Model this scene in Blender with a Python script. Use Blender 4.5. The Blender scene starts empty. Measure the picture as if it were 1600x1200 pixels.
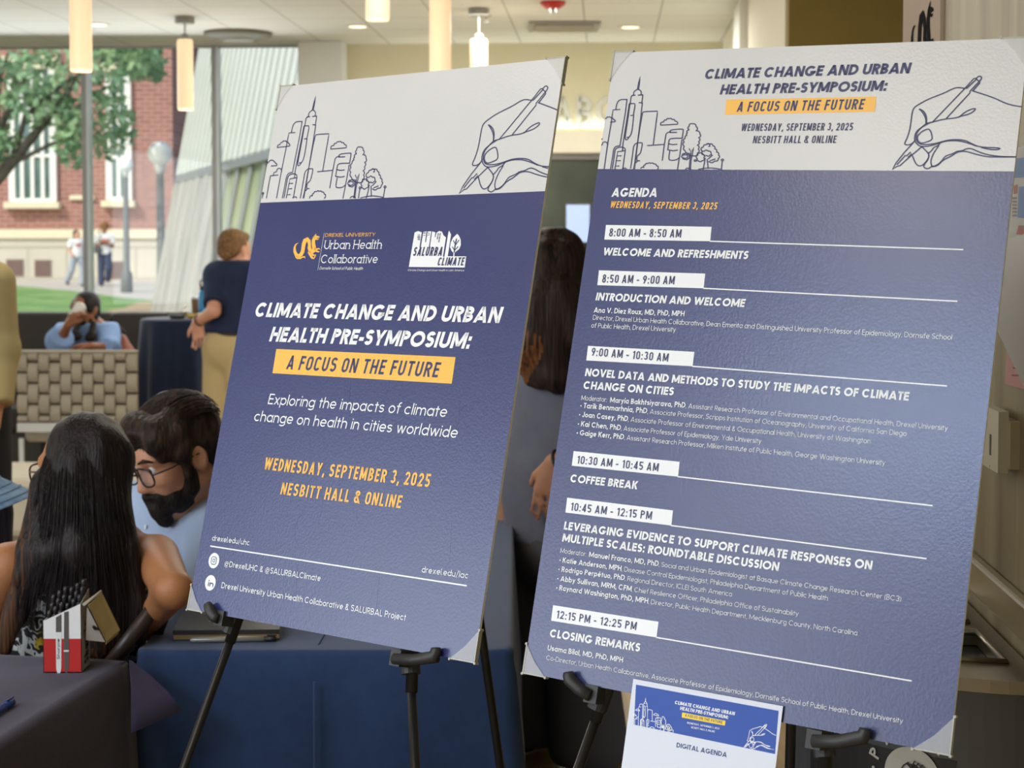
import bpy, bmesh, math, random
import numpy as np
from mathutils import Vector, Matrix

SC = bpy.context.scene
COL = SC.collection
random.seed(7)

# ------------------------------------------------------------------ camera
F, PITCH, CAMZ = 2600.0, 0.05, 1.6
PY0 = 375.0 + F * math.tan(PITCH)
cd = bpy.data.cameras.new('camera')
cam = bpy.data.objects.new('camera', cd); COL.objects.link(cam)
cam.location = (0, 0, CAMZ)
cam.rotation_euler = (math.pi / 2 - PITCH, 0, 0)
cd.sensor_width = 36.0
cd.lens = F / 1600 * 36.0
cd.shift_y = (PY0 - 600.0) / 1600.0
cd.clip_end = 400
cd.dof.use_dof = True
cd.dof.focus_distance = 2.45
cd.dof.aperture_fstop = 9.0
SC.camera = cam

# ------------------------------------------------------------------ view, sky, sun, big lights
SC.view_settings.view_transform = 'Standard'
SC.view_settings.look = 'None'
SC.view_settings.gamma = 1.0
SC.view_settings.exposure = 0.0
SC.view_settings.use_curve_mapping = False

w = bpy.data.worlds.new('sky'); SC.world = w; w.use_nodes = True
nt = w.node_tree; nt.nodes.clear()
_o = nt.nodes.new('ShaderNodeOutputWorld'); _b = nt.nodes.new('ShaderNodeBackground')
_s = nt.nodes.new('ShaderNodeTexSky'); _s.sky_type = 'NISHITA'; _s.sun_disc = False
_s.sun_elevation = math.radians(48); _s.sun_rotation = math.radians(200); _s.air_density = 1.0; _s.dust_density = 2.5
_b.inputs['Strength'].default_value = 0.22
nt.links.new(_s.outputs[0], _b.inputs[0]); nt.links.new(_b.outputs[0], _o.inputs[0])

def light(kind, name, loc, rot, energy, color=(1, 1, 1), **kw):
    d = bpy.data.lights.new(name, kind); d.energy = energy; d.color = color
    for k, v in kw.items(): setattr(d, k, v)
    o = bpy.data.objects.new(name, d); COL.objects.link(o); o.location = loc; o.rotation_euler = rot
    return o

R = math.radians
# sun standing behind and left of the camera, over the roof
light('SUN', 'sun', (0, 0, 30), (R(50), 0, R(-38)), 2.6, (1, .96, .88), angle=R(.6))
# daylight through the long window wall on the left of the lobby
light('AREA', 'window_daylight_left', (-6.9, -.9, 1.75), (0, R(-90), 0), 250, (.80, .89, 1.0), shape='RECTANGLE', size=2.3, size_y=6.0)
# daylight entering through the window wall at the far end
light('AREA', 'window_daylight_far', (-3.9, 12.0, 1.9), (R(-90), 0, 0), 70, (.95, .98, 1.0), shape='RECTANGLE', size=4.6, size_y=1.9)
# area lights added under the ceiling to brighten the lobby, no fixtures
for _i, (_x, _y, _e) in enumerate([(-1.6, 2.2, 14), (-2.4, 6.0, 34), (-.2, 6.6, 24), (.3, 10.6, 60)]):
    light('AREA', 'added_ceiling_light', (_x, _y, 3.02), (0, 0, 0), _e, (1, .96, .90), shape='RECTANGLE', size=1.2, size_y=.6)
# one cool, two warm area lights added out of view for the boards' sheen
light('AREA', 'added_ceiling_light', (-2.75, -.75, 3.02), (0, 0, R(-30)), 125, (.60, .77, 1.0), shape='RECTANGLE', size=1.5, size_y=1.2)
light('AREA', 'added_ceiling_light', (-1.35, .75, 3.02), (0, 0, 0), 18, (1, .92, .82), shape='RECTANGLE', size=.7, size_y=.7)
light('AREA', 'added_ceiling_light', (-4.35, -1.15, 3.02), (0, 0, 0), 26, (1, .84, .78), shape='RECTANGLE', size=.9, size_y=.7)

# ------------------------------------------------------------------ pixel -> place helpers
_c, _sn = math.cos(PITCH), math.sin(PITCH)
def ray(px, py):
    u = (PY0 - py) / F
    return np.array([(px - 800.0) / F, _c + _sn * u, -_sn + _c * u])
def P(px, py, d):
    r = ray(px, py); r = r * (d / r[1]); return np.array([r[0], r[1], r[2] + CAMZ])

# ------------------------------------------------------------------ objects and tags
def tag(o, label=None, cat=None, group=None, kind=None):
    if label: o['label'] = label
    if cat: o['category'] = cat
    if group: o['group'] = group
    if kind: o['kind'] = kind
    return o
def thing(name, label, cat, loc=(0, 0, 0), group=None, rotz=0.0):
    o = bpy.data.objects.new(name, None); COL.objects.link(o)
    o.empty_display_size = .1; o.location = loc; o.rotation_euler = (0, 0, rotz)
    return tag(o, label, cat, group)
def wloc(o):
    v = Vector((0, 0, 0))
    while o is not None:
        v += o.location; o = o.parent
    return v
def mesh_obj(name, V, Fc, mats, parent=None, fm=None, smooth=False, local=False):
    V = np.asarray(V, float).reshape(-1, 3)
    if not local:
        off = wloc(parent) if parent is not None else Vector((0, 0, 0))
        V = V - np.array(off)
    me = bpy.data.meshes.new(name)
    me.from_pydata(V.tolist(), [], [list(map(int, f)) for f in Fc])
    if not isinstance(mats, (list, tuple)): mats = [mats]
    for m in mats: me.materials.append(m)
    if fm is not None: me.polygons.foreach_set('material_index', np.asarray(fm, np.int32))
    if smooth: me.polygons.foreach_set('use_smooth', np.ones(len(me.polygons), bool))
    me.update()
    o = bpy.data.objects.new(name, me); COL.objects.link(o)
    if parent is not None: o.parent = parent
    return o
def copy_tree(o, parent=None):
    c = o.copy(); COL.objects.link(c); c.parent = parent
    for ch in [k for k in bpy.data.objects if k.parent == o]: copy_tree(ch, c)
    return c

class MB:
    """collects polygons for one mesh"""
    def __init__(s): s.V = []; s.F = []; s.M = []
    def add(s, V, Fc, m=0):
        n = len(s.V); s.V += [tuple(map(float, v)) for v in V]
        s.F += [tuple(i + n for i in f) for f in Fc]; s.M += [m] * len(Fc); return s
    def box(s, lo, hi, m=0, bev=0.0):
        (a, b, c), (d, e, f) = lo, hi
        if bev <= 0:
            V = [(a, b, c), (d, b, c), (d, e, c), (a, e, c), (a, b, f), (d, b, f), (d, e, f), (a, e, f)]
            return s.add(V, [(0, 3, 2, 1), (4, 5, 6, 7), (0, 1, 5, 4), (1, 2, 6, 5), (2, 3, 7, 6), (3, 0, 4, 7)], m)
        bm = bmesh.new(); bmesh.ops.create_cube(bm, size=1)
        for v in bm.verts: v.co = Vector(((a + d) / 2 + v.co.x * (d - a), (b + e) / 2 + v.co.y * (e - b), (c + f) / 2 + v.co.z * (f - c)))
        bmesh.ops.bevel(bm, geom=bm.edges[:], offset=bev, segments=2, affect='EDGES', profile=.5)
        return s.bm(bm, m)
    def bm(s, bm, m=0):
        bm.verts.index_update()
        s.add([v.co[:] for v in bm.verts], [[v.index for v in f.verts] for f in bm.faces], m); bm.free(); return s
    def obox(s, c, ux, uy, uz, m=0):
        c, ux, uy, uz = map(np.array, (c, ux, uy, uz))
        V = [c - ux - uy - uz, c + ux - uy - uz, c + ux + uy - uz, c - ux + uy - uz, c - ux - uy + uz, c + ux - uy + uz, c + ux + uy + uz, c - ux + uy + uz]
        return s.add(V, [(0, 3, 2, 1), (4, 5, 6, 7), (0, 1, 5, 4), (1, 2, 6, 5), (2, 3, 7, 6), (3, 0, 4, 7)], m)
    def tube(s, pts, r, n=10, m=0, caps=True, closed=False):
        pts = [np.array(p, float) for p in pts]; k = len(pts)
        rs = r if isinstance(r, (list, tuple)) else [r] * k
        V = []; up = None
        for i, p in enumerate(pts):
            if closed: t = pts[(i + 1) % k] - pts[i - 1]
            else: t = pts[min(i + 1, k - 1)] - pts[max(i - 1, 0)]
            t = t / (np.linalg.norm(t) + 1e-12)
            if up is None:
                up = np.array([0, 0, 1.0]) if abs(t[2]) < .9 else np.array([1.0, 0, 0])
            a = up - t * (up @ t); a /= np.linalg.norm(a) + 1e-12; up = a
            b = np.cross(t, a)
            for j in range(n):
                th = 2 * math.pi * j / n
                V.append(p + rs[i] * (math.cos(th) * a + math.sin(th) * b))
        Fc = []
        for i in range(k if closed else k - 1):
            i2 = (i + 1) % k
            for j in range(n):
                j2 = (j + 1) % n
                Fc.append((i * n + j, i * n + j2, i2 * n + j2, i2 * n + j))
        if caps and not closed:
            Fc.append(tuple(range(n - 1, -1, -1))); Fc.append(tuple((k - 1) * n + j for j in range(n)))
        return s.add(V, Fc, m)
    def lathe(s, prof, c=(0, 0, 0), n=24, m=0, ax=None):
        """prof [(r,z)], around z (or an axis frame ax=(x,y,z))"""
        c = np.array(c, float)
        X, Y, Z = ax if ax is not None else (np.array([1, 0, 0]), np.array([0, 1, 0]), np.array([0, 0, 1]))
        V = []
        for r, z in prof:
            for j in range(n):
                th = 2 * math.pi * j / n
                V.append(c + X * r * math.cos(th) + Y * r * math.sin(th) + Z * z)
        Fc = []
        for i in range(len(prof) - 1):
            for j in range(n):
                j2 = (j + 1) % n
                Fc.append((i * n + j, i * n + j2, (i + 1) * n + j2, (i + 1) * n + j))
        if prof[0][0] > 1e-6: Fc.append(tuple(range(n - 1, -1, -1)))
        if prof[-1][0] > 1e-6: Fc.append(tuple((len(prof) - 1) * n + j for j in range(n)))
        return s.add(V, Fc, m)
    def prism(s, poly, fn, t0, t1, m=0):
        """poly of 2-D points, fn(a,b,t)->3-D; closed slab between t0 and t1"""
        k = len(poly)
        V = [fn(a, b, t0) for a, b in poly] + [fn(a, b, t1) for a, b in poly]
        Fc = [tuple(range(k - 1, -1, -1)), tuple(range(k, 2 * k))]
        for i in range(k):
            j = (i + 1) % k; Fc.append((i, j, k + j, k + i))
        return s.add(V, Fc, m)
    def grid(s, fn, nu, nv, m=0):
        V = [fn(i / nu, j / nv) for j in range(nv + 1) for i in range(nu + 1)]
        Fc = [(j * (nu + 1) + i, j * (nu + 1) + i + 1, (j + 1) * (nu + 1) + i + 1, (j + 1) * (nu + 1) + i) for j in range(nv) for i in range(nu)]
        return s.add(V, Fc, m)
    def obj(s, name, mats, parent=None, smooth=False):
        return mesh_obj(name, s.V, s.F, mats, parent, s.M, smooth)

# ------------------------------------------------------------------ materials
def srgb(r, g, b):
    f = lambda c: (c / 255 / 12.92) if c / 255 <= .04045 else ((c / 255 + .055) / 1.055) ** 2.4
    return (f(r), f(g), f(b))
def mat(name, rgb, rough=.6, spec=.5, metal=0.0, var=0.0, vscale=8.0, bump=0.0, bscale=60.0, sheen=0.0, coat=0.0,
        alt=None, stretch=(1, 1, 1), emit=None, estr=0.0, detail=4.0, coat_rough=.1, lohi=(.35, .65)):
    m = bpy.data.materials.new(name); m.use_nodes = True
    n = m.node_tree; b = n.nodes['Principled BSDF']
    b.inputs['Roughness'].default_value = rough; b.inputs['Specular IOR Level'].default_value = spec
    b.inputs['Metallic'].default_value = metal; b.inputs['Sheen Weight'].default_value = sheen
    b.inputs['Coat Weight'].default_value = coat; b.inputs['Coat Roughness'].default_value = coat_rough
    c = srgb(*rgb)
    tc = n.nodes.new('ShaderNodeTexCoord'); mp = n.nodes.new('ShaderNodeMapping')
    mp.inputs['Scale'].default_value = stretch; n.links.new(tc.outputs['Object'], mp.inputs[0])
    nz = n.nodes.new('ShaderNodeTexNoise'); nz.inputs['Scale'].default_value = vscale; nz.inputs['Detail'].default_value = detail
    n.links.new(mp.outputs[0], nz.inputs['Vector'])
    rp = n.nodes.new('ShaderNodeValToRGB')
    rp.color_ramp.elements[0].position, rp.color_ramp.elements[1].position = lohi
    c2 = srgb(*alt) if alt else tuple(x * (1 - var) for x in c)
    rp.color_ramp.elements[0].color = (*c2, 1); rp.color_ramp.elements[1].color = (*c, 1)
    n.links.new(nz.outputs[0], rp.inputs[0]); n.links.new(rp.outputs[0], b.inputs['Base Color'])
    if bump > 0:
        n2 = n.nodes.new('ShaderNodeTexNoise'); n2.inputs['Scale'].default_value = bscale; n2.inputs['Detail'].default_value = 3
        n.links.new(mp.outputs[0], n2.inputs['Vector'])
        bp = n.nodes.new('ShaderNodeBump'); bp.inputs['Strength'].default_value = bump; bp.inputs['Distance'].default_value = .01
        n.links.new(n2.outputs[0], bp.inputs['Height']); n.links.new(bp.outputs[0], b.inputs['Normal'])
    if emit:
        b.inputs['Emission Color'].default_value = (*srgb(*emit), 1); b.inputs['Emission Strength'].default_value = estr
    return m
# ------------------------------------------------------------------ lettering: a geometric stroke alphabet
WIDE = dict(A=.80, B=.56, C=.80, D=.70, E=.50, F=.47, G=.86, H=.66, I=0, J=.46, K=.62, L=.44, M=.88, N=.70, O=.88, P=.54, Q=.88, R=.56, S=.52, T=.50, U=.64, V=.74, W=1.08, X=.68, Y=.68, Z=.56)
COND = dict(A=.58, B=.5, C=.5, D=.5, E=.42, F=.41, G=.5, H=.52, I=0, J=.42, K=.52, L=.41, M=.68, N=.54, O=.5, P=.49, Q=.5, R=.5, S=.49, T=.46, U=.5, V=.56, W=.82, X=.54, Y=.54, Z=.46)
def glyph(ch, h, k, cond, xh=.70):
    """strokes of one character for cap height 1; h,k = half stroke thickness in y and x. returns (prims, width)"""
    p = []
    V = lambda x, a, b: p.append(('d', x, a, x, b))
    D = lambda a, b, c, d: p.append(('d', a, b, c, d))
    Hb = lambda a, b, y: p.append(('h', a, b, y))
    A = lambda cx, cy, rx, ry, a0, a1: p.append(('a', cx, cy, rx, ry, a0, a1))
    def O(x0, x1, y0, y1, a0=0, a1=360):
        cx = (x0 + x1) / 2
        if cond:
            r = min((x1 - x0) * .55, (y1 - y0) / 2)
            if a0 == 0 and a1 == 360:
                A(cx, y1 - r, cx - x0 - k, r - h, 0, 180); A(cx, y0 + r, cx - x0 - k, r - h, 180, 360); V(x0 + k, y0 + r, y1 - r); V(x1 - k, y0 + r, y1 - r)
            else:
                A(cx, y1 - r, cx - x0 - k, r - h, min(a0, 20), 180); A(cx, y0 + r, cx - x0 - k, r - h, 180, max(a1, 340)); V(x0 + k, y0 + r, y1 - r)
        else: A(cx, (y0 + y1) / 2, cx - x0 - k, (y1 - y0) / 2 - h, a0, a1)
    def bowl(x0, w, y0, y1):
        rx = min(w * .62, .5)
        Hb(x0, w - rx, y1 - h); Hb(x0, w - rx, y0 + h); A(w - rx, (y0 + y1) / 2, rx - k, (y1 - y0) / 2 - h, -90, 90)
    def S(w, y1):
        m = y1 * .52; r = (y1 - h - m) / 2; A(w / 2, m + r, w / 2 - k, r, 25, 270)
        r = (m - h) / 2; A(w / 2, h + r, w / 2 - k, r, 90, -155)
    U = ch.upper() if ch.isalpha() and ch.isupper() else ch
    if ch.isalpha() and ch.isupper():
        w = (COND if cond else WIDE)[ch]
        if ch == 'A':
            kk = k * 1.08; D(kk, 0, w / 2, 1.0); D(w - kk, 0, w / 2, 1.0); y = .27; Hb(kk + (w / 2 - kk) * y, w - kk - (w / 2 - kk) * y, y)
        elif ch == 'B': V(k, 0, 1); bowl(k, w * .94, .48 - h * .5, 1); bowl(k, w, 0, .52 + h * .5)
        elif ch == 'C': O(0, w, 0, 1, 42, 318)
        elif ch == 'D': V(k, 0, 1); bowl(k, w, 0, 1)
        elif ch in 'EF':
            V(k, 0, 1); Hb(k, w, 1 - h); Hb(k, w * .93, .52)
            if ch == 'E': Hb(k, w, h)
        elif ch == 'G':
            O(0, w, 0, 1, 42, 360); Hb(w * .52, w, .5 - h)
            if cond: V(w - k, .26, .5)
        elif ch == 'H': V(k, 0, 1); V(w - k, 0, 1); Hb(k, w - k, .5)
        elif ch == 'I': w = 2 * k; V(k, 0, 1)
        elif ch == 'J': V(w - k, .28, 1); A(w / 2, .28, w / 2 - k, .28 - h, 180, 360)
        elif ch == 'K': V(k, 0, 1); D(k * 2, .45, w - k * 1.2, 1); D(w * .42, .58, w - k * 1.1, 0)
        elif ch == 'L': V(k, 0, 1); Hb(k, w, h)
        elif ch == 'M': V(k, 0, 1); V(w - k, 0, 1); D(k * 1.2, 1, w / 2, .12); D(w - k * 1.2, 1, w / 2, .12)
        elif ch == 'N': V(k, 0, 1); V(w - k, 0, 1); D(k * 1.2, 1, w - k * 1.2, 0)
        elif ch in 'OQ':
            O(0, w, 0, 1)
            if ch == 'Q': D(w * .6, .28, w - k, 0)
        elif ch in 'PR':
            V(k, 0, 1); bowl(k, w, .42, 1)
            if ch == 'R': D(w * .52, .46, w - k, 0)
        elif ch == 'S': S(w, 1)
        elif ch == 'T': V(w / 2, 0, 1); Hb(0, w, 1 - h)
        elif ch == 'U': r = min(.34, w / 2 + .05); V(k, r, 1); V(w - k, r, 1); A(w / 2, r, w / 2 - k, r - h, 180, 360)
        elif ch == 'V': D(k, 1, w / 2, 0); D(w - k, 1, w / 2, 0)
        elif ch == 'W': D(k, 1, w * .28, 0); D(w * .5, 1, w * .28, 0); D(w * .5, 1, w * .72, 0); D(w - k, 1, w * .72, 0)
        elif ch == 'X': D(k, 0, w - k, 1); D(k, 1, w - k, 0)
        elif ch == 'Y': V(w / 2, 0, .46); D(w / 2, .4, k, 1); D(w / 2, .4, w - k, 1)
        elif ch == 'Z': Hb(0, w, 1 - h); Hb(0, w, h); D(k * 1.3, h, w - k * 1.3, 1 - h)
        return p, w
    if ch.isdigit():
        w = .48 if cond else .58
        if ch == '0': O(0, w, 0, 1)
        elif ch == '1': w = .3; V(w - k, 0, 1); D(k, .76, w - k, .96)
        elif ch == '2': A(w / 2, .70, w / 2 - k, .30 - h, 175, -30); D(k * 1.4, h, w - k * 1.5, .58); Hb(0, w, h)
        elif ch == '3': A(w / 2, .75, w / 2 - k * 1.2, .25 - h * .6, 160, -90); A(w / 2, .27 + h * .2, w / 2 - k, .27 - h, 90, -160)
        elif ch == '4': V(w * .72, 0, 1); D(k * 1.2, .24, w * .72, 1); Hb(0, w, .24)
        elif ch == '5': Hb(k, w * .95, 1 - h); V(k * 1.2, .48, 1); A(w / 2, .31, w / 2 - k, .31 - h, 140, -150)
        elif ch == '8': A(w / 2, .75, w / 2 - k * 1.3, .25 - h * .7, 0, 360); A(w / 2, .27, w / 2 - k, .27 - h * .7, 0, 360)
        elif ch == '9': A(w / 2, .69, w / 2 - k, .31 - h, 0, 360); D(w - k * 1.1, .66, w * .4, 0)
        else: O(0, w, 0, 1)
        return p, w
    X = xh; w = .58; r = X / 2
    arch = lambda x0, x1: (V(x1 - k, 0, X * .56), A((x0 + x1) / 2, X * .56, (x1 - x0) / 2 - k, X * .44 - h, 0, 180))
    if ch == 'a': O(0, w, 0, X); V(w - k, 0, X)
    elif ch == 'b': O(0, w, 0, X); V(k, 0, 1.02)
    elif ch == 'c': w = .54; A(w / 2 + .03, r, w / 2 + .03 - k, r - h, 48, 312)
    elif ch == 'd': O(0, w, 0, X); V(w - k, 0, 1.02)
    elif ch == 'e': A(w / 2, r, w / 2 - k, r - h, 2, 318); Hb(k, w - k, r)
    elif ch == 'é': A(w / 2, r, w / 2 - k, r - h, 2, 318); Hb(k, w - k, r); D(w * .45, X + .1, w * .62, X + .28)
    elif ch == 'f': w = .32; V(.12 + k, 0, .84); A(.12 + k + .16, .84, .16, .18 - h, 180, 80); Hb(0, w, X - h)
    elif ch == 'g': O(0, w, 0, X); V(w - k, -.06, X); A(w / 2, -.06, w / 2 - k, .22 - h, 0, -150)
    elif ch == 'h': w = .52; V(k, 0, 1.02); arch(0, w)
    elif ch == 'i': w = 2 * k; V(k, 0, X); V(k, X + .14, X + .14 + 2.1 * h)
    elif ch == 'j': w = 2 * k; V(k, -.2, X); V(k, X + .14, X + .14 + 2.1 * h)
    elif ch == 'k': w = .5; V(k, 0, 1.02); D(2 * k, .27, w - k * 1.2, X); D(w * .42, .40, w - k * 1.1, 0)
    elif ch == 'l': w = 2 * k; V(k, 0, 1.02)
    elif ch == 'm': w = .84; V(k, 0, X); arch(0, w / 2 + k); arch(w / 2 - k, w)
    elif ch == 'n': w = .52; V(k, 0, X); arch(0, w)
    elif ch == 'o': O(0, w, 0, X)
    elif ch == 'p': O(0, w, 0, X); V(k, -.26, X)
    elif ch == 'q': O(0, w, 0, X); V(w - k, -.26, X)
    elif ch == 'r': w = .32; V(k, 0, X); A(w * .95, X * .56, w * .95 - k, X * .44 - h, 180, 88)
    elif ch == 's': w = .44; S(w, X)
    elif ch == 't': w = .32; V(.15, 0, .9); Hb(0, w, X - h)
    elif ch == 'u': w = .52; V(k, X * .42, X); V(w - k, 0, X); A(w / 2, X * .44, w / 2 - k, X * .44 - h, 180, 360)
    elif ch == 'v': w = .52; D(k, X, w / 2, 0); D(w - k, X, w / 2, 0)
    elif ch == 'w': w = .78; D(k, X, w * .28, 0); D(w * .5, X, w * .28, 0); D(w * .5, X, w * .72, 0); D(w - k, X, w * .72, 0)
    elif ch == 'x': w = .5; D(k, 0, w - k, X); D(k, X, w - k, 0)
    elif ch == 'y': w = .52; D(k, X, w / 2 + k * .3, 0); D(w - k, X, w * .26, -.26)
    elif ch == 'z': w = .46; Hb(0, w, X - h); Hb(0, w, h); D(k * 1.3, h, w - k * 1.3, X - h)
    elif ch == '.': w = 2.3 * k; V(w / 2, 0, 2.2 * h)
    elif ch == ',': w = 2.3 * k; D(k * .8, -.13, w / 2 + k * .3, 2.2 * h)
    elif ch == ':': w = 2.3 * k; V(w / 2, 0, 2.2 * h); V(w / 2, .5, .5 + 2.2 * h)
    elif ch == '-': w = .3; Hb(0, w, .38)
    elif ch == '/': w = .4; D(k, -.1, w - k, 1.05)
    elif ch == '•': w = .2; A(.1, .38, .052, .052, 0, 360)
    elif ch == '(': w = .22; A(.42, .42, .42 - k, .62, 130, 230)
    elif ch == ')': w = .22; A(-.2, .42, .42 - k, .62, -50, 50)
    elif ch == '&': w = .62; A(w * .44, .78, w * .24, .22 - h, 0, 360); A(w * .42, .29, w * .42 - k, .29 - h, 75, 330); D(w * .28, .72, w - k, 0)
    elif ch == '@': w = .92; A(w / 2, .38, w / 2 - k, .56 - h, 300, 0 + 1); A(w / 2, .38, w / 2 - k, .56 - h, -60, -1) if False else A(w / 2, .38, w / 2 - k, .56 - h, 10, 310); A(w / 2, .38, w * .22, .24, 0, 360); V(w * .72, .2, .6)
    else: w = .26
    return p, w
def text_prims(body, wt, sx, cond, track):
    h = wt / 2; k = h / sx; x = 0; out = []
    sb = (.085 if cond else .050) * track + wt * .22 / sx * 0
    for ch in body:
        if ch == ' ': x += .30; continue
        p, w = glyph(ch, h, k, cond)
        x += sb
        for q in p:
            if q[0] == 'd': out.append(('d', q[1] + x, q[2], q[3] + x, q[4]))
            elif q[0] == 'h': out.append(('h', q[1] + x, q[2] + x, q[3]))
            else: out.append(('a', q[1] + x) + q[2:])
        x += w + sb
    return out, x - 2 * sb, sb
class Sheet:
    """a flat printed sheet standing in space: origin top-left, ux along the width, uv down, n out of the face"""
    def __init__(s, tl, ux, uv, n): s.o, s.ux, s.uv, s.n = map(np.array, (tl, ux, uv, n))
    def at(s, px, py):
        r = ray(px, py); k = ((s.o - np.array([0, 0, CAMZ])) @ s.n) / (r @ s.n)
        q = r * k + np.array([0, 0, CAMZ]) - s.o
        return np.array([q @ s.ux, q @ s.uv])
    def p3(s, u, v, h=0.0): return s.o + s.ux * u + s.uv * v + s.n * h
    def text(s, mb, body, l, r, cap, bold=.1, shear=0.0, h=.0006, m=0, cond=False, track=1.0, serif=False, uv=False):
        """baseline from pixel l to pixel r of the photograph, cap height in pixels"""
        if uv: a, b, hh = np.array(l, float), np.array(r, float), cap
        else: a, b = s.at(*l), s.at(*r); hh = abs(s.at(l[0], l[1] - cap)[1] - a[1])
        wd = (b[0] - a[0] - shear * hh * .6) / hh
        sx = 1.0
        for _ in range(6):
            pr, tw, sb = text_prims(body, bold, sx, cond, track); sx = wd / tw
        pr, tw, sb = text_prims(body, bold, sx, cond, track)
        slope = (b[1] - a[1]) / max(b[0] - a[0], 1e-6)
        def put(x, y):
            X = (x - sb) * sx + shear * y
            return s.p3(a[0] + X * hh, a[1] + slope * X * hh - y * hh, h)
        hw = bold / 2 / sx
        V, Fc = [], []
        def quad(*q):
            i = len(V); V.extend(put(*z) for z in q); Fc.append((i, i + 1, i + 2, i + 3))
        if serif:
            for q in list(pr):
                if q[0] == 'd' and q[1] == q[3] and abs(q[4] - q[2]) > .3:
                    for y in (q[2], q[4]):
                        yy = y + (.02 if y < .1 else -.02); pr.append(('s', q[1] - hw - .07, q[1] + hw + .07, yy))
        for q in pr:
            if q[0] == 'd':
                _, x0, y0, x1, y1 = q
                if y0 > y1: x0, y0, x1, y1 = x1, y1, x0, y0
                L = math.hypot((x1 - x0) * sx, y1 - y0); e = hw * min(L / max(abs(y1 - y0), 1e-3), 2.2)
                quad((x0 - e, y0), (x0 + e, y0), (x1 + e, y1), (x1 - e, y1))
            elif q[0] == 'h':
                _, x0, x1, y = q; e = bold / 2; quad((x0, y - e), (x1, y - e), (x1, y + e), (x0, y + e))
            elif q[0] == 's':
                _, x0, x1, y = q; e = .022; quad((x0, y - e), (x1, y - e), (x1, y + e), (x0, y + e))
            else:
                _, cx, cy, rx, ry, a0, a1 = q; n = max(4, int(abs(a1 - a0) / (26 if hh < .008 else 15)))
                for i in range(n):
                    c0, c1 = (math.radians(a0 + (a1 - a0) * j / n) for j in (i, i + 1))
                    if a1 < a0: c0, c1 = c1, c0
                    I = lambda c, sg: (cx + (rx + sg * hw) * math.cos(c), cy + (ry + sg * bold / 2) * math.sin(c))
                    quad(I(c0, -1), I(c0, 1), I(c1, 1), I(c1, -1))
        mb.add(V, Fc, m)
    def poly(s, mb, pts, h=.0004, m=0, uv=False):
        q = [p if uv else s.at(*p) for p in pts]
        ar = sum(q[i - 1][0] * q[i][1] - q[i][0] * q[i - 1][1] for i in range(len(q)))
        if ar > 0: q = q[::-1]
        tri = [Vector((p[0], -p[1], 0)) for p in q]
        from mathutils.geometry import tessellate_polygon
        f = tessellate_polygon([tri])
        V = [s.p3(p[0], p[1], h) for p in q]
        Fc = []
        for t in f:
            a, b, c = (V[i] for i in t)
            Fc.append(tuple(t) if np.cross(b - a, c - a) @ s.n > 0 else tuple(t)[::-1])
        mb.add(V, Fc, m)
    def line(s, mb, uvs, wd, h=.0005, m=0, closed=False):
        """ribbon along board coordinates"""
        q = np.array(uvs, float)
        if closed: q = np.vstack([q, q[:1]])
        L, Rr = [], []; k = len(q)
        for i in range(k):
            t = q[min(i + 1, k - 1)] - q[max(i - 1, 0)]
            if closed and i in (0, k - 1): t = q[1] - q[-2]
            t = t / (np.linalg.norm(t) + 1e-9); nn = np.array([-t[1], t[0]]) * wd / 2
            if i == 0 and not closed: q[i] = q[i] - t * wd * .4
            if i == k - 1 and not closed: q[i] = q[i] + t * wd * .4
            L.append(q[i] + nn); Rr.append(q[i] - nn)
        V = [s.p3(*p, h) for p in L] + [s.p3(*p, h) for p in Rr]
        mb.add(V, [(i + k, i + k + 1, i + 1, i)[::1] for i in range(k - 1)], m)
    def disc(s, mb, c, r, h=.0005, m=0, n=28, r_in=0.0, ry=None):
        ry = ry or r
        V = [s.p3(c[0] + r * math.cos(2 * math.pi * i / n), c[1] + ry * math.sin(2 * math.pi * i / n), h) for i in range(n)]
        if r_in:
            V += [s.p3(c[0] + r_in * math.cos(2 * math.pi * i / n), c[1] + r_in * math.sin(2 * math.pi * i / n), h) for i in range(n)]
            mb.add(V, [(i, n + i, n + (i + 1) % n, (i + 1) % n) for i in range(n)], m)
        else: mb.add(V, [tuple(range(n - 1, -1, -1))], m)
# ------------------------------------------------------------------ poster boards
M_WHITE = mat('poster_white', (214, 212, 210), .28, .45, var=.02, bump=.04, bscale=260)
M_NAVY = mat('poster_navy', (54, 59, 108), .27, .6, var=.04, vscale=14, bump=.04, bscale=260)
M_INKW = mat('ink_white', (240, 240, 240), .35, .45)
M_INKG = mat('ink_gold', (250, 190, 82), .35, .45)
M_INKN = mat('ink_navy', (58, 60, 100), .4, .45)
M_INKS = mat('ink_ghost', (62, 68, 120), .27, .6)
M_FOAM = mat('foam_core_edge', (228, 226, 220), .7, .3)
M_BACK = mat('board_back', (225, 225, 222), .7, .3)
M_PLAST = mat('clear_corner_plastic', (232, 230, 224), .3, .5)
M_PLAST.node_tree.nodes['Principled BSDF'].inputs['Alpha'].default_value = .24
M_PLASTE = mat('corner_plastic_rim', (182, 178, 162), .35, .5)
M_PLASTE.node_tree.nodes['Principled BSDF'].inputs['Alpha'].default_value = .85

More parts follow.
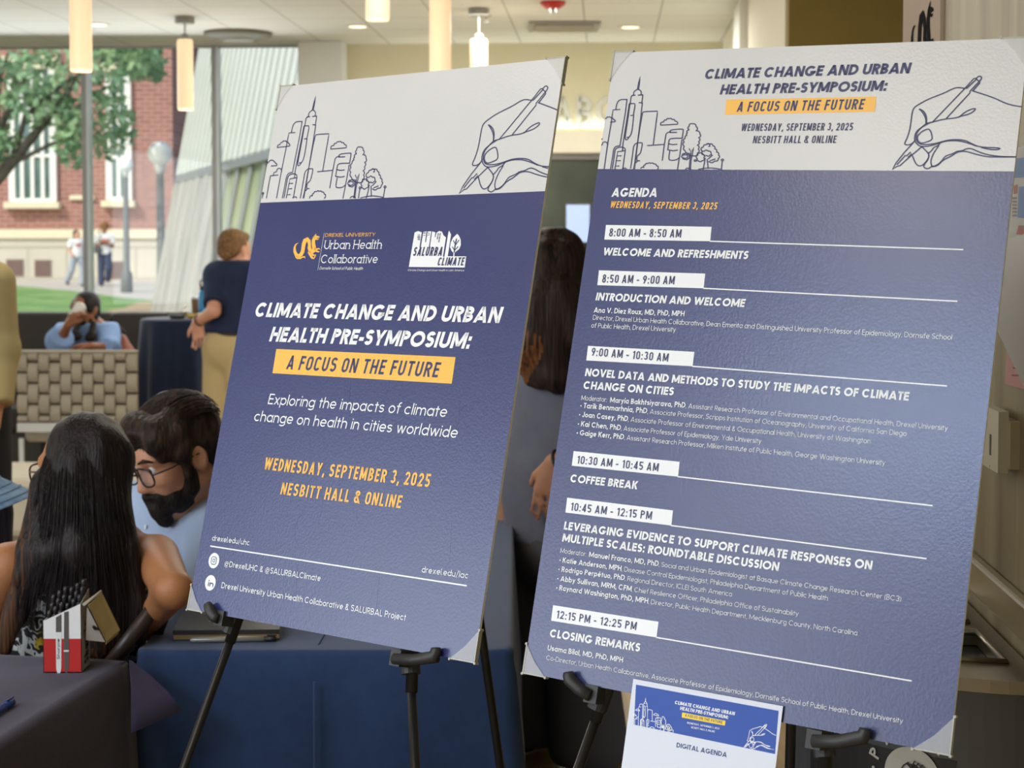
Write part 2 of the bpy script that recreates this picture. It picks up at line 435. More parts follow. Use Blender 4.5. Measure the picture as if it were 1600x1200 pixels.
def sheet_from(C):
    C = np.array(C); ux = C[1] - C[0]; Wd = np.linalg.norm(ux); ux = ux / Wd
    uv = C[3] - C[0]; Hd = np.linalg.norm(uv); uv = uv / Hd
    n = np.cross(uv, ux)            # towards the reader
    n /= np.linalg.norm(n)
    if n[1] > 0: n = -n
    return Sheet(C[0], ux, uv, n), Wd, Hd
S1, W1, H1 = sheet_from([[-0.40581, 2.94116, 1.86899], [0.08085, 2.55509, 1.87788], [-0.05413, 2.36459, 0.99379], [-0.54079, 2.75066, 0.9849]])
S2, W2, H2 = sheet_from([[0.15297, 2.4926, 1.87825], [0.6693, 2.17022, 1.86149], [0.5327, 1.99759, 0.97398], [0.01637, 2.31997, 0.99075]])

def board(S, Wd, Hd, split_l, split_r, name_label):
    t = thing('poster_board', name_label, 'poster board', S.p3(Wd / 2, Hd, 0))
    a, b = S.at(*split_l)[1], S.at(*split_r)[1]
    sp = (a + b) / 2
    th = .0048
    mb = MB()
    V = [S.p3(0, 0), S.p3(Wd, 0), S.p3(Wd, sp), S.p3(0, sp), S.p3(Wd, Hd), S.p3(0, Hd)]
    V += [S.p3(0, 0, -th), S.p3(Wd, 0, -th), S.p3(Wd, Hd, -th), S.p3(0, Hd, -th)]
    mb.add(V, [(3, 2, 1, 0)], 0); mb.add(V, [(5, 4, 2, 3)], 1)
    mb.add(V, [(6, 7, 8, 9)], 3)
    mb.add(V, [(0, 1, 7, 6), (1, 2, 4, 8, 7), (4, 5, 9, 8), (5, 3, 0, 6, 9)], 2)
    mb.obj('foam_board', [M_WHITE, M_NAVY, M_FOAM, M_BACK], t)
    return t, sp
def corner(S, t, u, v, su, sv, lu, lv):
    """plastic corner pocket at board corner (u,v), legs pointing along su, sv"""
    e = .0016
    f = lambda a, b, h: S.p3(u + su * a, v + sv * b, h)
    mb = MB()
    tri = [(-e, -e), (lu, -e), (lu * .93, 0.001), (lu * .45, lv * .42), (.001, lv * .93), (-e, lv)]
    mb.prism(tri, f, .0009, .0018, 0)
    mb.prism(tri, f, -.0066, -.0058, 0)
    c = mb.obj('corner_protector', [M_PLAST], t)
    r = MB()
    r.prism([(-e, -e), (lu, -e), (lu, 0), (-e, 0)], f, -.0062, .0015)
    r.prism([(-e, 0), (0, 0), (0, lv), (-e, lv)], f, -.0062, .0015)
    for a, b in ((-e, -e), (lu, -e), (-e, lv)):
        r.tube([f(a, b, -.0066), f(a, b, .002)], .002, 8)
    r.obj('corner_rim', [M_PLASTE], c)

# ---- drawings (traced once, then reused on every sheet) in photograph pixels
def Z(pts, ox, oy, k): return [(ox + x * k, oy + y * k) for x, y in pts]
def bumps(pts, amp=.28, n=5, closed=False, side=1):
    """scalloped outline through pts"""
    out = []; m = len(pts)
    for i in range(m if closed else m - 1):
        a, b = np.array(pts[i], float), np.array(pts[(i + 1) % m], float); d = b - a; nn = np.array([d[1], -d[0]]) * side
        for j in range(n):
            s = j / n; out.append(tuple(a + d * s + nn * amp * 4 * s * (1 - s)))
    out.append(tuple(pts[0] if closed else pts[-1])); return out
def ring(c, r, n=14): return [(c[0] + r * math.cos(2 * math.pi * i / n), c[1] + r * math.sin(2 * math.pi * i / n)) for i in range(n + 1)]
def smooth(pts, it=2):
    p = [np.array(q, float) for q in pts]
    for _ in range(it):
        o = [p[0]]
        for a, b in zip(p[:-1], p[1:]): o += [a * .75 + b * .25, a * .25 + b * .75]
        o.append(p[-1]); p = o
    return [tuple(q) for q in p]
cloud = lambda pts: bumps(pts[:-3], .3, 5) + pts[-3:]
SKY = [
    [(640, 198), (660, 110), (680, 35), (668, 110), (652, 198)],
    smooth([(640, 198), (615, 215), (600, 235), (597, 272)]), smooth([(652, 198), (675, 215), (678, 235), (672, 268)]),
    [(582, 275), (612, 272)], [(645, 270), (690, 265)],
    smooth([(590, 274), (572, 285), (566, 310), (556, 375)]), [(690, 265), (688, 290), (675, 365)],
    [(648, 362), (680, 368)], [(680, 368), (650, 560), (600, 860), (545, 1195)],
    [(550, 378), (600, 375), (603, 400), (590, 465), (578, 520)], [(552, 525), (580, 523)], smooth([(580, 530), (560, 670), (540, 760), (518, 795), (495, 798)]),
    smooth([(552, 378), (520, 560), (474, 800), (478, 830), (495, 828), (512, 800)]), [(547, 380), (514, 570), (472, 790)],
    smooth([(404, 450), (415, 390), (435, 345), (465, 327), (525, 327)]), [(525, 327), (500, 480), (440, 780), (415, 905)],
    [(545, 385), (500, 620), (448, 880), (438, 965)],
    [(445, 452), (375, 458), (362, 520), (345, 620), (290, 890), (235, 1195)],
    bumps([(245, 620), (275, 590), (300, 566), (325, 550), (350, 562), (372, 580), (385, 605)], .3) + [(340, 612), (245, 622)],
    bumps([(110, 838), (135, 803), (155, 785), (178, 768), (205, 784), (222, 803), (238, 828)], .3) + [(175, 832), (110, 838)],
    smooth([(200, 930), (205, 905), (235, 900), (240, 870), (260, 857), (285, 862), (292, 895)]), [(165, 945), (250, 935)], [(165, 945), (150, 1020), (120, 1195)],
    [(72, 1195), (80, 1152)], ring((80, 1143), 9),
    smooth([(415, 905), (375, 912), (350, 940), (330, 1050), (300, 1195)]), smooth([(318, 1195), (345, 1060), (362, 950), (390, 928), (440, 918), (468, 940), (465, 970), (445, 1080), (425, 1195)]),
    [(460, 966), (385, 980), (378, 1030), (420, 1030)], [(378, 1030), (365, 1092), (408, 1090)], [(365, 1092), (352, 1160), (390, 1157)], [(352, 1160), (345, 1195)],
    smooth([(505, 1195), (540, 1000), (562, 872), (645, 860), (648, 880), (630, 960), (615, 1005), (585, 1025), (578, 1060), (580, 1090)]), smooth([(605, 1090), (585, 1088), (568, 1112)]), [(563, 1080), (536, 1195)],
    [(672, 500), (680, 480), (720, 472), (830, 466), (825, 500), (760, 880)], [(700, 898), (870, 882)], [(672, 500), (645, 620), (592, 900), (552, 1130)],
    [(840, 1080), (870, 900), (900, 750), (920, 730), (950, 722)], smooth([(940, 728), (948, 697), (1080, 683), (1082, 700), (1065, 800)]), smooth([(1065, 800), (940, 805), (925, 830), (918, 875), (905, 950)]),
    [(945, 731), (1010, 728)], [(925, 875), (960, 883), (1005, 878)], [(910, 950), (960, 960), (1005, 952)], smooth([(925, 960), (905, 1070), (930, 1082), (985, 1076), (1015, 1050)]), [(1060, 820), (1030, 990), (990, 1195)],
    bumps([(852, 640), (885, 600), (915, 575), (945, 558), (975, 568), (1005, 588), (1028, 625)], .3) + [(940, 634), (852, 640)],
    bumps([(1120, 735), (1145, 695), (1145, 650), (1185, 617), (1218, 650), (1212, 705), (1252, 745), (1235, 790), (1232, 840), (1215, 885), (1222, 935), (1212, 985), (1165, 1022)], .3),
    bumps([(1165, 1022), (1125, 990), (1085, 960), (1080, 905), (1080, 850), (1095, 800), (1115, 765), (1120, 735)], .25),
    [(1142, 985), (1125, 1090), (1112, 1195)], [(1130, 935), (1145, 975), (1178, 915), (1160, 985), (1138, 1080), (1124, 1195)],
    bumps(ring((1085, 1030), 36, 7), .3, 4), bumps([(1060, 1020), (1085, 1010), (1105, 1030), (1085, 1050), (1062, 1045)], .35, 4),
    bumps([(1260, 960), (1280, 905), (1310, 880), (1345, 870), (1380, 892), (1395, 930), (1412, 970), (1430, 1008), (1425, 1050), (1382, 1085), (1325, 1092)], .3),
    bumps([(1205, 1060), (1215, 1010), (1235, 985), (1268, 1000), (1275, 1040), (1250, 1085), (1215, 1085)], .3, 4, True),
    bumps([(1258, 985), (1285, 962), (1325, 960), (1352, 985), (1340, 1010), (1305, 1015), (1275, 1005)], .35, 4, True), bumps([(1330, 870), (1345, 885), (1335, 900)], .5, 4),
    [(1288, 1050), (1275, 1120), (1255, 1195)], [(1365, 1010), (1330, 1050), (1308, 1062), (1312, 1178)], [(1340, 1080), (1390, 1060)],
    [(1165, 1195), (1180, 1095)], ring((1183, 1081), 11), [(1450, 1180), (1465, 1085)], ring((1467, 1070), 11),
    smooth([(1190, 1195), (1300, 1170), (1400, 1178), (1450, 1192)]), smooth([(1070, 1195), (1098, 1172), (1132, 1195)]),
    bumps([(610, 1195), (645, 1172), (660, 1140), (690, 1124), (720, 1122), (750, 1128), (775, 1150), (790, 1180), (778, 1195)], .3), bumps([(420, 1195), (440, 1186), (462, 1195)], .3)]
SKY = [Z(p, 400, 145, .1375) for p in SKY]
SKY_A = [(493.5, 149.8), (599.4, 306.9), (432.3, 309.3)]
HAND = [
    smooth([(930, 243), (850, 230), (790, 245), (700, 292), (600, 330), (500, 370), (400, 425), (345, 465), (328, 520), (318, 600), (305, 700), (275, 800), (245, 860), (246, 880), (270, 885), (310, 880), (345, 855), (365, 825)]),
    smooth([(412, 478), (440, 505), (470, 550), (485, 590), (487, 640)]), smooth([(420, 478), (458, 500), (485, 540), (493, 590), (489, 640)]),
    [(930, 240), (560, 625)], [(1050, 128), (1030, 130), (930, 240), (945, 245), (1060, 138)], smooth([(1055, 132), (1082, 104), (1108, 104), (1122, 124), (1092, 166)]),
    [(1060, 138), (1090, 160), (1098, 180), (1018, 270)], [(1086, 168), (985, 275), (987, 292), (720, 580)], smooth([(1018, 270), (1080, 290), (1250, 345), (1390, 412), (1480, 437), (1592, 453)]),
    smooth([(490, 640), (560, 625), (690, 590), (820, 580), (880, 558), (960, 540), (1020, 510), (1052, 478), (1035, 468), (960, 495), (905, 530), (865, 568)]),
    smooth([(490, 640), (430, 690), (385, 740), (373, 790), (382, 840), (405, 868), (450, 882), (560, 875), (660, 850), (740, 828), (850, 822), (940, 835), (1000, 868), (1060, 895), (1130, 912), (1340, 918), (1310, 938), (1220, 938), (1120, 915)]),
    smooth([(540, 628), (440, 680), (372, 735), (355, 800), (363, 850), (400, 890), (440, 905), (540, 895), (640, 862), (720, 838), (830, 835), (900, 845), (1000, 875), (1060, 897)]),
    smooth([(400, 770), (440, 730), (515, 698), (540, 728), (555, 780), (557, 825), (500, 850), (430, 868), (395, 840), (385, 800), (400, 770)]),
    [(345, 855), (240, 970), (145, 1090), (105, 1165), (160, 1125), (190, 1120), (300, 1020), (440, 905)], [(160, 1105), (255, 1000), (262, 1012), (310, 965), (320, 990), (285, 1022)],
    smooth([(330, 1000), (360, 1080), (390, 1118), (420, 1125), (455, 1110), (500, 1060), (522, 1010), (510, 975), (480, 945), (440, 905)]), smooth([(520, 1000), (512, 1040), (490, 1075)]),
    smooth([(515, 978), (550, 950), (575, 910), (620, 895), (650, 860)]),
    smooth([(630, 895), (570, 980), (540, 1060), (545, 1110), (560, 1130), (610, 1115), (660, 1075), (690, 1030), (720, 1005), (790, 985), (840, 955), (900, 950), (960, 922), (1010, 928), (1100, 970), (1200, 1000), (1350, 1018), (1520, 1020)]),
    smooth([(500, 1060), (450, 1130), (490, 1155), (520, 1152), (555, 1125)]),
    smooth([(560, 1132), (620, 1120), (680, 1055), (780, 1010), (840, 962), (940, 955), (1050, 990), (1180, 1020), (1300, 1022), (1520, 1020)])]
HAND = [Z(p, 1380, 105, .1375) for p in HAND]
HAND_A = [(1394.9, 265.2), (1531.3, 119.4), (1524.4, 170.3)]
def affine(src, dst):
    A = np.hstack([np.array(src, float), np.ones((3, 1))]); return np.linalg.solve(A, np.array(dst, float))
def clip_line(q, umax, vmax, umin=0.0):
    out, cur = [], []
    for p in q:
        ok = umin <= p[0] <= umax and p[1] <= vmax
        if ok: cur.append(p)
        else:
            if cur:
                a = np.array(cur[-1]); b = np.array(p)
                if b[0] > umax and a[0] < umax: cur.append(a + (b - a) * (umax - a[0]) / (b[0] - a[0]))
                elif b[1] > vmax and a[1] < vmax: cur.append(a + (b - a) * (vmax - a[1]) / (b[1] - a[1]))
                if len(cur) > 1: out.append(cur)
            cur = []
    if len(cur) > 1: out.append(cur)
    return out
def draw(S, mb, lines, Ssrc, anch, dst, wd, umax, vmax, h=.0005, m=0):
    """lines traced on sheet Ssrc, laid on sheet S so that the three anchors fall on dst"""
    T = affine([Ssrc.at(*p) for p in anch], [S.at(*p) for p in dst])
    for L in lines:
        q = [np.append(Ssrc.at(*p), 1) @ T for p in L]
        for c in clip_line(q, umax, vmax):
            S.line(mb, c, wd, h, m)

LB1 = 'white and navy poster board with large symposium title, left one of the two boards'
LB2 = 'navy agenda board with white time tags, right one of the two, near the bin'
B1, SP1 = board(S1, W1, H1, (403, 315.5), (850, 300.5), LB1)
B2, SP2 = board(S2, W2, H2, (932, 264.3), (1586, 267.3), LB2)
for S, t, Wd, Hd in ((S1, B1, W1, H1), (S2, B2, W2, H2)):
    corner(S, t, 0, 0, 1, 1, .030, .042); corner(S, t, Wd, 0, -1, 1, .036, .042)
    corner(S, t, 0, Hd, 1, -1, .036, .040); corner(S, t, Wd, Hd, -1, -1, .046, .046)

# ---- board 1 print
mb = MB()
draw(S1, mb, SKY, S1, SKY_A, SKY_A, .0019, W1, SP1)
mb.obj('skyline_drawing', [M_INKN], B1); mb = MB()
draw(S1, mb, HAND, S2, HAND_A, [(718.1, 302.8), (854, 134.7), (843.8, 192.5)], .0019, W1, SP1)
mb.obj('hand_drawing', [M_INKN], B1)
mb = MB()
T = lambda *a, **k: S1.text(mb, *a, **k)
SH = .16
T('CLIMATE CHANGE AND URBAN', (396.9, 495), (782.6, 505.1), 22.5, bold=.24, shear=.2, track=.8)
T('HEALTH PRE-SYMPOSIUM:', (420.5, 533.5), (735.4, 545.3), 23, bold=.24, shear=.2, track=.8)
mb.obj('title_lettering', [M_INKW], B1)
mb = MB()
S1.poly(mb, [(432, 545.3), (712, 558.1), (706, 599.6), (425.9, 583.1)], h=.0003)
o = mb.obj('gold_banner', [M_INKG], B1); tag(o, 'gold banner strip with navy lettering')
mb = MB(); T('A FOCUS ON THE FUTURE', (446.8, 577), (685.4, 589.9), 22, bold=.17, cond=True, shear=.16)
mb.obj('banner_lettering', [M_INKN], o)
mb = MB()
T('Exploring the impacts of climate', (418.5, 631.4), (698.3, 652), 16.5, bold=.115, shear=.12)
T('change on health in cities worldwide', (396.5, 657.7), (715, 684.7), 16.5, bold=.115, shear=.12)
mb.obj('subtitle_lettering', [M_INKW], B1)
mb = MB()
T('WEDNESDAY, SEPTEMBER 3, 2025', (412, 733.6), (671.3, 761.6), 19.5, bold=.175, cond=True, shear=.08)
T('NESBITT HALL & ONLINE', (438, 772.4), (626.7, 794.4), 19.2, bold=.175, cond=True, shear=.08)
mb.obj('date_lettering', [M_INKG], B1)
mb = MB()
T('drexel.edu/uhc', (331.5, 844.5), (389.9, 852.2), 8.6, bold=.12)
T('drexel.edu/lac', (659, 894.2), (731.5, 904), 9.8, bold=.12)
T('@DrexelUHC & @SALURBALClimate', (350.4, 884.8), (500.9, 908.2), 9.2, bold=.13)
T('Drexel University Urban Health Collaborative & SALURBAL Project', (346, 918.7), (634.2, 969.8), 9.4, bold=.13)
S1.line(mb, [S1.at(329.4, 853.3), S1.at(729, 915.2)], .0021)
for p in ((334.6, 876), (329, 910.7)):
    S1.disc(mb, S1.at(*p), .0128)
mb.obj('contact_lettering', [M_INKW], B1)
mb = MB()
c = S1.at(334.6, 876)
S1.line(mb, [c + np.array(p) * .0062 for p in ((-.6, -1), (.6, -1), (1, -.6), (1, .6), (.6, 1), (-.6, 1), (-1, .6), (-1, -.6))], .0013, .0008, closed=True)
S1.disc(mb, c, .0032, .0008, r_in=.0020); S1.disc(mb, c + np.array([.0037, -.0037]), .0008, .0008, n=10)
mb.obj('social_icon', [M_INKN], B1); mb = MB()
T('in', (325, 915.6), (333.4, 917.4), 9.3, bold=.215, h=.0008)
mb.obj('social_icon', [M_INKN], B1)
# logos
lg = MB()
T2 = lambda *a, **k: S1.text(lg, *a, **k)
T2('Urban Health', (506.3, 389.4), (596, 388.8), 13.6, bold=.105, shear=.0, serif=True)
T2('Collaborative', (501.2, 411.3), (589.7, 411.3), 13.2, bold=.105, shear=.0, serif=True)
T2('Dornsife School of Public Health', (499.4, 421.3), (567.2, 422), 4.6, bold=.12, shear=.2)
S1.line(lg, [S1.at(506.9, 364.4), S1.at(496.9, 422)], .0006)
lgo = lg.obj('department_logo', [M_INKW], B1)
DRAG = [[(212, 240, 5), (195, 246, 12), (178, 262, 18), (166, 300, 27), (168, 345, 36), (185, 385, 44), (215, 402, 48), (245, 385, 46), (266, 345, 46), (273, 300, 46), (280, 250, 48), (298, 205, 52), (325, 190, 52), (346, 215, 44), (352, 260, 36), (350, 300, 44), (362, 335, 52), (388, 350, 50), (410, 330, 50), (408, 290, 48), (400, 245, 44), (402, 205, 42), (415, 175, 40), (432, 162, 34), (462, 162, 20), (478, 166, 10)],
        [(405, 175, 26), (420, 150, 18), (437, 122, 5)], [(425, 185, 22), (450, 192, 15), (468, 184, 8)], [(185, 400, 40), (200, 425, 30), (240, 428, 22), (262, 415, 16), (292, 410, 18), (296, 430, 10)],
        [(345, 345, 40), (370, 395, 36), (385, 425, 26), (412, 432, 18)], [(375, 380, 30), (408, 392, 20), (430, 385, 12), (412, 425, 14)], [(410, 315, 36), (440, 318, 24), (470, 308, 14), (485, 322, 8)], [(430, 335, 26), (465, 350, 14), (478, 346, 8)]]
def dragon(put, h=0, m=0):
    """put(x,y)->3-D"""
    out = MB()
    for st in DRAG:
        q = [np.array(p[:2], float) for p in st]; wd = [p[2] for p in st]
        L, Rr = [], []
        for i in range(len(q)):
            t = q[min(i + 1, len(q) - 1)] - q[max(i - 1, 0)]; t /= np.linalg.norm(t); nn = np.array([-t[1], t[0]]) * wd[i] / 2
            L.append(q[i] + nn); Rr.append(q[i] - nn)
        k = len(q)
        out.add([put(*p) for p in L + Rr], [(i, i + 1, i + k + 1, i + k) for i in range(k - 1)], m)
    return out
o = dragon(lambda x, y: S1.p3(*S1.at(440 + .125 * x, 350 + .125 * y), .0006), 0).obj('dragon_emblem', [M_INKG], lgo)
lg2 = MB(); S1.text(lg2, 'DREXEL UNIVERSITY', (507.8, 370.2), (586.6, 369.2), 5.4, bold=.15, shear=.1, track=1.4, serif=True)
lg2.obj('logo_heading', [M_INKG], lgo)
q4 = lambda pts: Z(pts, 630, 350, .06875)
mb = MB()
S1.poly(mb, q4([(130, 975), (262, 195), (340, 160), (425, 190), (372, 545), (400, 545), (460, 185), (535, 165), (500, 415), (520, 415), (560, 170), (640, 165), (580, 560), (605, 560), (660, 170), (735, 190), (720, 300), (735, 300), (760, 200), (820, 160), (885, 175), (915, 255), (975, 305), (905, 745), (940, 745), (1030, 190), (1045, 150), (1090, 240), (1015, 735), (1435, 738), (1400, 990)]), h=.0003)
S1.poly(mb, q4([(1230, 222), (1275, 275), (1310, 360), (1312, 480), (1275, 570), (1200, 630), (1170, 655), (1165, 735), (1140, 735), (1145, 655), (1100, 610), (1068, 530), (1080, 430), (1130, 320)]), h=.0003)
S1.text(mb, 'Climate Change and Urban Health in Latin America', (637.6, 423.6), (725.2, 424), 3.0, bold=.115)
lo = mb.obj('project_logo', [M_INKW], B1)
mb = MB()
T('SALURBA', (645, 400.0), (691, 399.8), 13.8, bold=.17, shear=.14, h=.0008, cond=True)
T('CLIMATE', (683.5, 415), (724.8, 415), 12.6, bold=.17, shear=.14, h=.0008, cond=True)
q5 = lambda pts: [S1.at(*p) for p in q4(pts)]
for L, wd in (([(1215, 350), (1185, 480), (1165, 640)], .0022), ([(1145, 380), (1192, 470)], .0014), ([(1275, 370), (1192, 480)], .0014), ([(1125, 525), (1172, 600)], .0014), ([(1250, 520), (1175, 600)], .0014),
              ([(805, 215), (795, 260)], .0016), ([(850, 215), (838, 260)], .0016), ([(790, 290), (780, 340)], .0016), ([(838, 290), (825, 340)], .0016), ([(822, 370), (815, 410)], .0016),
              ([(345, 240), (345, 360)], .0008), ([(380, 240), (372, 375)], .0008), ([(330, 300), (395, 300)], .0008), ([(335, 350), (395, 350)], .0008), ([(475, 205), (510, 205)], .0016), ([(470, 260), (510, 260)], .001), ([(580, 200), (600, 230)], .001), ([(560, 260), (600, 250)], .0008)):
    S1.line(mb, q5(L), wd, .0008)
mb.obj('logo_lettering', [M_INKN], lo)
# faint street map printed tone on tone over the lower half
mb = MB(); rr = random.Random(4)
for i in range(26):
    cu, cv = W1 * (.3 + .65 * rr.random()), H1 * (.50 + .42 * rr.random())
    if i % 2:
        r0 = .02 + .05 * rr.random(); a0 = rr.random() * 6
        S1.line(mb, [(min(max(cu + r0 * math.cos(a0 + t * .25), .01), W1 - .01), min(cv + r0 * math.sin(a0 + t * .25), H1 - .05)) for t in range(9)], .0012, .00025)
    else:
        L_ = .05 + .12 * rr.random(); d_ = rr.choice([(.08, 1), (.15, 1), (1, .1), (1, -.12)])
        S1.line(mb, [(cu, cv), (min(cu + d_[0] * L_, W1 - .01), min(cv + d_[1] * L_, H1 - .05))], .0012, .00025)
mb.obj('ghost_map', [M_INKS], B1)

# ---- board 2 print
mb = MB()
draw(S2, mb, SKY, S1, SKY_A, [(1000.4, 119.4), (1127.2, 263.3), (944, 264)], .0017, W2, SP2)
mb.obj('skyline_drawing', [M_INKN], B2); mb = MB()
draw(S2, mb, HAND, S2, HAND_A, HAND_A, .0017, W2, SP2)
mb.obj('hand_drawing', [M_INKN], B2)
T = lambda *a, **k: S2.text(mb, *a, **k)
mb = MB()
T('CLIMATE CHANGE AND URBAN', (1100, 123.8), (1422, 114.6), 15.6, bold=.235, shear=.16, track=.8)
T('HEALTH PRE-SYMPOSIUM:', (1124.4, 147.9), (1385.6, 142.2), 15.6, bold=.235, shear=.16, track=.8)
T('WEDNESDAY, SEPTEMBER 3, 2025', (1157.7, 204.8), (1332.3, 203.9), 11.4, bold=.15, cond=True, shear=.08)
T('NESBITT HALL & ONLINE', (1176, 224), (1306.4, 223.6), 11.4, bold=.15, cond=True, shear=.08)
mb.obj('title_lettering', [M_INKN], B2)
mb = MB(); S2.poly(mb, [(1135, 155.8), (1369.4, 151), (1367.3, 174.6), (1132.8, 179.4)], h=.0003)
o = mb.obj('gold_banner', [M_INKG], B2); tag(o, 'gold banner strip with navy lettering')
mb = MB(); T('A FOCUS ON THE FUTURE', (1150.7, 175), (1349.8, 171), 15.6, bold=.17, cond=True, shear=.14)
mb.obj('banner_lettering', [M_INKN], o)
mb = MB(); T('WEDNESDAY, SEPTEMBER 3, 2025', (953, 324.9), (1120.6, 327.5), 10.6, bold=.17, shear=.16, cond=True)
mb.obj('date_lettering', [M_INKG], B2)
tags = [((947, 351.5), (1112, 354.5), (1109.8, 377), (944.4, 374.4), (1504.6, 390.1), '8:00 AM - 8:50 AM', (951.5, 369.5), (1064, 371.4)),
        ((936, 422.4), (1101.9, 427.6), (1099.6, 450.5), (933.5, 445.6), (1495.3, 470.8), '8:50 AM - 9:00 AM', (940.6, 441.5), (1053.5, 444.5)),
        ((919, 540.5), (1085, 549.9), (1082.4, 572.4), (916.2, 563.2), (1479, 603.1), '9:00 AM - 10:30 AM', (923.8, 555.8), (1043.8, 565.3)),
        ((896.4, 704.8), (1062, 721.6), (1059.6, 744.8), (893.6, 727.6), (1456.4, 790), '10:30 AM - 10:45 AM', (901.2, 724.4), (1028.4, 736.8)),
        ((886.4, 777.6), (1051.6, 797.6), (1049.2, 821.2), (883.6, 800.8), (1446.8, 872.8), '10:45 AM - 12:15 PM', (891.2, 797.6), (1018, 812)),
        ((864.3, 945.6), (1029, 971.5), (1026, 996), (861.3, 969.8), (1423.7, 1063.8), '12:15 PM - 12:25 PM', (869, 965.9), (994, 984.8))]
for a, b, c, d, e, s, l, r in tags:
    mb = MB(); S2.poly(mb, [a, b, c, d], h=.0003); S2.line(mb, [S2.at(*c), S2.at(*e)], .0017, .0003)
    o = mb.obj('time_tag', [M_INKW], B2)
    mb = MB(); T(s, l, r, 12.6, bold=.16, cond=True, h=.0007)
    mb.obj('time_lettering', [M_INKN], o)
mb = MB()
for s, l, r, h in (('AGENDA', (955.3, 307.6), (1026.9, 308), 14), ('WELCOME AND REFRESHMENTS', (941.8, 399.1), (1169, 405.1), 12.2), ('INTRODUCTION AND WELCOME', (930.5, 469.3), (1163.8, 480.1), 12.2),
                   ('NOVEL DATA AND METHODS TO STUDY THE IMPACTS OF CLIMATE', (914, 587.6), (1420, 626.4), 12.4), ('CHANGE ON CITIES', (911.2, 607.6), (1052.4, 618), 12.4), ('COFFEE BREAK', (890.8, 753.2), (996, 764.8), 12.6),
                   ('LEVERAGING EVIDENCE TO SUPPORT CLIMATE RESPONSES ON', (880.8, 827.2), (1362.4, 890.4), 12.8), ('MULTIPLE SCALES: ROUNDTABLE DISCUSSION', (878.4, 846), (1216.8, 892.4), 12.8), ('CLOSING REMARKS', (858.7, 995.2), (999.8, 1018.5), 13)):
    T(s, l, r, h, bold=.225, track=.85, shear=.1 if l[1] < 520 else .05)
mb.obj('session_lettering', [M_INKW], B2)
mb = MB()
BL, LT = .165, .088
for s, l, r, wt in (('Ana V. Diez Roux, MD, PhD, MPH', (927.9, 488.4), (1069.3, 494.4), BL),
        ('Director, Drexel Urban Health Collaborative, Dean Emerita and Distinguished University Professor of Epidemiology, Dornsife School', (926.4, 499.6), (1487.4, 531.1), LT), ('of Public Health, Drexel University', (924, 512), (1055.8, 518.8), LT),
        ('Moderator:', (908.4, 625.2), (948, 628.2), LT), ('Maryia Bakhtsiyarava, PhD', (953.2, 628.8), (1070.8, 637.2), BL), (', Assistant Research Professor of Environmental and Occupational Health, Drexel University', (1071.5, 637.6), (1481, 672.8), LT),
        ('• Tarik Benmarhnia, PhD', (906.8, 637.2), (1011, 646), BL), (', Associate Professor, Scripps Institution of Oceanography, University of California San Diego', (1011.6, 646.4), (1416.4, 681.6), LT),
        ('• Joan Casey, PhD', (904.8, 651.2), (981, 658.4), BL), (', Associate Professor of Environmental & Occupational Health, University of Washington', (981.6, 658.6), (1360, 693.2), LT),
        ('• Kai Chen, PhD', (902.8, 665.6), (970, 672.4), BL), (', Associate Professor of Epidemiology, Yale University', (970.6, 672.6), (1189.6, 693.2), LT),
        ('• Gaige Kerr, PhD', (901, 679.6), (974.8, 686.8), BL), (', Assistant Research Professor, Milken Institute of Public Health, George Washington University', (975.4, 687), (1383.2, 727.2), LT),
        ('Moderator:', (875.6, 863.7), (915.8, 869.4), LT), ('Manuel Franco, MD, PhD', (920.4, 870.1), (1029, 884.8), BL), (', Social and Urban Epidemiologist at Basque Climate Change Research Center (BC3)', (1029.6, 885), (1408.1, 940), LT),
        ('• Katie Anderson, MPH', (874.3, 878.3), (970.9, 892.1), BL), (', Disease Control Epidemiologist, Philadelphia Department of Public Health', (971.5, 892.3), (1293.4, 938.7), LT),
        ('• Rodrigo Perpétuo, PhD', (872.5, 892.6), (976, 906.8), BL), (', Regional Director, ICLEI South America', (976.6, 907), (1143.8, 932.2), LT),
        ('• Abby Sullivan, MRM, CFM', (870.8, 907.2), (986.8, 924), BL), (', Chief Resilience Officer, Philadelphia Office of Sustainability', (987.4, 924.2), (1247.7, 962.9), LT),
        ('• Raynard Washington, PhD, MPH', (869, 921.5), (1012.7, 943), BL), (', Director, Public Health Department, Mecklenburg County, North Carolina', (1013.3, 943.2), (1339.6, 993), LT),
        ('Usama Bilal, MD, PhD, MPH', (855.7, 1015.9), (973.4, 1035.3), BL),
        ('Co-Director, Urban Health Collaborative, Associate Professor of Epidemiology, Dornsife School of Public Health, Drexel University', (853.6, 1031), (1410.7, 1130.6), LT)):
    T(s, l, r, 8.3 if wt == BL else 7.6, bold=wt)
mb.obj('speaker_lettering', [M_INKW], B2)

# ---- letter-size flyer taped over the lower edge of the agenda board
M_PAPER = mat('flyer_paper', (222, 225, 236), .55, .4)
M_FBLUE = mat('flyer_blue', (38, 78, 168), .5, .4, var=.05, vscale=30)
M_FYEL = mat('flyer_yellow', (250, 214, 50), .5, .4)
M_FNAV = mat('flyer_dark_blue', (40, 62, 120), .5, .4)
S3 = Sheet(S2.p3(0, 0, .004), S2.ux, S2.uv, S2.n)
a = S3.at(989.6, 1060.6); b = S3.at(1223.4, 1103.4)
fx = (b - a) / np.linalg.norm(b - a)
S3 = Sheet(S3.p3(*a), S2.ux * fx[0] + S2.uv * fx[1], -S2.ux * fx[1] + S2.uv * fx[0], S2.n)
FW, FH = np.linalg.norm(b - a), np.linalg.norm(b - a) * 1.294
FL = thing('digital_agenda_flyer', 'small white and blue DIGITAL AGENDA flyer over the lower edge of the agenda board', 'flyer', S3.p3(FW / 2, FH / 2))
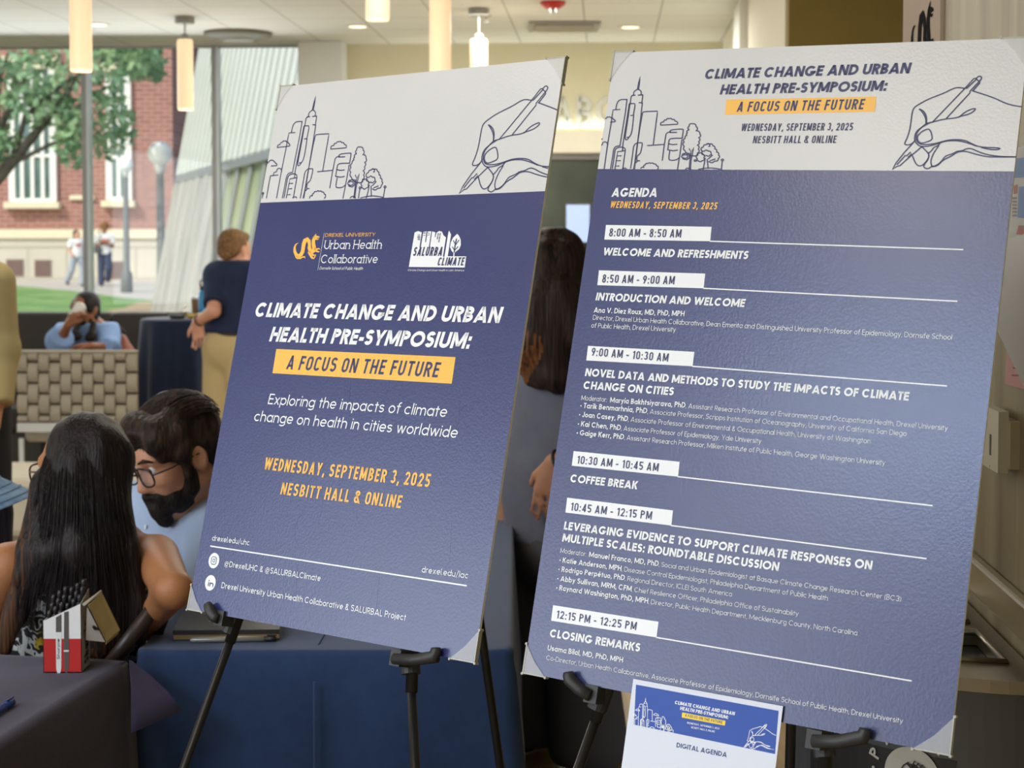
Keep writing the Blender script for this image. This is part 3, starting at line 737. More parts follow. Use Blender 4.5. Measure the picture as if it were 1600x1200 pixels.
mb = MB()
mb.prism([(0, 0), (FW, 0), (FW, FH), (0, FH)], lambda x, y, h: S3.p3(x, y, h), -.0006, 0)
mb.obj('paper_sheet', [M_PAPER], FL)
f3 = lambda pts: Z(pts, 960, 1040, .1875)
mb = MB(); S3.poly(mb, f3([(180, 158), (1369, 377), (1338, 737), (163, 492)]), h=.0002)
pn = mb.obj('blue_panel', [M_FBLUE], FL)
mb = MB()
um = S3.at(960 + .1875 * 1350, 1040 + .1875 * 560)[0]; vm = S3.at(960 + .1875 * 163, 1040 + .1875 * 492)[1] + .001
draw(S3, mb, SKY, S1, SKY_A, f3([(262, 265), (490, 562), (200, 503)]), .0007, um, vm, .0004)
mb.obj('skyline_drawing', [M_INKW], pn); mb = MB()
draw(S3, mb, HAND, S2, HAND_A, f3([(1080, 685), (1268, 490), (1255, 568)]), .0007, um, vm, .0004)
mb.obj('hand_drawing', [M_INKW], pn); mb = MB()
T = lambda *a, **k: S3.text(mb, *a, **k)
T('CLIMATE CHANGE AND URBAN', (1054.3, 1099.9), (1148, 1117.8), 5.6, bold=.215, shear=.1, h=.0004)
T('HEALTH PRE-SYMPOSIUM:', (1062.6, 1109), (1138, 1123.7), 5.6, bold=.215, shear=.1, h=.0004)
T('WEDNESDAY, SEPTEMBER 3, 2025', (1073.6, 1130.6), (1124, 1140), 3.0, bold=.16, cond=True, h=.0004)
T('NESBITT HALL & ONLINE', (1080, 1137.7), (1116.8, 1144.6), 3.0, bold=.16, cond=True, h=.0004)
mb.obj('panel_lettering', [M_INKW], pn)
mb = MB(); S3.poly(mb, f3([(566, 390), (927, 460), (922, 500), (562, 432)]), h=.0004)
yb = mb.obj('yellow_banner', [M_FYEL], pn)
mb = MB(); T('A FOCUS ON THE FUTURE', (1070.3, 1119.5), (1128.8, 1130.9), 4.4, bold=.15, cond=True, h=.0006)
mb.obj('banner_lettering', [M_FNAV], yb)
mb = MB(); T('DIGITAL AGENDA', (1056.9, 1167.5), (1135.3, 1183.4), 7.6, bold=.19, h=.0003)
mb.obj('heading_lettering', [M_FNAV], FL)
# ------------------------------------------------------------------ the room (its axis is turned 3.3 degrees to the camera)
YAW = R(3.3); _cy, _sy = math.cos(YAW), math.sin(YAW)
def RM(x, y, z): return (x * _cy + y * _sy, -x * _sy + y * _cy, z)
def rmv(mb): mb.V = [RM(*v) for v in mb.V]; return mb
def struct(name, mb, mats, turn=True, smooth=False, label=None):
    o = (rmv(mb) if turn else mb).obj(name, mats, None, smooth); o['kind'] = 'structure'
    if label: o['label'] = label
    return o
CEIL, YB, XR, XF = 3.06, 12.42, .65, .84

def tile_mat(name, rgb, gap, bw, bh, mortar, rough=.8, rot=0.0, off=(0, 0, 0), var=.03, offset=0.0, spec=.3, bump=0.0, alt=None):
    m = bpy.data.materials.new(name); m.use_nodes = True; n = m.node_tree; b = n.nodes['Principled BSDF']
    b.inputs['Roughness'].default_value = rough; b.inputs['Specular IOR Level'].default_value = spec
    tc = n.nodes.new('ShaderNodeTexCoord'); mp = n.nodes.new('ShaderNodeMapping'); mp.vector_type = 'TEXTURE'
    mp.inputs['Rotation'].default_value = (0, 0, rot) if not isinstance(rot, tuple) else rot; mp.inputs['Location'].default_value = off
    br = n.nodes.new('ShaderNodeTexBrick'); br.offset = offset; br.inputs['Scale'].default_value = 1.0
    br.inputs['Brick Width'].default_value = bw; br.inputs['Row Height'].default_value = bh; br.inputs['Mortar Size'].default_value = mortar
    br.inputs['Mortar Smooth'].default_value = .2
    c = srgb(*rgb); a2 = srgb(*alt) if alt else tuple(x * (1 - var) for x in c)
    br.inputs['Color1'].default_value = (*c, 1); br.inputs['Color2'].default_value = (*a2, 1)
    br.inputs['Mortar'].default_value = (*srgb(*gap), 1)
    n.links.new(tc.outputs['Object'], mp.inputs[0]); n.links.new(mp.outputs[0], br.inputs['Vector']); n.links.new(br.outputs['Color'], b.inputs['Base Color'])
    return m
M_CEIL = tile_mat('ceiling_tile', (218, 221, 214), (172, 174, 166), .49, .61, .006, rot=-YAW, off=(.33, -.02, 0))
M_FLOOR = mat('floor_maple', (166, 138, 92), .38, .5, alt=(140, 112, 70), vscale=3.0, stretch=(9, .8, 1), bump=.02, bscale=30)
M_BEIGE = mat('wall_beige_paint', (214, 209, 180), .75, .3, var=.02)
M_CREAM = mat('wall_cream_paint', (226, 222, 204), .75, .3, var=.02)
M_OLIVE = mat('wall_olive_paint', (140, 118, 58), .75, .3, var=.05)
M_STONE = mat('wall_stone_laminate', (166, 152, 112), .48, .3, alt=(112, 96, 66), vscale=2.6, stretch=(1, 3.6, .45), detail=8, lohi=(.3, .7))
M_TRIMW = mat('white_trim', (222, 222, 216), .6, .4, var=.02)
M_ALU = mat('aluminium_frame', (150, 152, 152), .4, .5, metal=.35, var=.05)
M_ALUL = mat('aluminium_light', (206, 214, 222), .35, .5, metal=.2, var=.03)
M_DARKG = mat('door_glass_dark', (88, 96, 86), .12, .6, alt=(64, 72, 64), vscale=1.3)

struct('floor', MB().box((-7.2, -4.2, -.1), (4.2, 12.6, 0)), [M_FLOOR])
struct('ceiling', MB().box((-7.2, -4.2, CEIL), (4.2, 12.6, CEIL + .12)), [M_CEIL])
# far wall with the laboratory sign, door zone under a trim band
mb = MB(); mb.box((-1.97, YB, 2.40), (XF + .1, YB + .16, CEIL)); mb.box((-1.97, YB, 0), (-.80, YB + .16, 2.40)); mb.box((.15, YB, 0), (XF + .1, YB + .16, 2.40))
struct('wall_far', mb, [M_BEIGE])
struct('trim_1', MB().box((-1.9, YB - .09, 2.24), (.80, YB + .02, 2.40), bev=.01), [M_CREAM])
d = struct('door_1', MB().box((-.80, YB + .03, 0), (.15, YB + .08, 2.25)), [M_DARKG], label='dark glass laboratory door under the wall lettering')
rmv(MB().box((-.86, YB, 0), (-.80, YB + .1, 2.25)).box((.15, YB, 0), (.21, YB + .1, 2.25)).box((-.80, YB, 2.20), (.15, YB + .06, 2.25))).obj('door_frame', [M_ALU], d)
# white column beside the windows, side walls
struct('wall_column', MB().box((-2.28, YB - .22, 0), (-1.95, YB + .2, CEIL), bev=.01), [mat('column_white', (216, 220, 218), .6, .4, var=.02)])
struct('wall_side', MB().box((XF, 8.05, 0), (XF + .16, YB + .1, CEIL)), [M_CREAM])
struct('trim_2', MB().box((XF - .05, 10.2, 0), (XF + .02, 10.7, CEIL)), [M_TRIMW])
struct('wall_olive', MB().box((XF, 7.9, 0), (4.2, 8.06, CEIL)), [M_OLIVE])
struct('wall_right', MB().box((XR, -4.2, 0), (XR + .2, 3.70, CEIL)), [M_STONE])
struct('wall_outer_right', MB().box((4.1, 3.6, 0), (4.2, 8, CEIL)), [M_CREAM])
mb = MB().box((-7.2, 2.5, 0), (-7.05, 12.6, CEIL)); mb.box((-7.2, -4.2, 0), (-7.05, 2.5, .5)); mb.box((-7.2, -4.2, 2.98), (-7.05, 2.5, CEIL)); mb.box((-7.2, -4.2, .5), (-7.05, -4.0, 2.98))
struct('wall_left', mb, [M_CREAM])
mb = MB()
for i in range(8): mb.box((-7.12, -4.0 + i * .925, .5), (-7.06, -3.95 + i * .925, 2.98))
struct('window_7', mb, [M_ALU], label='row of tall windows in the left wall')
struct('wall_near', MB().box((-7.2, -4.3, 0), (4.2, -4.15, CEIL)), [M_CREAM])
struct('trim_3', MB().box((XR - .022, -4, .99), (XR, 3.70, 1.05), bev=.006), [mat('wall_rail', (150, 134, 96), .35, .5, var=.15, stretch=(1, .5, 6), vscale=6)])
struct('baseboard_right', MB().box((XR - .015, -4, 0), (XR, 3.70, .10)), [M_ALU])
# window wall on the left part of the far side
M_GLASS = bpy.data.materials.new('window_glass'); M_GLASS.use_nodes = True
n = M_GLASS.node_tree; n.nodes.clear()
_o = n.nodes.new('ShaderNodeOutputMaterial'); _m = n.nodes.new('ShaderNodeMixShader'); _t = n.nodes.new('ShaderNodeBsdfTransparent'); _g = n.nodes.new('ShaderNodeBsdfGlossy')
_t.inputs[0].default_value = (.91, .94, .92, 1); _g.inputs['Roughness'].default_value = .02
_f = n.nodes.new('ShaderNodeFresnel'); _f.inputs[0].default_value = 1.28
n.links.new(_f.outputs[0], _m.inputs[0]); n.links.new(_t.outputs[0], _m.inputs[1]); n.links.new(_g.outputs[0], _m.inputs[2]); n.links.new(_m.outputs[0], _o.inputs[0])
struct('wall_sill', MB().box((-7.1, YB, 0), (-2.26, YB + .16, .55)), [M_CREAM])
xs = [-7.05, -6.74, -5.81, -4.88, -3.95, -2.955, -2.26]
for i in range(len(xs) - 1):
    a, b = xs[i], xs[i + 1]; wd = .024
    mb = MB(); mb.box((b - wd, YB + .0, .55), (b + .012, YB + .12, CEIL)); mb.box((a, YB + .02, .55), (b, YB + .10, .60)); mb.box((a, YB + .05, CEIL - .012), (b, YB + .10, CEIL))
    f = struct('window_%d' % (i + 1), mb, [M_ALU], label='tall window bay of the far glass wall')
    rmv(MB().box((b + .0125, YB + .0, .60), (b + .026, YB + .11, CEIL - .012))).obj('glazing_bead', [M_ALUL], f)
    rmv(MB().box((a + .02, YB + .05, .60), (b - wd, YB + .06, CEIL - .012))).obj('glass_pane', [M_GLASS], f)

# raised wall lettering over the door
SL = Sheet(RM(-.9, YB - .012, 2.75), RM(1, 0, 0), (0, 0, -1), RM(0, -1, 0))
M_LET = mat('brushed_letters', (186, 188, 176), .5, .4, metal=.1, var=.04)
mb = MB(); a = SL.at(836, 199); b = SL.at(1000, 202)
SL.text(mb, 'LABOR', (a[0], a[1]), (b[0], a[1]), .225, bold=.17, uv=True, h=.02)
nV, nF = len(mb.V), list(mb.F); back = [tuple(np.array(v) - np.array(SL.n) * .03) for v in mb.V]
mb.add(back, [tuple(reversed(f)) for f in nF])
for f in nF:
    for i in range(len(f)): mb.F.append((f[i], f[i - 1], f[i - 1] + nV, f[i] + nV)); mb.M.append(0)
tag(mb.obj('wall_lettering', [M_LET]), 'raised silver wall letters above the far glass door', 'sign lettering')
# lit notice screen seen between the boards
t = thing('wall_screen', 'small lit pale blue screen on the dark far door', 'screen', RM(.58, YB - .03, 1.76))
SD = Sheet(RM(0, YB - .03, 2.25), RM(1, 0, 0), (0, 0, -1), RM(0, -1, 0))
a, b = SD.at(885, 320), SD.at(921, 378)
mb = MB(); mb.prism([(a[0] - .012, a[1] - .012), (b[0] + .012, a[1] - .012), (b[0] + .012, b[1] + .012), (a[0] - .012, b[1] + .012)], SD.p3, -.03, .0)
mb.obj('screen_frame', [mat('screen_bezel', (70, 76, 60), .5)], t)
mb = MB(); mb.prism([(a[0], a[1]), (b[0], a[1]), (b[0], b[1]), (a[0], b[1])], SD.p3, .0, .003)
mb.obj('screen_panel', [mat('screen_glow', (160, 180, 225), .4, emit=(165, 188, 236), estr=.55)], t)

# ------------------------------------------------------------------ ceiling fittings
M_FIX = mat('fixture_grey', (150, 150, 144), .5, .4, metal=.2)
M_SHADE = mat('opal_glass_shade', (248, 226, 196), .4, .5, emit=(255, 214, 168), estr=.6)
M_CHROME = mat('brushed_steel', (150, 150, 148), .35, .5, metal=.6)
def pendant(label, px, ytop, ybot, wpx, d):
    c = P(px, ybot, d); z0 = c[2]; r = wpx / 2 * d / F; L = .46
    t = thing('pendant_lamp', label, 'pendant lamp', (c[0], c[1], CEIL), 'cylindrical pendant lamps')
    X, Y = c[0], c[1]
    MB().lathe([(r * .55, z0 + .004), (r * .92, z0), (r, z0 + .012), (r, z0 + L - .01), (r * .9, z0 + L), (.012, z0 + L)], (X, Y, 0), 28).obj('lamp_shade', [M_SHADE], t, True)
    MB().lathe([(.02, z0 + L - .02), (.028, z0 + L), (.028, z0 + L + .03), (.008, z0 + L + .04)], (X, Y, 0), 14).obj('lamp_holder', [M_FIX], t, True)
    MB().tube([(X, Y, z0 + L + .03), (X, Y, CEIL - .02)], .0055, 8).obj('cord', [M_CHROME], t)
    MB().lathe([(.06, CEIL - .045), (.064, CEIL - .04), (.064, CEIL - .002), (.0, CEIL - .001)], (X, Y, 0), 24).obj('canopy', [M_FIX], t)
    l = bpy.data.lights.new('pendant_bulb', 'POINT'); l.energy = 7; l.color = (1, .82, .6); l.shadow_soft_size = .05
    lo = bpy.data.objects.new('pendant_bulb', l); COL.objects.link(lo); lo.parent = t; lo.location = Vector((0, 0, z0 - .28 - CEIL))
    return t
pendant('opal cylinder pendant lamp in front of the first window post, far left', 127, 0, 112, 34, 8.0)
pendant('opal cylinder pendant lamp hanging before the slanted ribbed facade', 290, 70, 172, 24.5, 11.0)
pendant('opal pendant lamp cut by the top of the photo, left of the white board', 590, -60, 32, 37, 7.4)
pendant('long glowing pendant lamp just above the top edge of the left board', 688, 0, 132, 33, 8.4)
pendant('small pendant lamp farthest back, near the red alarm', 748, 70, 176, 27, 10.6)
def ceil_at(px, py, z=CEIL):
    r = ray(px, py); k = (z - CAMZ) / r[2]; return r[0] * k, r[1] * k
M_EMW = mat('downlight_lens', (255, 246, 224), .4, emit=(255, 240, 205), estr=1.6)
for lab, px, py in (('recessed downlight behind the topmost pendant lamp', 559, 41), ('recessed downlight above the right board', 985, 42), ('recessed downlight beside the leftmost pendant lamp', 152, 38)):
    x, y = ceil_at(px, py)
    t = thing('recessed_downlight', lab, 'ceiling light', (x, y, CEIL), 'recessed downlights')
    MB().lathe([(.062, CEIL - .004), (.085, CEIL - .008), (.09, CEIL - .001), (.06, CEIL - .001)], (x, y, 0), 24).obj('trim_ring', [M_TRIMW], t, True)
    MB().lathe([(0, CEIL - .005), (.06, CEIL - .005), (.06, CEIL - .001)], (x, y, 0), 24).obj('lens', [M_EMW], t)
x, y = ceil_at(864, 3)
t = thing('smoke_alarm', 'red round fire alarm on the ceiling', 'fire alarm', (x, y, CEIL))
MB().lathe([(0, CEIL - .04), (.045, CEIL - .038), (.075, CEIL - .02), (.078, CEIL)], (x, y, 0), 24).obj('alarm_body', [mat('alarm_red', (190, 48, 38), .45)], t, True)
MB().lathe([(0, CEIL - .075), (.016, CEIL - .07), (.02, CEIL - .038)], (x, y, 0), 14).obj('alarm_strobe', [mat('strobe_clear', (205, 205, 200), .3)], t, True)
x, y = ceil_at(881, 39)
t = thing('ceiling_vent', 'rectangular ceiling air vent with pale grille below the red alarm', 'air vent', (x, y, CEIL))
MB().box((x - .24, y - .22, CEIL - .022), (x + .24, y + .22, CEIL - .001), bev=.006).obj('vent_frame', [M_FIX], t)
mb = MB()
for i in range(7): mb.obox((x, y - .165 + i * .055, CEIL - .024), (.2, 0, 0), (0, .021, .006), (0, 0, .002))
mb.obj('louvre', [M_CREAM], t)
x, y = ceil_at(372, 51)
t = thing('ceiling_speaker', 'flat grey round ceiling diffuser above the ribbed facade', 'air diffuser', (x, y, CEIL))
MB().lathe([(0, CEIL - .05), (.12, CEIL - .05), (.13, CEIL - .042), (.2, CEIL - .034), (.24, CEIL - .02), (.24, CEIL)], (x, y, 0), 28).obj('diffuser_plate', [mat('diffuser_grey', (112, 112, 98), .6)], t, True)
MB().lathe([(.10, CEIL - .056), (.105, CEIL - .06), (.11, CEIL - .05)], (x, y, 0), 28).obj('inner_ring', [M_FIX], t, True)
x, y = ceil_at(760, 24)
t = thing('sprinkler', 'tiny ceiling sprinkler head beside the farthest pendant lamp', 'sprinkler', (x, y, CEIL))
MB().lathe([(.03, CEIL), (.03, CEIL - .008), (.008, CEIL - .012), (.008, CEIL - .04), (.026, CEIL - .045), (0, CEIL - .047)], (x, y, 0), 14).obj('sprinkler_head', [M_FIX], t, True)

# strip light lying on the trim shelf under the lettering
lo = light('AREA', 'cove_strip_light', RM(-.35, YB - .05, 2.42), (math.pi, 0, -YAW), 5, (1, .97, .9), shape='RECTANGLE', size=2.6, size_y=.05)
# plaque with a black dragon emblem on the stone wall
def RW(px, py, off=0.0):
    r = ray(px, py); n_ = np.array([_cy, -_sy, 0]); k = (XR - off) / (r @ n_); return r * k + np.array([0, 0, CAMZ])
SW = Sheet(RM(XR - .003, 3.70, 2.6), RM(0, -1, 0), (0, 0, -1), RM(-1, 0, 0))
t = thing('wall_plaque', 'pale pinkish plaque with a black dragon emblem, above the right board', 'plaque', RM(XR, 3.5, 2.1))
a, b = SW.at(1415, -60), SW.at(1471, 140)
mb = MB(); mb.prism([(a[0], a[1]), (b[0], a[1]), (b[0], b[1]), (a[0], b[1])], SW.p3, -.003, .004)
mb.obj('plaque_panel', [mat('plaque_pink', (182, 160, 138), .8, .2, var=.04)], t)
dragon(lambda x, y: SW.p3(*SW.at(1427 + (x - 150) * .108, 1 + (y - 120) * .325), .0055)).obj('dragon_emblem', [mat('emblem_black', (26, 25, 25), .95, .05)], t)
# ------------------------------------------------------------------ outside the windows
M_BRICK = tile_mat('red_brick', (166, 116, 106), (186, 152, 140), .40, .14, .016, rot=(R(90), 0, 0), offset=.5, alt=(148, 102, 95))
M_LIME = mat('limestone', (208, 200, 184), .8, .3, var=.10, vscale=.8)
M_LIMEB = mat('limestone_cream', (232, 220, 190), .8, .3, var=.05)
M_WFR = mat('window_white_paint', (240, 238, 230), .6, .4)
M_PANE = mat('old_window_pane', (104, 132, 132), .15, .6, alt=(66, 92, 92), vscale=.9)
M_LOUV = mat('brown_louvre', (128, 104, 98), .7, .3, var=.1)
M_PAVE = mat('concrete_paving', (206, 196, 184), .85, .3, var=.07, vscale=.7)
M_GRASS = mat('lawn', (150, 178, 112), .9, .2, alt=(112, 150, 84), vscale=1.2, detail=8, bump=.3, bscale=20)
M_DIRT = mat('bare_path', (204, 178, 144), .9, .2, var=.1)
# terrain strips rise gently to the building
def strip(name, prof, m, x0=-40, x1=14):
    mb = MB(); V = []
    for y, z in prof: V += [(x0, y, z), (x1, y, z)]
    V2 = [(a, b, c - .3) for a, b, c in V]; k = len(prof)
    mb.add(V + V2, [(2 * i, 2 * i + 1, 2 * i + 3, 2 * i + 2) for i in range(k - 1)] + [(2 * k + 2 * i, 2 * k + 2 * i + 2, 2 * k + 2 * i + 3, 2 * k + 2 * i + 1) for i in range(k - 1)] + [(0, 2 * k, 2 * k + 1, 1), (2 * k - 2, 2 * k - 1, 4 * k - 1, 4 * k - 2)] + [(2 * i, 2 * i + 2, 2 * k + 2 * i + 2, 2 * k + 2 * i) for i in range(k - 1)] + [(2 * i + 1, 2 * k + 2 * i + 1, 2 * k + 2 * i + 3, 2 * i + 3) for i in range(k - 1)])
    o = mb.obj(name, [m]); o['kind'] = 'structure'; return o
strip('ground_paving', [(13.2, -.05), (30, -.02), (36, .12), (46, .30), (52.5, .36)], M_PAVE)
# lawn: its far edge runs obliquely away to the left
def gz(y): return np.interp(y, [13.2, 30, 36, 46, 52.5], [-.05, -.02, .12, .30, .36])
def on_ground(px, py):
    r = ray(px, py); lo, hi = 14.0, 52.0
    for _ in range(40):
        m_ = (lo + hi) / 2; z = CAMZ + r[2] / r[1] * m_
        if z > gz(m_): lo = m_
        else: hi = m_
    return r[0] / r[1] * lo, lo
far = [on_ground(px, py) for px, py in ((-160, 442), (-60, 445), (25, 448), (70, 452), (110, 456), (150, 461), (190, 467), (225, 470), (262, 474))]
poly = far + [(far[-1][0] + .4, 22), (-2.5, 16), (-2.5, 14.2), (-8, 14.2), (-9.5, 27), (-13, 33), (-20, 33), (far[0][0], 20)]
from mathutils.geometry import tessellate_polygon
def flat(name, poly, m, h, fn=gz):
    tri = tessellate_polygon([[Vector((a, b, 0)) for a, b in poly]])
    mb = MB(); k = len(poly)
    V = [(a, b, fn(b) + h) for a, b in poly] + [(a, b, fn(b) - .02) for a, b in poly]; Fc = []
    for f in tri:
        a, b, c = (np.array(poly[i]) for i in f)
        s = (b - a)[0] * (c - a)[1] - (b - a)[1] * (c - a)[0]
        f = tuple(f) if s > 0 else tuple(f)[::-1]
        Fc += [f, tuple(i + k for i in f[::-1])]
    for i in range(k): j = (i + 1) % k; Fc.append((i, j, k + j, k + i))
    mb.add(V, Fc); return mb.obj(name, [m])
o = flat('lawn', poly, M_GRASS, .03); tag(o, 'green lawn outside the far windows', 'grass', kind='stuff')
d0 = [on_ground(px, py) for px, py in ((195, 484), (215, 476), (262, 473.5), (262, 486))]
o = flat('ground_path', d0 + [(d0[-1][0], 17), (d0[0][0], 17)], M_DIRT, .05); o['kind'] = 'structure'

# brick hall
YBK = 52.0
X = lambda px, y=YBK: (px - 800) / F * y
Zp = lambda py, y=YBK: P(800, py, y)[2]
hall = thing('brick_building', 'old red brick building with pale stone base across the lawn', 'building', (X(120), YBK, .3))
MB().box((X(-220), YBK, Zp(358)), (X(272), YBK + 6, 11)).obj('brick_wall', [M_BRICK], hall)
MB().box((X(-220), YBK - .25, Zp(373)), (X(272), YBK + 6, Zp(358.5)), bev=.03).obj('stone_course', [M_LIMEB], hall)
b = MB().box((X(-220), YBK - .14, .2), (X(272), YBK + 6, Zp(373))).obj('stone_base', [M_LIME], hall)
mb = MB()
for xx in (46, 106, 160, 214): mb.box((X(xx) - .015, YBK - .155, .2), (X(xx) + .015, YBK - .12, Zp(385)))
mb.box((X(-220), YBK - .17, .2), (X(272), YBK - .12, Zp(433)))
mb.box((X(-220), YBK - .16, Zp(387)), (X(272), YBK - .12, Zp(384)))
mb.obj('stone_joint', [mat('stone_joint_grey', (186, 178, 164), .8)], b)
for x0, x1, ya, yb in ((13, 39, 405, 430), (57, 82, 406, 431), (172, 197, 408, 435)):
    f = MB().box((X(x0) - .03, YBK - .16, Zp(yb) - .03), (X(x1) + .03, YBK - .13, Zp(ya) + .03)).obj('basement_vent', [M_LIME], hall)
    mb = MB(); k = 8
    for i in range(k):
        z = Zp(yb) + (i + .5) * (Zp(ya) - Zp(yb)) / k
        mb.obox(((X(x0) + X(x1)) / 2, YBK - .17, z), ((X(x1) - X(x0)) / 2, 0, 0), (0, .018, .02), (0, 0, .02))
    mb.obj('louvre', [M_LOUV], f)
def hall_window(x0, x1, ya, yb, nv, nh):
    W0, W1_, za, zb = X(x0), X(x1), Zp(ya), Zp(yb)
    mb = MB(); e = .10
    for i in range(nv + 1):
        x = W0 + (W1_ - W0) * i / nv; hw = .10 if i in (0, nv) else .055
        mb.box((x - hw, YBK - .16, zb), (x + hw, YBK - .02, za))
    for j in range(nh + 1):
        z = zb + (za - zb) * j / nh; hw = .10 if j in (0, nh) else .05
        mb.box((W0, YBK - .15, z - hw), (W1_, YBK - .03, z + hw))
    f = mb.obj('window', [M_WFR], hall)
    MB().box((W0, YBK - .08, zb), (W1_, YBK - .06, za)).obj('window_pane', [M_PANE], f)
    MB().box((W0 - .22, YBK - .36, zb - .22), (W1_ + .22, YBK, zb - .02), bev=.02).obj('window_sill', [M_LIMEB], f)
hall_window(23, 87, 100, 315, 4, 3); hall_window(174, 204, 110, 313, 2, 3); hall_window(-90, -30, 100, 315, 4, 3)
MB().box((X(10), YBK - .2, Zp(108)), (X(100), YBK, Zp(88))).obj('lintel', [M_LIMEB], hall)
MB().box((X(165), YBK - .2, Zp(116)), (X(213), YBK, Zp(96))).obj('lintel', [M_LIMEB], hall)
MB().box((X(112), YBK - .12, Zp(312)), (X(150), YBK, Zp(305))).obj('stone_course', [M_LIMEB], hall)

# ribbed metal hall on the right, leaning, with a glazed lower storey
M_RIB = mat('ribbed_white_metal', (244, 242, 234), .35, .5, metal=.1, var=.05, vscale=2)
M_LGL = mat('tinted_facade_glass', (190, 196, 150), .2, .5, alt=(136, 148, 112), vscale=.5, detail=6)
M_MESH = mat('pale_screen_panels', (196, 190, 180), .6, .4, alt=(162, 158, 150), vscale=1.2, stretch=(3, 3, .35), detail=5)
A = np.array([-6.05, 30.0]); B = np.array([-3.38, 22.0]); dr = (B - A) / np.linalg.norm(B - A); nrm = np.array([dr[1], -dr[0]])  # nrm -> away from us
if nrm[0] < 0: nrm = -nrm
LEAN = .19
def fac(s, z, off=0.0):
    q = A + dr * s + nrm * (LEAN * (z - 2.73) + off); return (q[0], q[1], z)
met = thing('ribbed_building', 'modern building with leaning white ribbed metal upper storey outside the window', 'building', fac(4, 0))
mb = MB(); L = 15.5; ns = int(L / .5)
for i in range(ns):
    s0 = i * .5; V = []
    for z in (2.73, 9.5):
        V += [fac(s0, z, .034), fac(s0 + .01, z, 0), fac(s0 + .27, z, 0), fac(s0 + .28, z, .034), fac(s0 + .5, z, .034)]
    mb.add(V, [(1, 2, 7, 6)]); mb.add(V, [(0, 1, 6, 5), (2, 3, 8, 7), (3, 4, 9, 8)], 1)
mb.add([fac(0, 2.73, .04), fac(L, 2.73, .04), fac(L, 2.73, 3), fac(0, 2.73, 3), fac(0, 9.5, .04), fac(L, 9.5, .04), fac(L, 9.5, 3), fac(0, 9.5, 3)], [(0, 3, 2, 1), (4, 5, 6, 7), (1, 2, 6, 5), (2, 3, 7, 6), (3, 0, 4, 7)])
mb.obj('ribbed_cladding', [M_RIB, mat('cladding_painted_shade', (172, 178, 172), .4, .5, metal=.1)], met)  # grooves and rib sides coloured darker to stand in for rib shading
MB().add([fac(s, z, o) for o in (.0, .25) for z in (2.62, 2.76) for s in (0, L)], [(0, 1, 3, 2), (4, 6, 7, 5), (0, 4, 5, 1), (2, 3, 7, 6), (0, 2, 6, 4), (1, 5, 7, 3)]).obj('edge_trim', [M_ALU], met)
MB().add([fac(s, z, o) for o in (.12, .35) for z in (-.1, 2.66) for s in (5.6, L)], [(0, 1, 3, 2), (4, 6, 7, 5), (0, 4, 5, 1), (2, 3, 7, 6), (0, 2, 6, 4), (1, 5, 7, 3)]).obj('lower_glazing', [M_LGL], met)
mb = MB()
for i in range(12):
    s0 = i * .47; V = [fac(s, z, o) for o in (.0 + .03 * (i % 2), .2) for z in (-.1, 2.66) for s in (s0, s0 + .455)]
    mb.add(V, [(0, 1, 3, 2), (4, 6, 7, 5), (0, 4, 5, 1), (2, 3, 7, 6), (0, 2, 6, 4), (1, 5, 7, 3)])
mb.obj('screen_panel', [M_MESH], met)
mb = MB()
for s in np.arange(5.6, L, 1.1): mb.tube([fac(s, -.1, .08), fac(s, 2.66, .08)], .035, 6)
mb.obj('glazing_bar', [M_ALU], met)

# street lamps
def street_lamp(label, px, pyc, rpx, d):
    r = rpx * d / F; x = X(px, d); zc = Zp(pyc, d); zg = float(gz(d)) - .02
    t = thing('street_lamp', label, 'street lamp', (x, d, zg), 'globe street lamps')
    MB().lathe([(r * .45, zc - r * .95)] + [(r * math.sin(a), zc - r * math.cos(a)) for a in np.linspace(.5, math.pi, 12)], (x, d, 0), 20).obj('globe', [mat('lamp_globe', (246, 246, 244), .3)], t, True)
    MB().lathe([(.06, zc - r * 1.7), (r * .34, zc - r * 1.6), (r * .5, zc - r * .98), (r * .3, zc - r * .9)], (x, d, 0), 16).obj('collar', [mat('lamp_collar', (190, 190, 184), .5)], t, True)
    MB().lathe([(.16, zg), (.15, zg + .5), (.085, zg + .6), (.07, zc - r * 1.6)], (x, d, 0), 14).obj('pole', [mat('lamp_pole_grey', (104, 106, 104), .5)], t, True)
street_lamp('white globe street lamp, nearer of the two outside', 252, 240, 19, 31)
street_lamp('dimmer globe street lamp standing farther back, outside', 198, 258, 11.5, 43)

# tree in front of the brick building
M_BARK = mat('bark', (96, 92, 86), .9, .2, var=.3)
M_LEAF = mat('tree_leaf', (158, 186, 140), .6, .4, alt=(110, 150, 116), vscale=1.5)
def tree(label, base, crown, n_leaf, branches, seed):
    rd = random.Random(seed); x, y = base; z = float(gz(y)) - .05
    t = thing('leafy_tree', label, 'tree', (x, y, z))
    mb = MB()
    for pts, r0, r1 in branches:
        k = len(pts); mb.tube(pts, [r0 + (r1 - r0) * i / (k - 1) for i in range(k)], 7)
    mb.obj('trunk', [M_BARK], t, True)
    mb = MB()
    for i in range(n_leaf):
        c, rr = rd.choice(crown)
        while True:
            p = np.array([rd.uniform(-1, 1) for _ in range(3)])
            if p @ p < 1: break
        p = np.array(c) + p * np.array(rr); a = np.array([rd.gauss(0, 1) for _ in range(3)]); a /= np.linalg.norm(a)
        b = np.cross(a, [rd.gauss(0, 1) for _ in range(3)]); b /= np.linalg.norm(b); s = rd.uniform(.07, .15)
        mb.add([p - a * s, p + b * s * .45, p + a * s, p - b * s * .45], [(0, 1, 2, 3)])
    mb.obj('foliage', [M_LEAF], t)
dT = 30.0; g = lambda px, py, d=dT: P(px, py, d)
base = (X(-95, dT), dT)
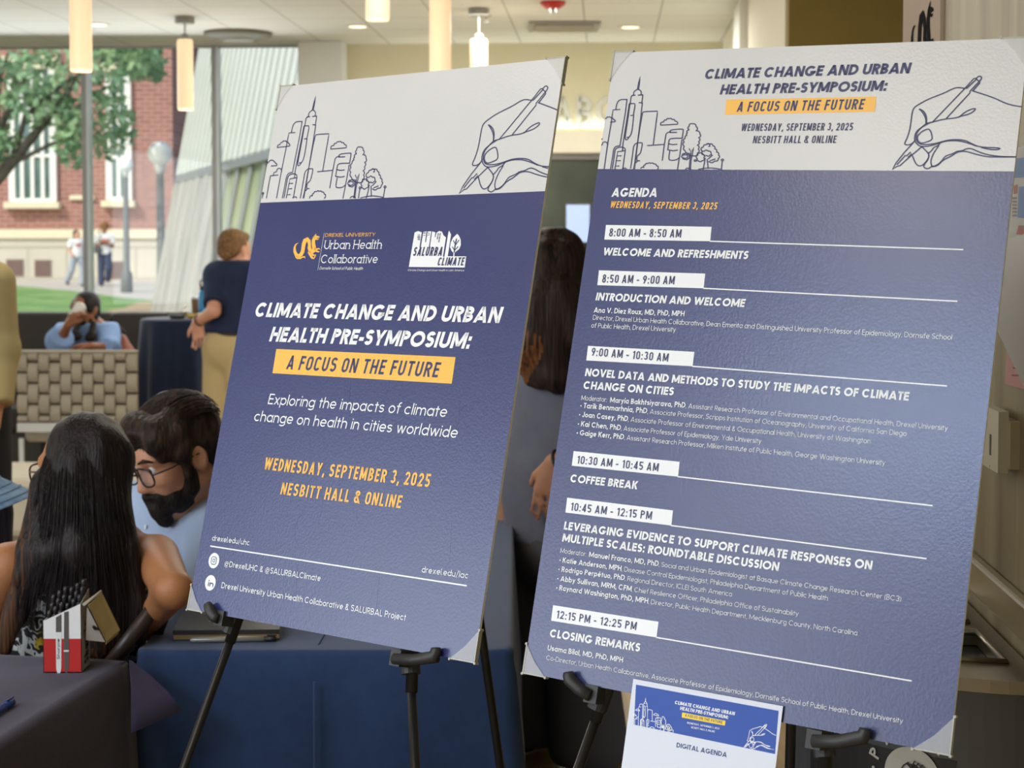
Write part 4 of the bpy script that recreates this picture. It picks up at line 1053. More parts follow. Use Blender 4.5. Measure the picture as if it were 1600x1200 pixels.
tree('leafy tree with dark slanting branches in front of the brick building', base,
     [(g(20, 95), (.85, 1.2, .55)), (g(95, 120), (.9, 1.2, .6)), (g(170, 95), (.75, 1, .45)), (g(170, 190, 31), (.5, .8, .7)), (g(60, 165), (.7, 1, .4)), (g(115, 210), (.35, .7, .6)), (g(-60, 130), (1, 1, .8)), (g(200, 80), (.55, .8, .3)), (g(0, 225), (.4, .6, .35)), (g(228, 100, 33), (.4, .6, .35))], 2500,
     [([(base[0], dT, -.1), g(-85, 380), g(-60, 330), g(0, 275), g(50, 215), g(95, 160), g(130, 110)], .2, .03), ([g(-60, 330), g(-20, 240), g(20, 160), g(50, 90)], .12, .03), ([g(0, 275), g(30, 250), g(80, 225), g(110, 215)], .06, .02), ([g(20, 248), g(40, 180), g(100, 130), g(170, 90)], .06, .02), ([g(-30, 262), g(-5, 200), g(0, 120), g(15, 80)], .06, .02)], 3)
# ------------------------------------------------------------------ easels
M_EASEL = mat('easel_black_metal', (40, 38, 36), .35, .5, metal=.4, var=.1)
M_EPLAS = mat('easel_black_plastic', (48, 46, 44), .5, .45, var=.1)
M_RUBBER = mat('rubber_black', (30, 30, 30), .8, .3)
def easel(label, S, Wd, Hd, legs, holders, rear):
    """legs: pixel pairs along each front leg (in a plane just behind the board)"""
    off = -.030
    Sb = Sheet(S.p3(0, 0, off), S.ux, S.uv, S.n)
    def plane_pt(px, py): return Sb.p3(*Sb.at(px, py))
    feet = []; lines = []
    for (a, b) in legs:
        A_, B_ = plane_pt(*a), plane_pt(*b); dz = B_ - A_
        foot = A_ + dz * (A_[2] / -dz[2]); lines.append((A_, dz / np.linalg.norm(dz))); feet.append(foot)
    apex = Sb.p3(Wd * .5, .16)
    t = thing('display_easel', label, 'easel', (apex[0], apex[1], 0), 'black tripod display easels')
    for (A_, d_), f, hp in zip(lines, feet, holders):
        top = Sb.p3(*(np.array([Wd * .5, .16]) + np.array([(-.035 if f is feet[0] else .035), 0])))
        knee = A_ - d_ * .02
        mb = MB(); mb.tube([knee + (A_ - knee) * 1.6, f * .999], .0072, 12); l = mb.obj('leg', [M_EASEL], t, True)
        MB().tube([top, knee + d_ * .06], .0092, 12).obj('leg_sleeve', [M_EASEL], l, True)
        MB().tube([f + np.array([0, 0, .035]), f + np.array([0, 0, .0])], .011, 12).obj('rubber_foot', [M_RUBBER], l, True)
        # board holder: clamp on the leg, arm running out under the board and an upturned hook
        h0, h1, h2 = hp
        c0 = plane_pt(*h0); a1 = Sheet(S.p3(0, 0, .010), S.ux, S.uv, S.n); e1 = a1.p3(*a1.at(*h1)); e2 = a1.p3(*a1.at(*h2))
        mb = MB(); mb.tube([c0 - d_ * .03, c0 + d_ * .022], .0145, 14)
        mid = c0 + S.n * .03
        mb.obox((c0 + mid) / 2, S.n * .02, S.uv * .012, S.ux * .010)
        h = mb.obj('board_holder', [M_EPLAS], t)
        q0 = c0 + S.n * .036 + S.uv * .002
        mb = MB(); mb.tube([q0, e1 * .5 + q0 * .5 + S.uv * .003, e1, e1 * .35 + e2 * .65, e2], [.0085, .0085, .0095, .0085, .007], 8)
        mb.obj('hook', [M_EPLAS], h, True)
    rt = Sb.p3(Wd * .5, .16, -.02)
    fr = rear[2]      # the rear leg swings back to the floor
    mb = MB(); f = np.array([fr[0], fr[1], 0.0]); mb.tube([rt, f], .0078, 12); l = mb.obj('leg', [M_EASEL], t, True)
    MB().tube([f + np.array([0, 0, .035]), f], .011, 12).obj('rubber_foot', [M_RUBBER], l, True)
    mb = MB(); mb.tube([apex - S.ux * .05, apex + S.ux * .05], .02, 12); mb.tube([apex, rt], .014, 10)
    mb.obj('hub', [M_EPLAS], t, True)
    return t, lines
def rear_foot(S, Wd, p1, p2):
    """floor point of the rear leg: the leg starts at the hub and is seen passing p1 and p2"""
    rt = S.p3(Wd * .5, .16, -.05)
    # plane through camera and the seen line
    n_ = np.cross(ray(*p1), ray(*p2)); C = np.array([0, 0, CAMZ])
    # feet lie straight behind the board
    back = np.array([-S.n[0], -S.n[1], 0]); back /= np.linalg.norm(back)
    best = None
    for s in np.linspace(.15, 1.1, 200):
        for q in np.linspace(-.4, .4, 81):
            f = rt + back * s + S.ux * np.array([1, 1, 0]) * q; f[2] = 0
            m1 = abs((f - C) @ n_) / np.linalg.norm(n_)
            h = f + (rt - f) * .3
            m2 = abs((h - C) @ n_) / np.linalg.norm(n_)
            e = m1 + m2 + .02 * abs(q) + .01 * abs(s - .55)
            if best is None or e < best[0]: best = (e, f)
    return best[1]
rf1 = rear_foot(S1, W1, (716, 1040), (748, 1196))
easel('black tripod easel holding the left symposium board', S1, W1, H1, [((372, 968), (287, 1200)), ((641, 1040), (649, 1200))],
      [((366, 968), (330, 957), (324, 944)), ((641, 1030), (681, 1026), (681, 1012))], ((716, 1040), (748, 1196), rf1))
rf2 = np.array([.43, 2.62, 0])
easel('black tripod easel holding the right agenda board', S2, W2, H2, [((945, 1085), (904, 1200)), ((1284, 1150), (1290, 1200))],
      [((941, 1085), (890, 1062), (888, 1050)), ((1286, 1155), (1350, 1152), (1352, 1138))], ((1284, 1150), (1290, 1200), rf2))

# ------------------------------------------------------------------ tables with navy cloths
M_CLOTH = mat('navy_table_cloth', (44, 66, 106), .85, .25, var=.12, vscale=30, bump=.12, bscale=420, sheen=.25)
M_CLOTH2 = mat('dark_violet_navy_cloth', (56, 49, 74), .88, .25, var=.10, vscale=30, bump=.12, bscale=420, sheen=.25)
M_CLOTHD = mat('deep_navy_cloth', (32, 44, 72), .85, .25, var=.15, vscale=20, bump=.1, bscale=200, sheen=.2)
M_TLEG = mat('table_leg_grey', (110, 110, 112), .4, .5, metal=.5)
def cloth_box(corners, z, zb, amp, nfold, seed, rad=.012, flare=.02, sub=150):
    """a cloth over a table top: top face, rounded edge and a skirt with soft folds. corners counter-clockwise"""
    rd = random.Random(seed); C4 = [np.array(c, float) for c in corners]; cen = sum(C4) / 4
    peri = []; k = sub // 4
    for i in range(4):
        a, b = C4[i], C4[(i + 1) % 4]
        for j in range(k):
            s = j / k; p = a + (b - a) * s; e = (b - a) / np.linalg.norm(b - a); nn = np.array([e[1], -e[0]])
            cw = max(0, 1 - min(s, 1 - s) * np.linalg.norm(b - a) / .05)
            prev = C4[i - 1]; 
            peri.append((p, nn, i + s, cw))
    ph = [rd.uniform(0, 6.28) for _ in range(4)]
    rows = []
    prof = [(0, -.02, 0)] + [(rad * math.sin(a) , rad * (1 - math.cos(a)), 0) for a in np.linspace(.3, math.pi / 2, 4)]
    n = len(peri); V = []; 
    lev = [(-rad + rad * math.sin(a), rad * (1 - math.cos(a)), 0) for a in np.linspace(0, math.pi / 2, 5)] + [(0, d_, min(1, d_ / .35)) for d_ in np.linspace(.05, z - zb, 9)]
    for o_, dz, f in lev:
        for p, nn, u, cw in peri:
            fold = f * (amp * math.sin(u * nfold * 6.283 / 4 + ph[0]) + amp * .6 * math.sin(u * nfold * 1.7 * 6.283 / 4 + ph[1])) + flare * f + .03 * f * cw
            q = p + nn * (o_ + fold) + (p - cen) / np.linalg.norm(p - cen) * (-.008 * (cw if f == 0 else 0))
            V.append((q[0], q[1], z - dz))
    Fc = [tuple(range(n))]
    for r_ in range(len(lev) - 1):
        for j in range(n):
            j2 = (j + 1) % n; Fc.append((r_ * n + j, (r_ + 1) * n + j, (r_ + 1) * n + j2, r_ * n + j2))
    return V, Fc
TZ = .74
# centre table, long side running away from the camera
t = thing('folding_table', 'folding table under the blue navy cloth behind the left board', 'table', (-.39, 4.36, 0))
MB().box((-.775, 3.47, TZ - .045), (-.005, 5.26, TZ - .006), bev=.01).obj('tabletop', [mat('table_laminate', (120, 112, 100), .6)], t)
for x in (-.68, -.1):
    for y in (3.75, 4.98): MB().tube([(x, y, TZ - .04), (x, y, 0)], .016, 10).obj('leg', [M_TLEG], t, True)
V, Fc = cloth_box([(-.79, 3.45), (.005, 3.45), (.005, 5.28), (-.79, 5.28)], TZ, .02, .010, 9, 5, rad=.014, flare=.012)
mb = MB(); mb.add(V, Fc)
# stitched fold line down the front
x = (489 - 800) / F * 3.44
mb.tube([(x, 3.425, TZ - .06), (x, 3.42, .05)], .003, 6); mb.tube([(x, 3.5, TZ + .0005), (x + .02, 4.2, TZ + .0005)], .0015, 5)
o = mb.obj('table_cloth', [M_CLOTH], None, True); tag(o, 'blue navy cloth over the table behind the left board', 'tablecloth')
# near table in the left corner, turned about ten degrees
e1 = np.array([-.17, -.985]); e2 = np.array([-.985, .17]); q0 = np.array([-.783, 3.385])
cor = [q0 + e1 * 1.83, q0, q0 + e2 * .76, q0 + e2 * .76 + e1 * 1.83]
t = thing('folding_table', 'folding table under the dark violet cloth in the near left corner', 'table', (*(sum(cor) / 4), 0))
mb = MB(); mb.prism([tuple(c * .97 + (sum(cor) / 4) * .03) for c in cor], lambda a, b, h: (a, b, h), TZ - .045, TZ - .006); mb.obj('tabletop', [bpy.data.materials['table_laminate']], t)
for a in (.2, 1.6):
    for b in (.1, .66):
        p = q0 + e1 * a + e2 * b; MB().tube([(p[0], p[1], TZ - .04), (p[0], p[1], 0)], .016, 10).obj('leg', [M_TLEG], t, True)
V, Fc = cloth_box(cor, TZ, .02, .012, 8, 9, rad=.018, flare=.02)
mb = MB(); mb.add(V, Fc)
def wedge(mb, pts, thick):
    """soft pleat: curved surface between two edges given as point lists, with thickness"""
    a, b = pts
    k = len(a); n_ = 6; V = []
    for i in range(k):
        for j in range(n_ + 1):
            s = j / n_; p = np.array(a[i]) * (1 - s) + np.array(b[i]) * s; V.append(p)
    V2 = [v + np.array(thick) for v in V]; m = len(V)
    Fc = []
    for i in range(k - 1):
        for j in range(n_):
            f = (i * (n_ + 1) + j, i * (n_ + 1) + j + 1, (i + 1) * (n_ + 1) + j + 1, (i + 1) * (n_ + 1) + j)
            Fc.append(f); Fc.append(tuple(x + m for x in f[::-1]))
    for i in range(k - 1):
        for j in (0, n_):
            a_, b_ = i * (n_ + 1) + j, (i + 1) * (n_ + 1) + j
            Fc.append((a_, b_, b_ + m, a_ + m))
    for j in range(n_):
        a_ = (k - 1) * (n_ + 1) + j; Fc.append((a_, a_ + 1, a_ + 1 + m, a_ + m))
    mb.add(V + V2, Fc)
# the hanging corner of the cloth, pulled out into a point
tip = P(286, 1110, 3.30)
A0 = np.array([q0[0] - .004, q0[1] - .004, TZ - .003]); A1 = P(205, 1146, 3.20)
mid = lambda a, b, t_, d_: a * (1 - t_) + b * t_ + v_(d_)
v_ = lambda q: np.array(q, float)
wedge(mb, ([A0, mid(A0, A1, .35, (.006, -.012, 0)), mid(A0, A1, .7, (.004, -.010, 0)), A1], [A0 + v_((.004, .002, 0)), mid(A0, tip, .35, (0, 0, .010)), mid(A0, tip, .7, (0, 0, .010)), tip]), (-.003, .010, -.003))
o = mb.obj('table_cloth', [M_CLOTH2], None, True); tag(o, 'dark violet navy cloth on the near left table, one corner pulled out', 'tablecloth')

# notebook with silver pen on the centre table
t = thing('notebook', 'black notebook with a pale sticker, lying on the blue navy table', 'notebook', P(355, 992, 3.6) * np.array([1, 1, 0]) + np.array([0, 0, TZ]))
zt = TZ + .0008
nb = [P(270, 1004, 3.535), P(437, 1001, 3.545), P(441, 981, 3.70), P(286, 978, 3.72)]
nb = [(p[0], p[1]) for p in nb]
MB().prism(nb, lambda a, b, h: (a, b, h), zt + .012, zt + .022).obj('cover', [mat('notebook_black', (42, 40, 38), .5, .45)], t)
inn = [tuple(np.array(p) * .985 + sum(np.array(q) for q in nb) / 4 * .015) for p in nb]
MB().prism(inn, lambda a, b, h: (a, b, h), zt + .001, zt + .012).obj('pages', [mat('page_edge_tan', (150, 124, 84), .8)], t)
MB().prism(nb, lambda a, b, h: (a, b, h), zt, zt + .002).obj('cover', [bpy.data.materials['notebook_black']], t)
st = [P(327, 987, 3.62), P(350, 988.5, 3.61), P(358, 984, 3.65), P(340, 981, 3.675)]
MB().prism([(p[0], p[1]) for p in st], lambda a, b, h: (a, b, h), zt + .022, zt + .0226).obj('sticker', [mat('sticker_pale', (226, 206, 190), .6, alt=(206, 150, 140), vscale=60)], t)
def pen(name, label, a, b, r, mb_, mc_, frac=.72, cat='pen', group=None):
    a, b = np.array(a), np.array(b); d = b - a
    t = thing(name, label, cat, tuple(a), group)
    MB().tube([a, a + d * .03, a + d * frac], [r * .5, r, r], 10).obj('barrel', [mb_], t, True)
    MB().tube([a + d * frac, a + d * .97, b], [r * 1.08, r * 1.08, r * .6], 10).obj('pen_cap', [mc_], t, True)
    MB().tube([a + d * (frac + .03) + np.array([0, 0, r * 1.3]), b + np.array([0, 0, r * 1.2])], r * .3, 6).obj('clip', [mc_], t)
    return t
M_SILV = mat('pen_silver', (168, 166, 158), .35, .5, metal=.4); M_BLK = mat('pen_black', (32, 30, 30), .4)
a = P(297, 1006, 3.515); b = P(432, 1003.5, 3.525); 
pen('pen', 'silver pen with black ends along the front of the black notebook', (a[0], a[1], zt + .0065), (b[0], b[1], zt + .0065), .0058, M_SILV, M_BLK, .86)
# blue pen at the frame edge
a = P(-48, 1152, 2.86); b = P(21, 1107, 3.04)
t = pen('pen', 'blue ballpoint pen on the near table at the left photo edge', (a[0], a[1], TZ + .008), (b[0], b[1], TZ + .008), .0068, mat('pen_blue', (38, 78, 160), .35), mat('pen_blue_dark', (34, 60, 120), .35), .8)

# carton of markers
M_BOXW = mat('carton_white', (226, 224, 224), .55, .4); M_BOXR = mat('carton_red', (186, 34, 32), .5, .45, var=.06, vscale=12)
M_BOXT = mat('carton_inside_tan', (190, 168, 116), .8, .3); M_BOXG = mat('carton_side_grey', (168, 164, 158), .55, .4)
D0, D1 = 3.270, 3.335
BX0, BX1 = P(68, 1058, D0)[0], P(128, 1058, D0)[0]
zz = lambda py, d=D0: P(100, py, d)[2]
zb_ = TZ + .001
zl, zr, zbk = zz(971), zz(943), zz(930)
zred = zz(998)
t = thing('marker_carton', 'open red and white carton holding black markers on the near table', 'carton', ((BX0 + BX1) / 2, (D0 + D1) / 2, TZ))
mb = MB(); th = .0012
fr = lambda pts, y0, y1, m: mb.prism(pts, lambda a, b, h: (a, h, b), y0, y1, m)
fr([(BX0, zb_), (BX1, zb_), (BX1, zred), (BX0, zred)], D0, D0 + th, 1)
fr([(BX0, zred), (BX1, zred), (BX1, zr), (BX0, zl)], D0, D0 + th, 0)
fr([(BX0, zb_), (BX1, zb_), (BX1, zbk), (BX0, zbk - .05)], D1 - th, D1, 0)
sd = lambda pts, x0, x1, m: mb.prism(pts, lambda a, b, h: (h, a, b), x0, x1, m)
sd([(D0, zb_), (D1, zb_), (D1, zbk - .05), (D0, zl)], BX0, BX0 + th, 0)
sd([(D0, zb_), (D1, zb_), (D1, zbk), (D0, zr)], BX1 - th, BX1, 2)
mb.box((BX0, D0, zb_), (BX1, D1, zb_ + .0015), 0)
mb.obj('carton_body', [M_BOXW, M_BOXR, M_BOXG], t)
# printed markers on the front
SF = Sheet((BX0, D0 - .0003, zl), (1, 0, 0), (0, 0, -1), (0, -1, 0))
q = lambda pts: [(x_ / 1600 * 240, 880 + y_ / 1200 * 180) for x_, y_ in pts]
mb = MB(); SF.poly(mb, q([(582, 718), (640, 718), (638, 1090), (628, 1148), (600, 1152), (586, 1100)]), h=.0002); SF.poly(mb, q([(665, 905), (718, 905), (718, 922), (665, 922)]), h=.0004)
pr = mb.obj('printed_marker', [mat('print_white', (222, 222, 222), .5)], t)
mb = MB(); SF.poly(mb, q([(582, 565), (640, 530), (640, 718), (582, 718)]), h=.0002); SF.poly(mb, q([(668, 510), (715, 500), (718, 905), (665, 905)]), h=.0002); SF.poly(mb, q([(667, 922), (717, 922), (715, 1080), (700, 1150), (685, 1150), (670, 1080)]), h=.0002)
mb.obj('printed_cap', [mat('print_grey', (84, 78, 76), .5)], pr)
def vtext(S, mb, body, x0, y0, y1, cap, bold=.16, h=.0006):
    """text running upward along the sheet from pixel (x0,y0) to y1"""
    a = S.at(x0, y0); b = S.at(x0, y1); Sv = Sheet(S.p3(*a), -S.uv, S.ux, S.n)
    Sv.text(mb, body, (0, 0), (a[1] - b[1], 0), abs(S.at(x0 + cap, y0)[0] - a[0]), bold=bold, uv=True, h=h)
mb = MB(); vtext(SF, mb, 'Sharpie', 93.6, 1030, 998, 4.5, .16, .0005)
mb.obj('printed_lettering', [M_BLK], pr)
SR = Sheet((BX1 + .0004, D0, zr), (0, 1, 0), (0, 0, -1), (1, 0, 0))
mb = MB(); a_ = (D1 - D0)
Sv = Sheet(SR.p3(.050, zr - TZ - .012), -SR.uv, SR.ux * -1, SR.n)
Sv = Sheet(SR.p3(.052, zr - TZ - .012), (0, 0, 1), (0, 1, 0), (1, 0, 0))
Sv.text(mb, 'Sharpie', (0, 0), (.085, 0), .034, bold=.17, uv=True, h=.0004)
mb.obj('side_lettering', [mat('print_dark', (60, 56, 56), .5)], t)
# torn lid folded out to the right
lid = MB()
c1, c2, c3, c4 = P(128.5, 944, D0 + .01), P(159, 922, D1 - .01), P(187, 984, D1 + .02), P(174, 1004, D0 + .05)
c5 = P(134, 1000, D0 + .02)
def plate(mb, pts, m0, m1, th=.0012):
    pts = [np.array(p) for p in pts]; n_ = np.cross(pts[1] - pts[0], pts[2] - pts[0]); n_ /= np.linalg.norm(n_)
    if n_[1] > 0: n_ = -n_
    k = len(pts); A_ = [p + n_ * th / 2 for p in pts]; B_ = [p - n_ * th / 2 for p in pts]
    f1 = tuple(range(k)); nf = np.cross(A_[1] - A_[0], A_[2] - A_[0])
    if nf @ n_ < 0: f1 = f1[::-1]
    i = len(mb.V); mb.add(A_ + B_, [f1], m0); mb.F += [tuple(i + k + x for x in f1[::-1])] + [(i + a, i + (a + 1) % k, i + k + (a + 1) % k, i + k + a) for a in range(k)]; mb.M += [m1] * (k + 1)
plate(lid, [P(136, 949, D0 + .006), c5, P(164, 1003, D0 + .045), P(140, 955, D0 + .02)], 0, 1)
plate(lid, [P(138, 946, D0 + .012), P(159, 926, D1 - .005), P(187, 984, D1 + .02), P(166, 1002, D0 + .047)], 1, 1)
plate(lid, [P(166, 1002, D0 + .047), P(187, 984, D1 + .02), P(183, 992, D1 + .02), P(165, 1007, D0 + .048)], 1, 1)
plate(lid, [P(128, 944, D0 + .003), P(158, 922, D1 - .01), P(159, 926, D1 - .005), P(131, 947, D0 + .004)], 0, 1)
lo_ = lid.obj('lid_flap', [M_BOXW, M_BOXT], t)
mb = MB(); plate(mb, [P(144, 980, D0 + .018), P(146, 977, D0 + .018), P(155, 982, D0 + .024), P(156, 985, D0 + .024), P(147, 984, D0 + .02)], 0, 0)
mb.obj('printed_shape', [M_BLK], lo_)
# black markers standing in the carton
M_MARK = mat('marker_black', (30, 28, 30), .28, .5)
proto = None; k = 0
for j in range(4):
    for i in range(6):
        x_ = BX0 + .0075 + i * .0122 + (.0 if j % 2 else .0015); y_ = D0 + .0085 + j * .0158
        top = zl + .018 + .0052 * i + .008 * j - .014 * (1 - j / 3) + .003 * ((i * 7 + j * 3) % 3)
        if proto is None:
            proto = t = thing('marker', 'black capped marker standing in the open red and white carton', 'marker', (x_, y_, zb_ + .004), 'markers in the carton')
            MB().lathe([(0, 0), (.0035, .002), (.0055, .012), (.0055, .075)], (x_, y_, zb_ + .004), 10).obj('barrel', [M_SILV], t, True)
            MB().lathe([(.0057, .07), (.0057, .108), (.0052, .112), (0, .113)], (x_, y_, zb_ + .004), 10).obj('marker_cap', [M_MARK], t, True)
            o = proto
        else: o = copy_tree(proto)
        o.location = (x_, y_, top - .113)

# ------------------------------------------------------------------ far seating by the windows
M_BENCH = mat('bench_charcoal', (66, 62, 58), .75, .35, var=.08, bump=.05)
t = thing('window_bench', 'long charcoal upholstered bench with high back along the windows', 'bench', RM(-3.6, 11.3, 0))
for i, (a, b) in enumerate(((-5.35, -4.45), (-4.44, -3.525), (-3.51, -2.42))):
    rmv(MB().box((a, 11.62, .40), (b, 11.76, 1.085), bev=.02)).obj('back_panel', [M_BENCH], t)
    rmv(MB().box((a, 11.05, .30), (b, 11.64, .46), bev=.025)).obj('seat_cushion', [M_BENCH], t)
rmv(MB().box((-5.34, 11.12, 0), (-2.43, 11.7, .29))).obj('plinth', [mat('bench_plinth', (70, 66, 62), .7)], t)
# woven lounge chair seen from behind
M_STRAP = mat('woven_strap_greige', (176, 168, 150), .7, .35, var=.10, vscale=5, bump=.15, bscale=60)
M_STRAPD = mat('woven_strap_back', (92, 86, 78), .8, .3)
M_WHM = mat('white_metal_frame', (214, 216, 214), .4, .5)
dW = 9.6; x0, x1 = X(24, dW), X(213, dW); zt_, zb2 = Zp(549, dW), Zp(660, dW)
cx_ = (x0 + x1) / 2
t = thing('woven_chair', 'lounge chair with a back of woven greige straps, seen from behind', 'armchair', (cx_, dW + .4, 0))
mb = MB(); MB_ = mb; mb.box((x0 + .01, dW + .02, zb2 - .01), (x1 - .01, dW + .05, zt_ - .012))
mb.obj('back_core', [M_STRAPD], t)
mb = MB(); nc = 11; cw = (x1 - x0) / nc; pitch = 33.2 * dW / F
for i in range(nc):
    a = x0 + i * cw + .003; b = x0 + (i + 1) * cw - .003
    for j in range(-1, 5):
        zc_ = zt_ - pitch * (j + .5 + (.5 if i % 2 else 0)); h_ = pitch * .44
        lo_z, hi_z = max(zc_ - h_, zb2), min(zc_ + h_, zt_)
        if hi_z - lo_z < .012: continue
        V = []; n_ = 7
        for q_ in range(n_ + 1):
            s = q_ / n_; z_ = lo_z + (hi_z - lo_z) * s; bul = .034 * math.sin(math.pi * min(max(.08 + s * .84, 0), 1)) ** .6
            V += [(a, dW + .018 - bul, z_), (b, dW + .018 - bul, z_)]
        k = len(V); V += [(v[0], dW + .03, v[2]) for v in V]
        Fc = []
        for q_ in range(n_):
            i0 = 2 * q_; Fc += [(i0, i0 + 1, i0 + 3, i0 + 2), (k + i0, i0, i0 + 2, k + i0 + 2), (i0 + 1, k + i0 + 1, k + i0 + 3, i0 + 3)]
        Fc += [(0, k, k + 1, 1), (k - 2, k - 1, 2 * k - 1, 2 * k - 2)]
        mb.add(V, Fc)
mb.box((x0, dW - .015, zt_ - .01), (x1, dW + .05, zt_ + .006), bev=.006)
mb.obj('woven_back', [M_STRAP], t)
MB().box((x0 + .02, dW + .05, .42), (x1 - .02, dW + .72, .53), bev=.03).obj('seat', [M_STRAP], t)
mb = MB(); mb.box((x0, dW - .01, zb2 - .055), (x1, dW + .03, zb2 - .004)); mb.box((x0, dW, zb2 - .055), (x0 + .035, dW + .72, zb2 - .01)); mb.box((x1 - .035, dW, zb2 - .055), (x1, dW + .72, zb2 - .01))
mb.obj('frame_rail', [M_WHM], t)
for xx in (x0 + .018, x1 - .018):
    for yy in (dW + .012, dW + .70): MB().tube([(xx, yy, .45), (xx, yy, 0)], .016, 8).obj('leg', [M_WHM], t, True)
# pale low ottoman beyond the near seats
px0, px1 = X(-60, 8.3), X(205, 8.3)
t = thing('ottoman', 'low cream upholstered bench partly hidden behind the woman with long hair', 'ottoman', ((px0 + px1) / 2, 8.5, 0))
M_OTT = mat('cream_upholstery', (208, 200, 180), .7, .3, var=.05)
MB().box((px0, 8.2, .12), (px1, 8.85, .42), bev=.04).obj('cushion', [M_OTT], t)
MB().box((px0 + .03, 8.25, .02), (px1 - .03, 8.8, .125)).obj('base', [mat('ottoman_base', (150, 140, 118), .6)], t)

# high table with a navy cloth to the floor
dH = 10.72; cxh, zh = X(293, dH), 1.098; rh = .30
t = thing('cocktail_table', 'high round table under a deep navy cloth by the windows', 'table', (cxh, dH, 0))
MB().lathe([(0, zh - .025), (rh - .012, zh - .025), (rh - .012, zh - .004), (0, zh - .004)], (cxh, dH, 0), 32).obj('tabletop', [bpy.data.materials['table_laminate']], t)
MB().lathe([(.2, .002), (.2, .02), (.03, .04), (.03, zh - .03)], (cxh, dH, 0), 20).obj('pedestal', [M_TLEG], t)
mb = MB(); n_ = 120; lev = [(0, 0, 0), (.9, 0, 0), (.985, .004, 0), (1.0, .014, 0)] + [(1.0, z_, min(1, z_ / .4)) for z_ in np.linspace(.05, zh - .012, 9)]
V = []
for f_, dz, g_ in lev:
    for j in range(n_):
        th_ = 2 * math.pi * j / n_; rr = rh * max(f_, .001) * (1 + g_ * (.045 * math.sin(th_ * 14) + .03 * math.sin(th_ * 9 + 1)) + .10 * g_)
        V.append((cxh + rr * math.cos(th_), dH + rr * math.sin(th_), zh - dz))
mb.add(V, [(r_ * n_ + j, (r_ + 1) * n_ + j, (r_ + 1) * n_ + (j + 1) % n_, r_ * n_ + (j + 1) % n_) for r_ in range(len(lev) - 1) for j in range(n_)])
o = mb.obj('table_cloth', [M_CLOTHD], None, True); tag(o, 'deep navy cloth hanging from the high round table to the floor', 'tablecloth')
# things on the high table
zt2 = zh + .0005
c = P(277, 495, 10.60)
t = thing('paper_bowl', 'small white bowl on the high round table', 'bowl', (c[0], c[1], zt2))
MB().lathe([(.0, .001), (.04, .001), (.066, .045), (.069, .046), (.066, .048), (.038, .006), (0, .006)], (c[0], c[1], zt2), 24).obj('bowl_shell', [mat('paper_white', (236, 236, 232), .6)], t, True)
MB().lathe([(.0395, .0008), (.041, .0), (.055, .022), (.0535, .022)], (c[0], c[1], zt2), 24).obj('dark_band', [mat('bowl_band', (60, 62, 64), .6)], t, True)
u_ = MB().tube([(c[0] - .03, c[1], zt2 + .02), (c[0] + .03, c[1] - .01, zt2 + .055), (c[0] + .065, c[1] - .01, zt2 + .085)], [.008, .006, .012], 8).obj('plastic_fork', [bpy.data.materials['paper_white']], None, True)
tag(u_, 'white plastic utensil leaning out of the white bowl', 'utensil')
c = P(302, 494, 10.58)
o = MB().tube([(c[0] - .05, c[1], zt2 + .028), (c[0] - .025, c[1] - .01, zt2 + .017), (c[0] + .02, c[1] - .01, zt2 + .017), (c[0] + .055, c[1], zt2 + .03), (c[0] + .064, c[1], zt2 + .04)], [.006, .016, .017, .012, .004], 10).obj('banana', [mat('banana_yellow', (206, 178, 70), .5, var=.1)], None, True)
tag(o, 'yellow banana beside the white bowl on the high table', 'banana')
c = P(319, 492, 10.74)
t = thing('water_bottle', 'bright blue water bottle with a black carry loop on the high table', 'bottle', (c[0], c[1], zt2))
MB().lathe([(0, 0), (.034, .001), (.036, .01), (.036, .15), (.03, .172), (.024, .182)], (c[0], c[1], zt2), 20).obj('bottle_body', [mat('bottle_blue', (44, 150, 214), .3)], t, True)
MB().lathe([(.026, .178), (.027, .2), (.02, .208), (0, .208)], (c[0], c[1], zt2), 18).obj('bottle_lid', [M_BLK], t, True)
MB().tube([(c[0] - .022, c[1], zt2 + .2), (c[0] - .024, c[1], zt2 + .235), (c[0], c[1], zt2 + .255), (c[0] + .024, c[1], zt2 + .235), (c[0] + .022, c[1], zt2 + .2)], .006, 8).obj('carry_loop', [M_BLK], t, True)
c = P(308, 493, 10.82)
t = thing('paper_cup', 'tan paper cup half hidden beside the blue water bottle', 'cup', (c[0], c[1], zt2))
MB().lathe([(0, 0), (.028, 0), (.038, .12), (.04, .122)], (c[0], c[1], zt2), 20).obj('cup_body', [mat('kraft_tan', (176, 134, 92), .7)], t, True)
MB().lathe([(.041, .118), (.042, .126), (.036, .134), (0, .135)], (c[0], c[1], zt2), 20).obj('cup_lid', [bpy.data.materials['paper_white']], t, True)

# ------------------------------------------------------------------ right wall: papers, device, recycling bin
def wall_sheet(name, label, cat, pts, m, off=.002):
    S = Sheet(RM(XR - off, 3.70, 2.6), RM(0, -1, 0), (0, 0, -1), RM(-1, 0, 0))
    t = thing(name, label, cat, tuple(S.p3(*S.at(*pts[0]))))
    q = [tuple(S.at(*p)) for p in pts]
    mb = MB(); mb.prism(q, S.p3, -.0008, 0); mb.obj('sheet', [m], t)
    return t, S
M_PRW = mat('posted_paper_white', (196, 194, 190), .7); M_PRP = mat('posted_paper_pink', (198, 146, 142), .7, var=.05)
t, S = wall_sheet('wall_poster', 'printed poster with blue and red blocks pinned on the right wall', 'poster', [(1560, 240), (1660, 210), (1660, 392), (1560, 372)], M_PRW)
mb = MB(); S.poly(mb, [(1592, 292), (1660, 285), (1660, 345), (1590, 340)]); S.poly(mb, [(1582, 248), (1660, 240), (1660, 272), (1584, 278)]); mb.obj('blue_print', [mat('print_blue', (78, 116, 168), .6)], t)
